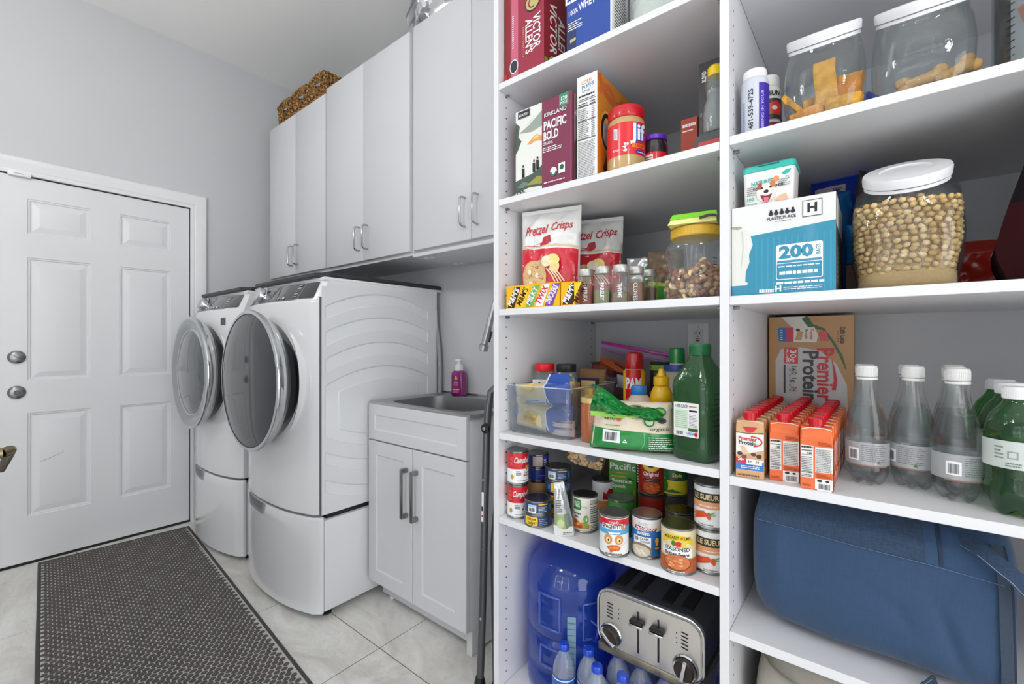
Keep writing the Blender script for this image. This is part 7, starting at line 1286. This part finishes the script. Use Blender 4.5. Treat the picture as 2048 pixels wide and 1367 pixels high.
def ctr(px, py, z, r):
    p = at(px, py, Z=z); L = math.hypot(p.x, p.y); return (p.x*(1+r/L), p.y*(1+r/L), z)
b1 = (-0.008, 1.143, y3); s0.location = b1; s0.rotation_euler.z = math.radians(0)
copy_to(s0, (0.062, 1.165, y3), 'clear sparkling water bottle at the front of the middle row', rz=-28)
copy_to(s0, (0.119, 1.122, y3), 'clear sparkling water bottle with large barcode, front of the right row beside the green bottle', rz=22)
copy_to(s0, (-0.012, 1.222, y3), 'second clear sparkling water bottle of the left row', rz=40)
copy_to(s0, (0.060, 1.262, y3), 'second clear sparkling water bottle of the middle row', rz=20)
copy_to(s0, (0.123, 1.205, y3), 'second clear sparkling water bottle of the right row', rz=-20)
copy_to(s0, (0.130, 1.300, y3), 'rearmost clear sparkling water bottle of the right row', rz=10)
# green soda bottles
GS = GL((104, 190, 122), 0.07, 0.6); GW = LQ((206, 216, 120), 0.62, 1.25); GLB = M((206, 216, 212), 0.4)
t = thing('green_soda_bottle', 'large green bottle with pale label and white cap at the right frame edge', 'bottle', (0.188, 1.088, y3), face(0.188, 1.088, 6), 'green bottles with white caps'); rb = 0.0425
GP = [(0.012, 0.004), (0.026, 0.002), (0.036, 0.010), (rb-0.001, 0.03), (rb, 0.045), (rb-0.003, 0.058), (rb-0.003, 0.068), (rb-0.002, 0.078), (rb-0.002, 0.125), (rb, 0.130), (rb-0.001, 0.145), (0.034, 0.166), (0.022, 0.182), (0.0185, 0.190), (0.0185, 0.2)]
rings = []
for r_, z in GP:
    lob = max(0, (0.045-z)/0.045); R = []
    for i in range(n_):
        a = 2*PI*i/n_; k = 1-0.15*lob*(0.5-0.5*math.cos(5*a)); R.append((r_*k*math.cos(a), r_*k*math.sin(a), max(0.0, z-0.002+0.010*lob*(0.5-0.5*math.cos(5*a)))))
    rings.append(R)
MB().loft([[(x*0.985, y*0.985, z) for x, y, z in R] for R in rings[:11]], GW, True, True).build('soda', t, sharp=70)
MB().loft(rings, GS, False, False).build('bottle_body', t, sharp=70)
a = Art(0.0006); a.rect(-0.12, 0.080, 0.12, 0.124, GLB).fine(-0.034, 0.095, -0.022, 0.118, 4, M((120, 150, 130), 0.5)).rect(-0.018, 0.096, -0.006, 0.108, M((150, 165, 158), 0.5)).rect(-0.016, 0.098, -0.008, 0.106, GLB).fine(-0.02, 0.084, -0.002, 0.092, 2, M((110, 130, 120), 0.5)).ell(0.012, 0.104, 0.012, 0.015, M((50, 120, 40), 0.4)).ell(0.014, 0.104, 0.008, 0.010, M((200, 220, 160), 0.4)).ell(0.012, 0.104, 0.006, 0.005, M((206, 40, 100), 0.4)).ell(0.012, 0.104, 0.002, 0.002, W).ell(0.008, 0.116, 0.006, 0.004, M((90, 160, 50), 0.4)).ell(0.022, 0.092, 0.008, 0.005, M((90, 160, 50), 0.4)); a.cyl(rb).build('label', t)
m = MB().lathe([(0.0195, 0.189), (0.0205, 0.190), (0.0202, 0.206), (0.018, 0.209), (0.003, 0.2093)], W, 36)
for k in range(44): m.box(-0.0004, 0.0004, 0.0198, 0.0208, 0.191, 0.205, W, mat4=Matrix.Rotation(2*PI*k/44, 4, 'Z'))
m.build('cap', t, label='white cap')
copy_to(t, (0.194, 1.185, y3), 'green bottle with white cap, second behind the large front one', rz=30)
copy_to(t, (0.196, 1.282, y3), 'green bottle with white cap, third in the row behind the front one', rz=60)
copy_to(t, (0.282, 1.180, y3), 'green bottle with white cap, cut by the right frame edge', rz=-20)

# ------------------------------------------------------------------ blue duffel and beige pouf
y4 = ZS['R4']
def fab(c, wv=0.5, sc=900):
    m = bpy.data.materials.new('fabric'); m.use_nodes = True; nt = m.node_tree; N = nt.nodes; L = nt.links; b = N['Principled BSDF']; b.inputs['Roughness'].default_value = 0.85; b.inputs['Sheen Weight'].default_value = 0.15
    tc = N.new('ShaderNodeTexCoord'); n1 = N.new('ShaderNodeTexNoise'); n2 = N.new('ShaderNodeTexNoise'); 
    for n, s_ in ((n1, (1, 1, 14)), (n2, (14, 1, 1))):
        mp = N.new('ShaderNodeMapping'); mp.inputs['Scale'].default_value = s_; L.new(tc.outputs['Object'], mp.inputs[0]); L.new(mp.outputs[0], n.inputs[0]); n.inputs['Scale'].default_value = sc/14; n.inputs['Detail'].default_value = 3
    ad = N.new('ShaderNodeMath'); ad.operation = 'ADD'; L.new(n1.outputs[0], ad.inputs[0]); L.new(n2.outputs[0], ad.inputs[1])
    mr = N.new('ShaderNodeMapRange'); mr.inputs['From Min'].default_value = 0.7; mr.inputs['From Max'].default_value = 1.3; L.new(ad.outputs[0], mr.inputs[0])
    mx = N.new('ShaderNodeMix'); mx.data_type = 'RGBA'; lc = lin(c); mx.inputs[6].default_value = (*[v*(1-wv) for v in lc], 1); mx.inputs[7].default_value = (*[min(1, v*(1+wv)) for v in lc], 1); L.new(mr.outputs[0], mx.inputs[0]); L.new(mx.outputs[2], b.inputs['Base Color'])
    bp = N.new('ShaderNodeBump'); bp.inputs['Strength'].default_value = 0.25; bp.inputs['Distance'].default_value = 0.001; L.new(ad.outputs[0], bp.inputs['Height']); L.new(bp.outputs[0], b.inputs['Normal']); return m
FB, FD = fab((42, 70, 102), 0.10, 700), fab((40, 62, 88), 0.38, 900)
t = thing('blue_duffel', 'large blue fabric bag lying on its side on the lower right shelf', 'bag', (-0.212, 1.075, y4), 0)
BW, BH, BD = 0.420, 0.292, 0.40
def duf(u, v, face_):      # u 0..1 along x, v 0..1 height
    # rounded rectangle body with sagging wrinkles
    return None
def crease(x, z):
    r = 0
    for (x0, z0, x1, z1, d, w_) in ((0.30, 0.15, 0.335, 0.04, 0.009, 0.010), (0.24, 0.14, 0.27, 0.09, 0.005, 0.010), (0.335, 0.05, 0.375, 0.015, 0.007, 0.010), (0.18, 0.17, 0.24, 0.13, 0.003, 0.014)):
        dx, dz = x1-x0, z1-z0; L2 = dx*dx+dz*dz; q = max(0, min(1, ((x-x0)*dx+(z-z0)*dz)/L2)); dd = math.hypot(x-x0-q*dx, z-z0-q*dz); r += d*math.exp(-(dd/w_)**2)*math.sin(PI*(0.1+0.8*q))
    return r
def bring(x, e, sx_):
    # cross-section outline in (y, z) for a given x
    R = []; n = 96
    for i in range(n):
        a = 2*PI*i/n; c_, s_ = math.cos(a), math.sin(a); k = (abs(c_)**5+abs(s_)**5)**(-1/5)
        y = BD/2+c_*k*(BD/2-e); z = BH/2+s_*k*(BH/2-e)
        nn = noise.noise(Vector((x*9, y*9, z*9)))*0.006+noise.noise(Vector((x*4+z*8, y*3, z*5-x*6)))*0.008
        yy = y+((nn+crease(x, z)) if c_ < 0.3 else 0)-0.012*math.exp(-((x-0.22)/0.16)**2)*max(0, -c_)
        R.append((x, yy-0.0, max(0.0, min(BH+0.004, z+nn*0.3))))
    return R
xs_ = [(0.0, 0.10), (0.004, 0.055), (0.012, 0.028), (0.028, 0.010), (0.05, 0.003)]+[(0.05+0.006*k, 0.0) for k in range(1, 53)]+[(0.376, 0.001), (0.388, 0.006), (0.398, 0.02), (0.404, 0.06)]
MB().loft([bring(x, e, 1) for x, e in xs_], FB).build('bag_body', t, sharp=80)
# darker heathered band along the top with vertical strap
def skin(o_): 
    def f(u, v, o):
        q = Vector((u, 0.0, v)); nn = noise.noise(Vector((u*9, 0, v*9)))*0.006+noise.noise(Vector((u*4+v*8, 0, v*5-u*6)))*0.008
        ed = 0.0
        zc_ = abs(v-BH/2)/(BH/2); zc_ = min(zc_, 0.9999); dy = BD/2*(1-(1-zc_**5)**(1/5)); ex_ = 0.028*max(0, 1-u/0.03)**2
        return (u, dy+nn-0.012*math.exp(-((u-0.22)/0.16)**2)-o+ex_, v)
    return f
a = Art(0.0022, 0.0004); a.poly([(0.02, 0.232), (0.285, 0.222), (0.282, 0.286), (0.02, 0.286)], FD).poly([(0.285, 0.222), (0.302, 0.2215), (0.298, 0.286), (0.282, 0.286)], FB); a.lay_on(skin(0), du=0.012, dv=0.008).build('top_panel', t, label='heathered navy top panel')
a = Art(0.0036, 0.0003); WT = M((88, 112, 142), 0.6)
a.stroke([(0.02, 0.231), (0.15, 0.226), (0.285, 0.221), (0.38, 0.212)], 0.0009, WT); a.stroke([(0.303, 0.286), (0.3055, 0.222)], 0.004, M((24, 42, 68), 0.7)); a.lay_on(skin(0), du=0.012, dv=0.008).build('stitching', t)
a = Art(0.0030, 0.0003); a.stroke([(0.374, 0.27), (0.380, 0.20), (0.383, 0.10), (0.384, 0.01)], 0.014, M((58, 72, 90), 0.7, bump=0.9, bscale=900)); a.stroke([(0.382, 0.27), (0.389, 0.20), (0.392, 0.10), (0.393, 0.01)], 0.003, M((20, 36, 60), 0.7)); a.lay_on(skin(0), du=0.012, dv=0.008).build('zipper', t, label='grey zipper tape')
def strap(pts, wd, name, th=0.0025):
    m = MB(); n = len(pts); bm = bmesh.new(); pts = [Vector(p) for p in pts]; rows = []
    for i, p in enumerate(pts):
        d = (pts[min(n-1, i+1)]-pts[max(0, i-1)]).normalized(); s_ = d.cross(Vector((0, -1, 0.25))).normalized()*wd/2; nn = d.cross(s_).normalized()*th
        rows.append([bm.verts.new(p+s_+nn), bm.verts.new(p-s_+nn), bm.verts.new(p-s_-nn), bm.verts.new(p+s_-nn)])
    for a_, b_ in zip(rows, rows[1:]):
        for k in range(4): bm.faces.new((a_[k], a_[(k+1) % 4], b_[(k+1) % 4], b_[k]))
    bm.faces.new(rows[0][::-1]); bm.faces.new(rows[-1]); bmesh.ops.recalc_face_normals(bm, faces=bm.faces)
    m.take(bm, FD); o = m.build(name, t, sharp=60); side = [p+(pts[min(n-1, i+1)]-pts[max(0, i-1)]).normalized().cross(Vector((0, -1, 0.25))).normalized()*wd*0.38+Vector((0, -th-0.0012, 0)) for i, p in enumerate(pts)]
    MB().tube(side, 0.0005, M((150, 164, 184), 0.6), 5).build('strap_stitching', o); return o
strap([(0.33, 0.02, 0.268), (0.355, -0.010, 0.262), (0.372, -0.025, 0.250), (0.390, -0.030, 0.236), (0.415, -0.028, 0.205), (0.44, -0.01, 0.165)], 0.024, 'carry_strap')
strap([(0.300, 0.012, 0.006), (0.288, -0.022, 0.010), (0.296, -0.040, 0.007), (0.316, -0.048, -0.012), (0.34, -0.042, -0.04), (0.37, -0.03, -0.03)], 0.022, 'hanging_strap')
PF = M((188, 182, 170), 0.85, bump=0.5, bscale=500, var=0.1, vscale=80)
t = thing('beige_cushion', 'rounded beige canvas cushion at the bottom of the right bay', 'cushion', (0.02, 1.28, ZS['R6'] if 'R6' in ZS else ZS['R5']), 0)
def cush(i, j):
    a = 2*PI*i; b = PI*(j-0.5); c_, s_ = math.cos(a), math.sin(a); k = (abs(c_)**4+abs(s_)**4)**(-1/4); q = math.copysign(abs(math.sin(b))**0.6, math.sin(b)); r = abs(math.cos(b))**0.35
    return (0.235*c_*k*r, 0.225*s_*k*r, 0.186+0.186*q)
MB().grid(64, 32, cush, PF).build('cushion_body', t, sharp=80)
MB().tube([(0.236*math.cos(a)*(abs(math.cos(a))**4+abs(math.sin(a))**4)**(-1/4)*0.93, 0.226*math.sin(a)*(abs(math.cos(a))**4+abs(math.sin(a))**4)**(-1/4)*0.93, 0.318+0.02*math.sin(a*2)) for a in [2*PI*k/60 for k in range(60)]], 0.003, M((150, 144, 130), 0.8), 8, closed=True).build('piping', t)
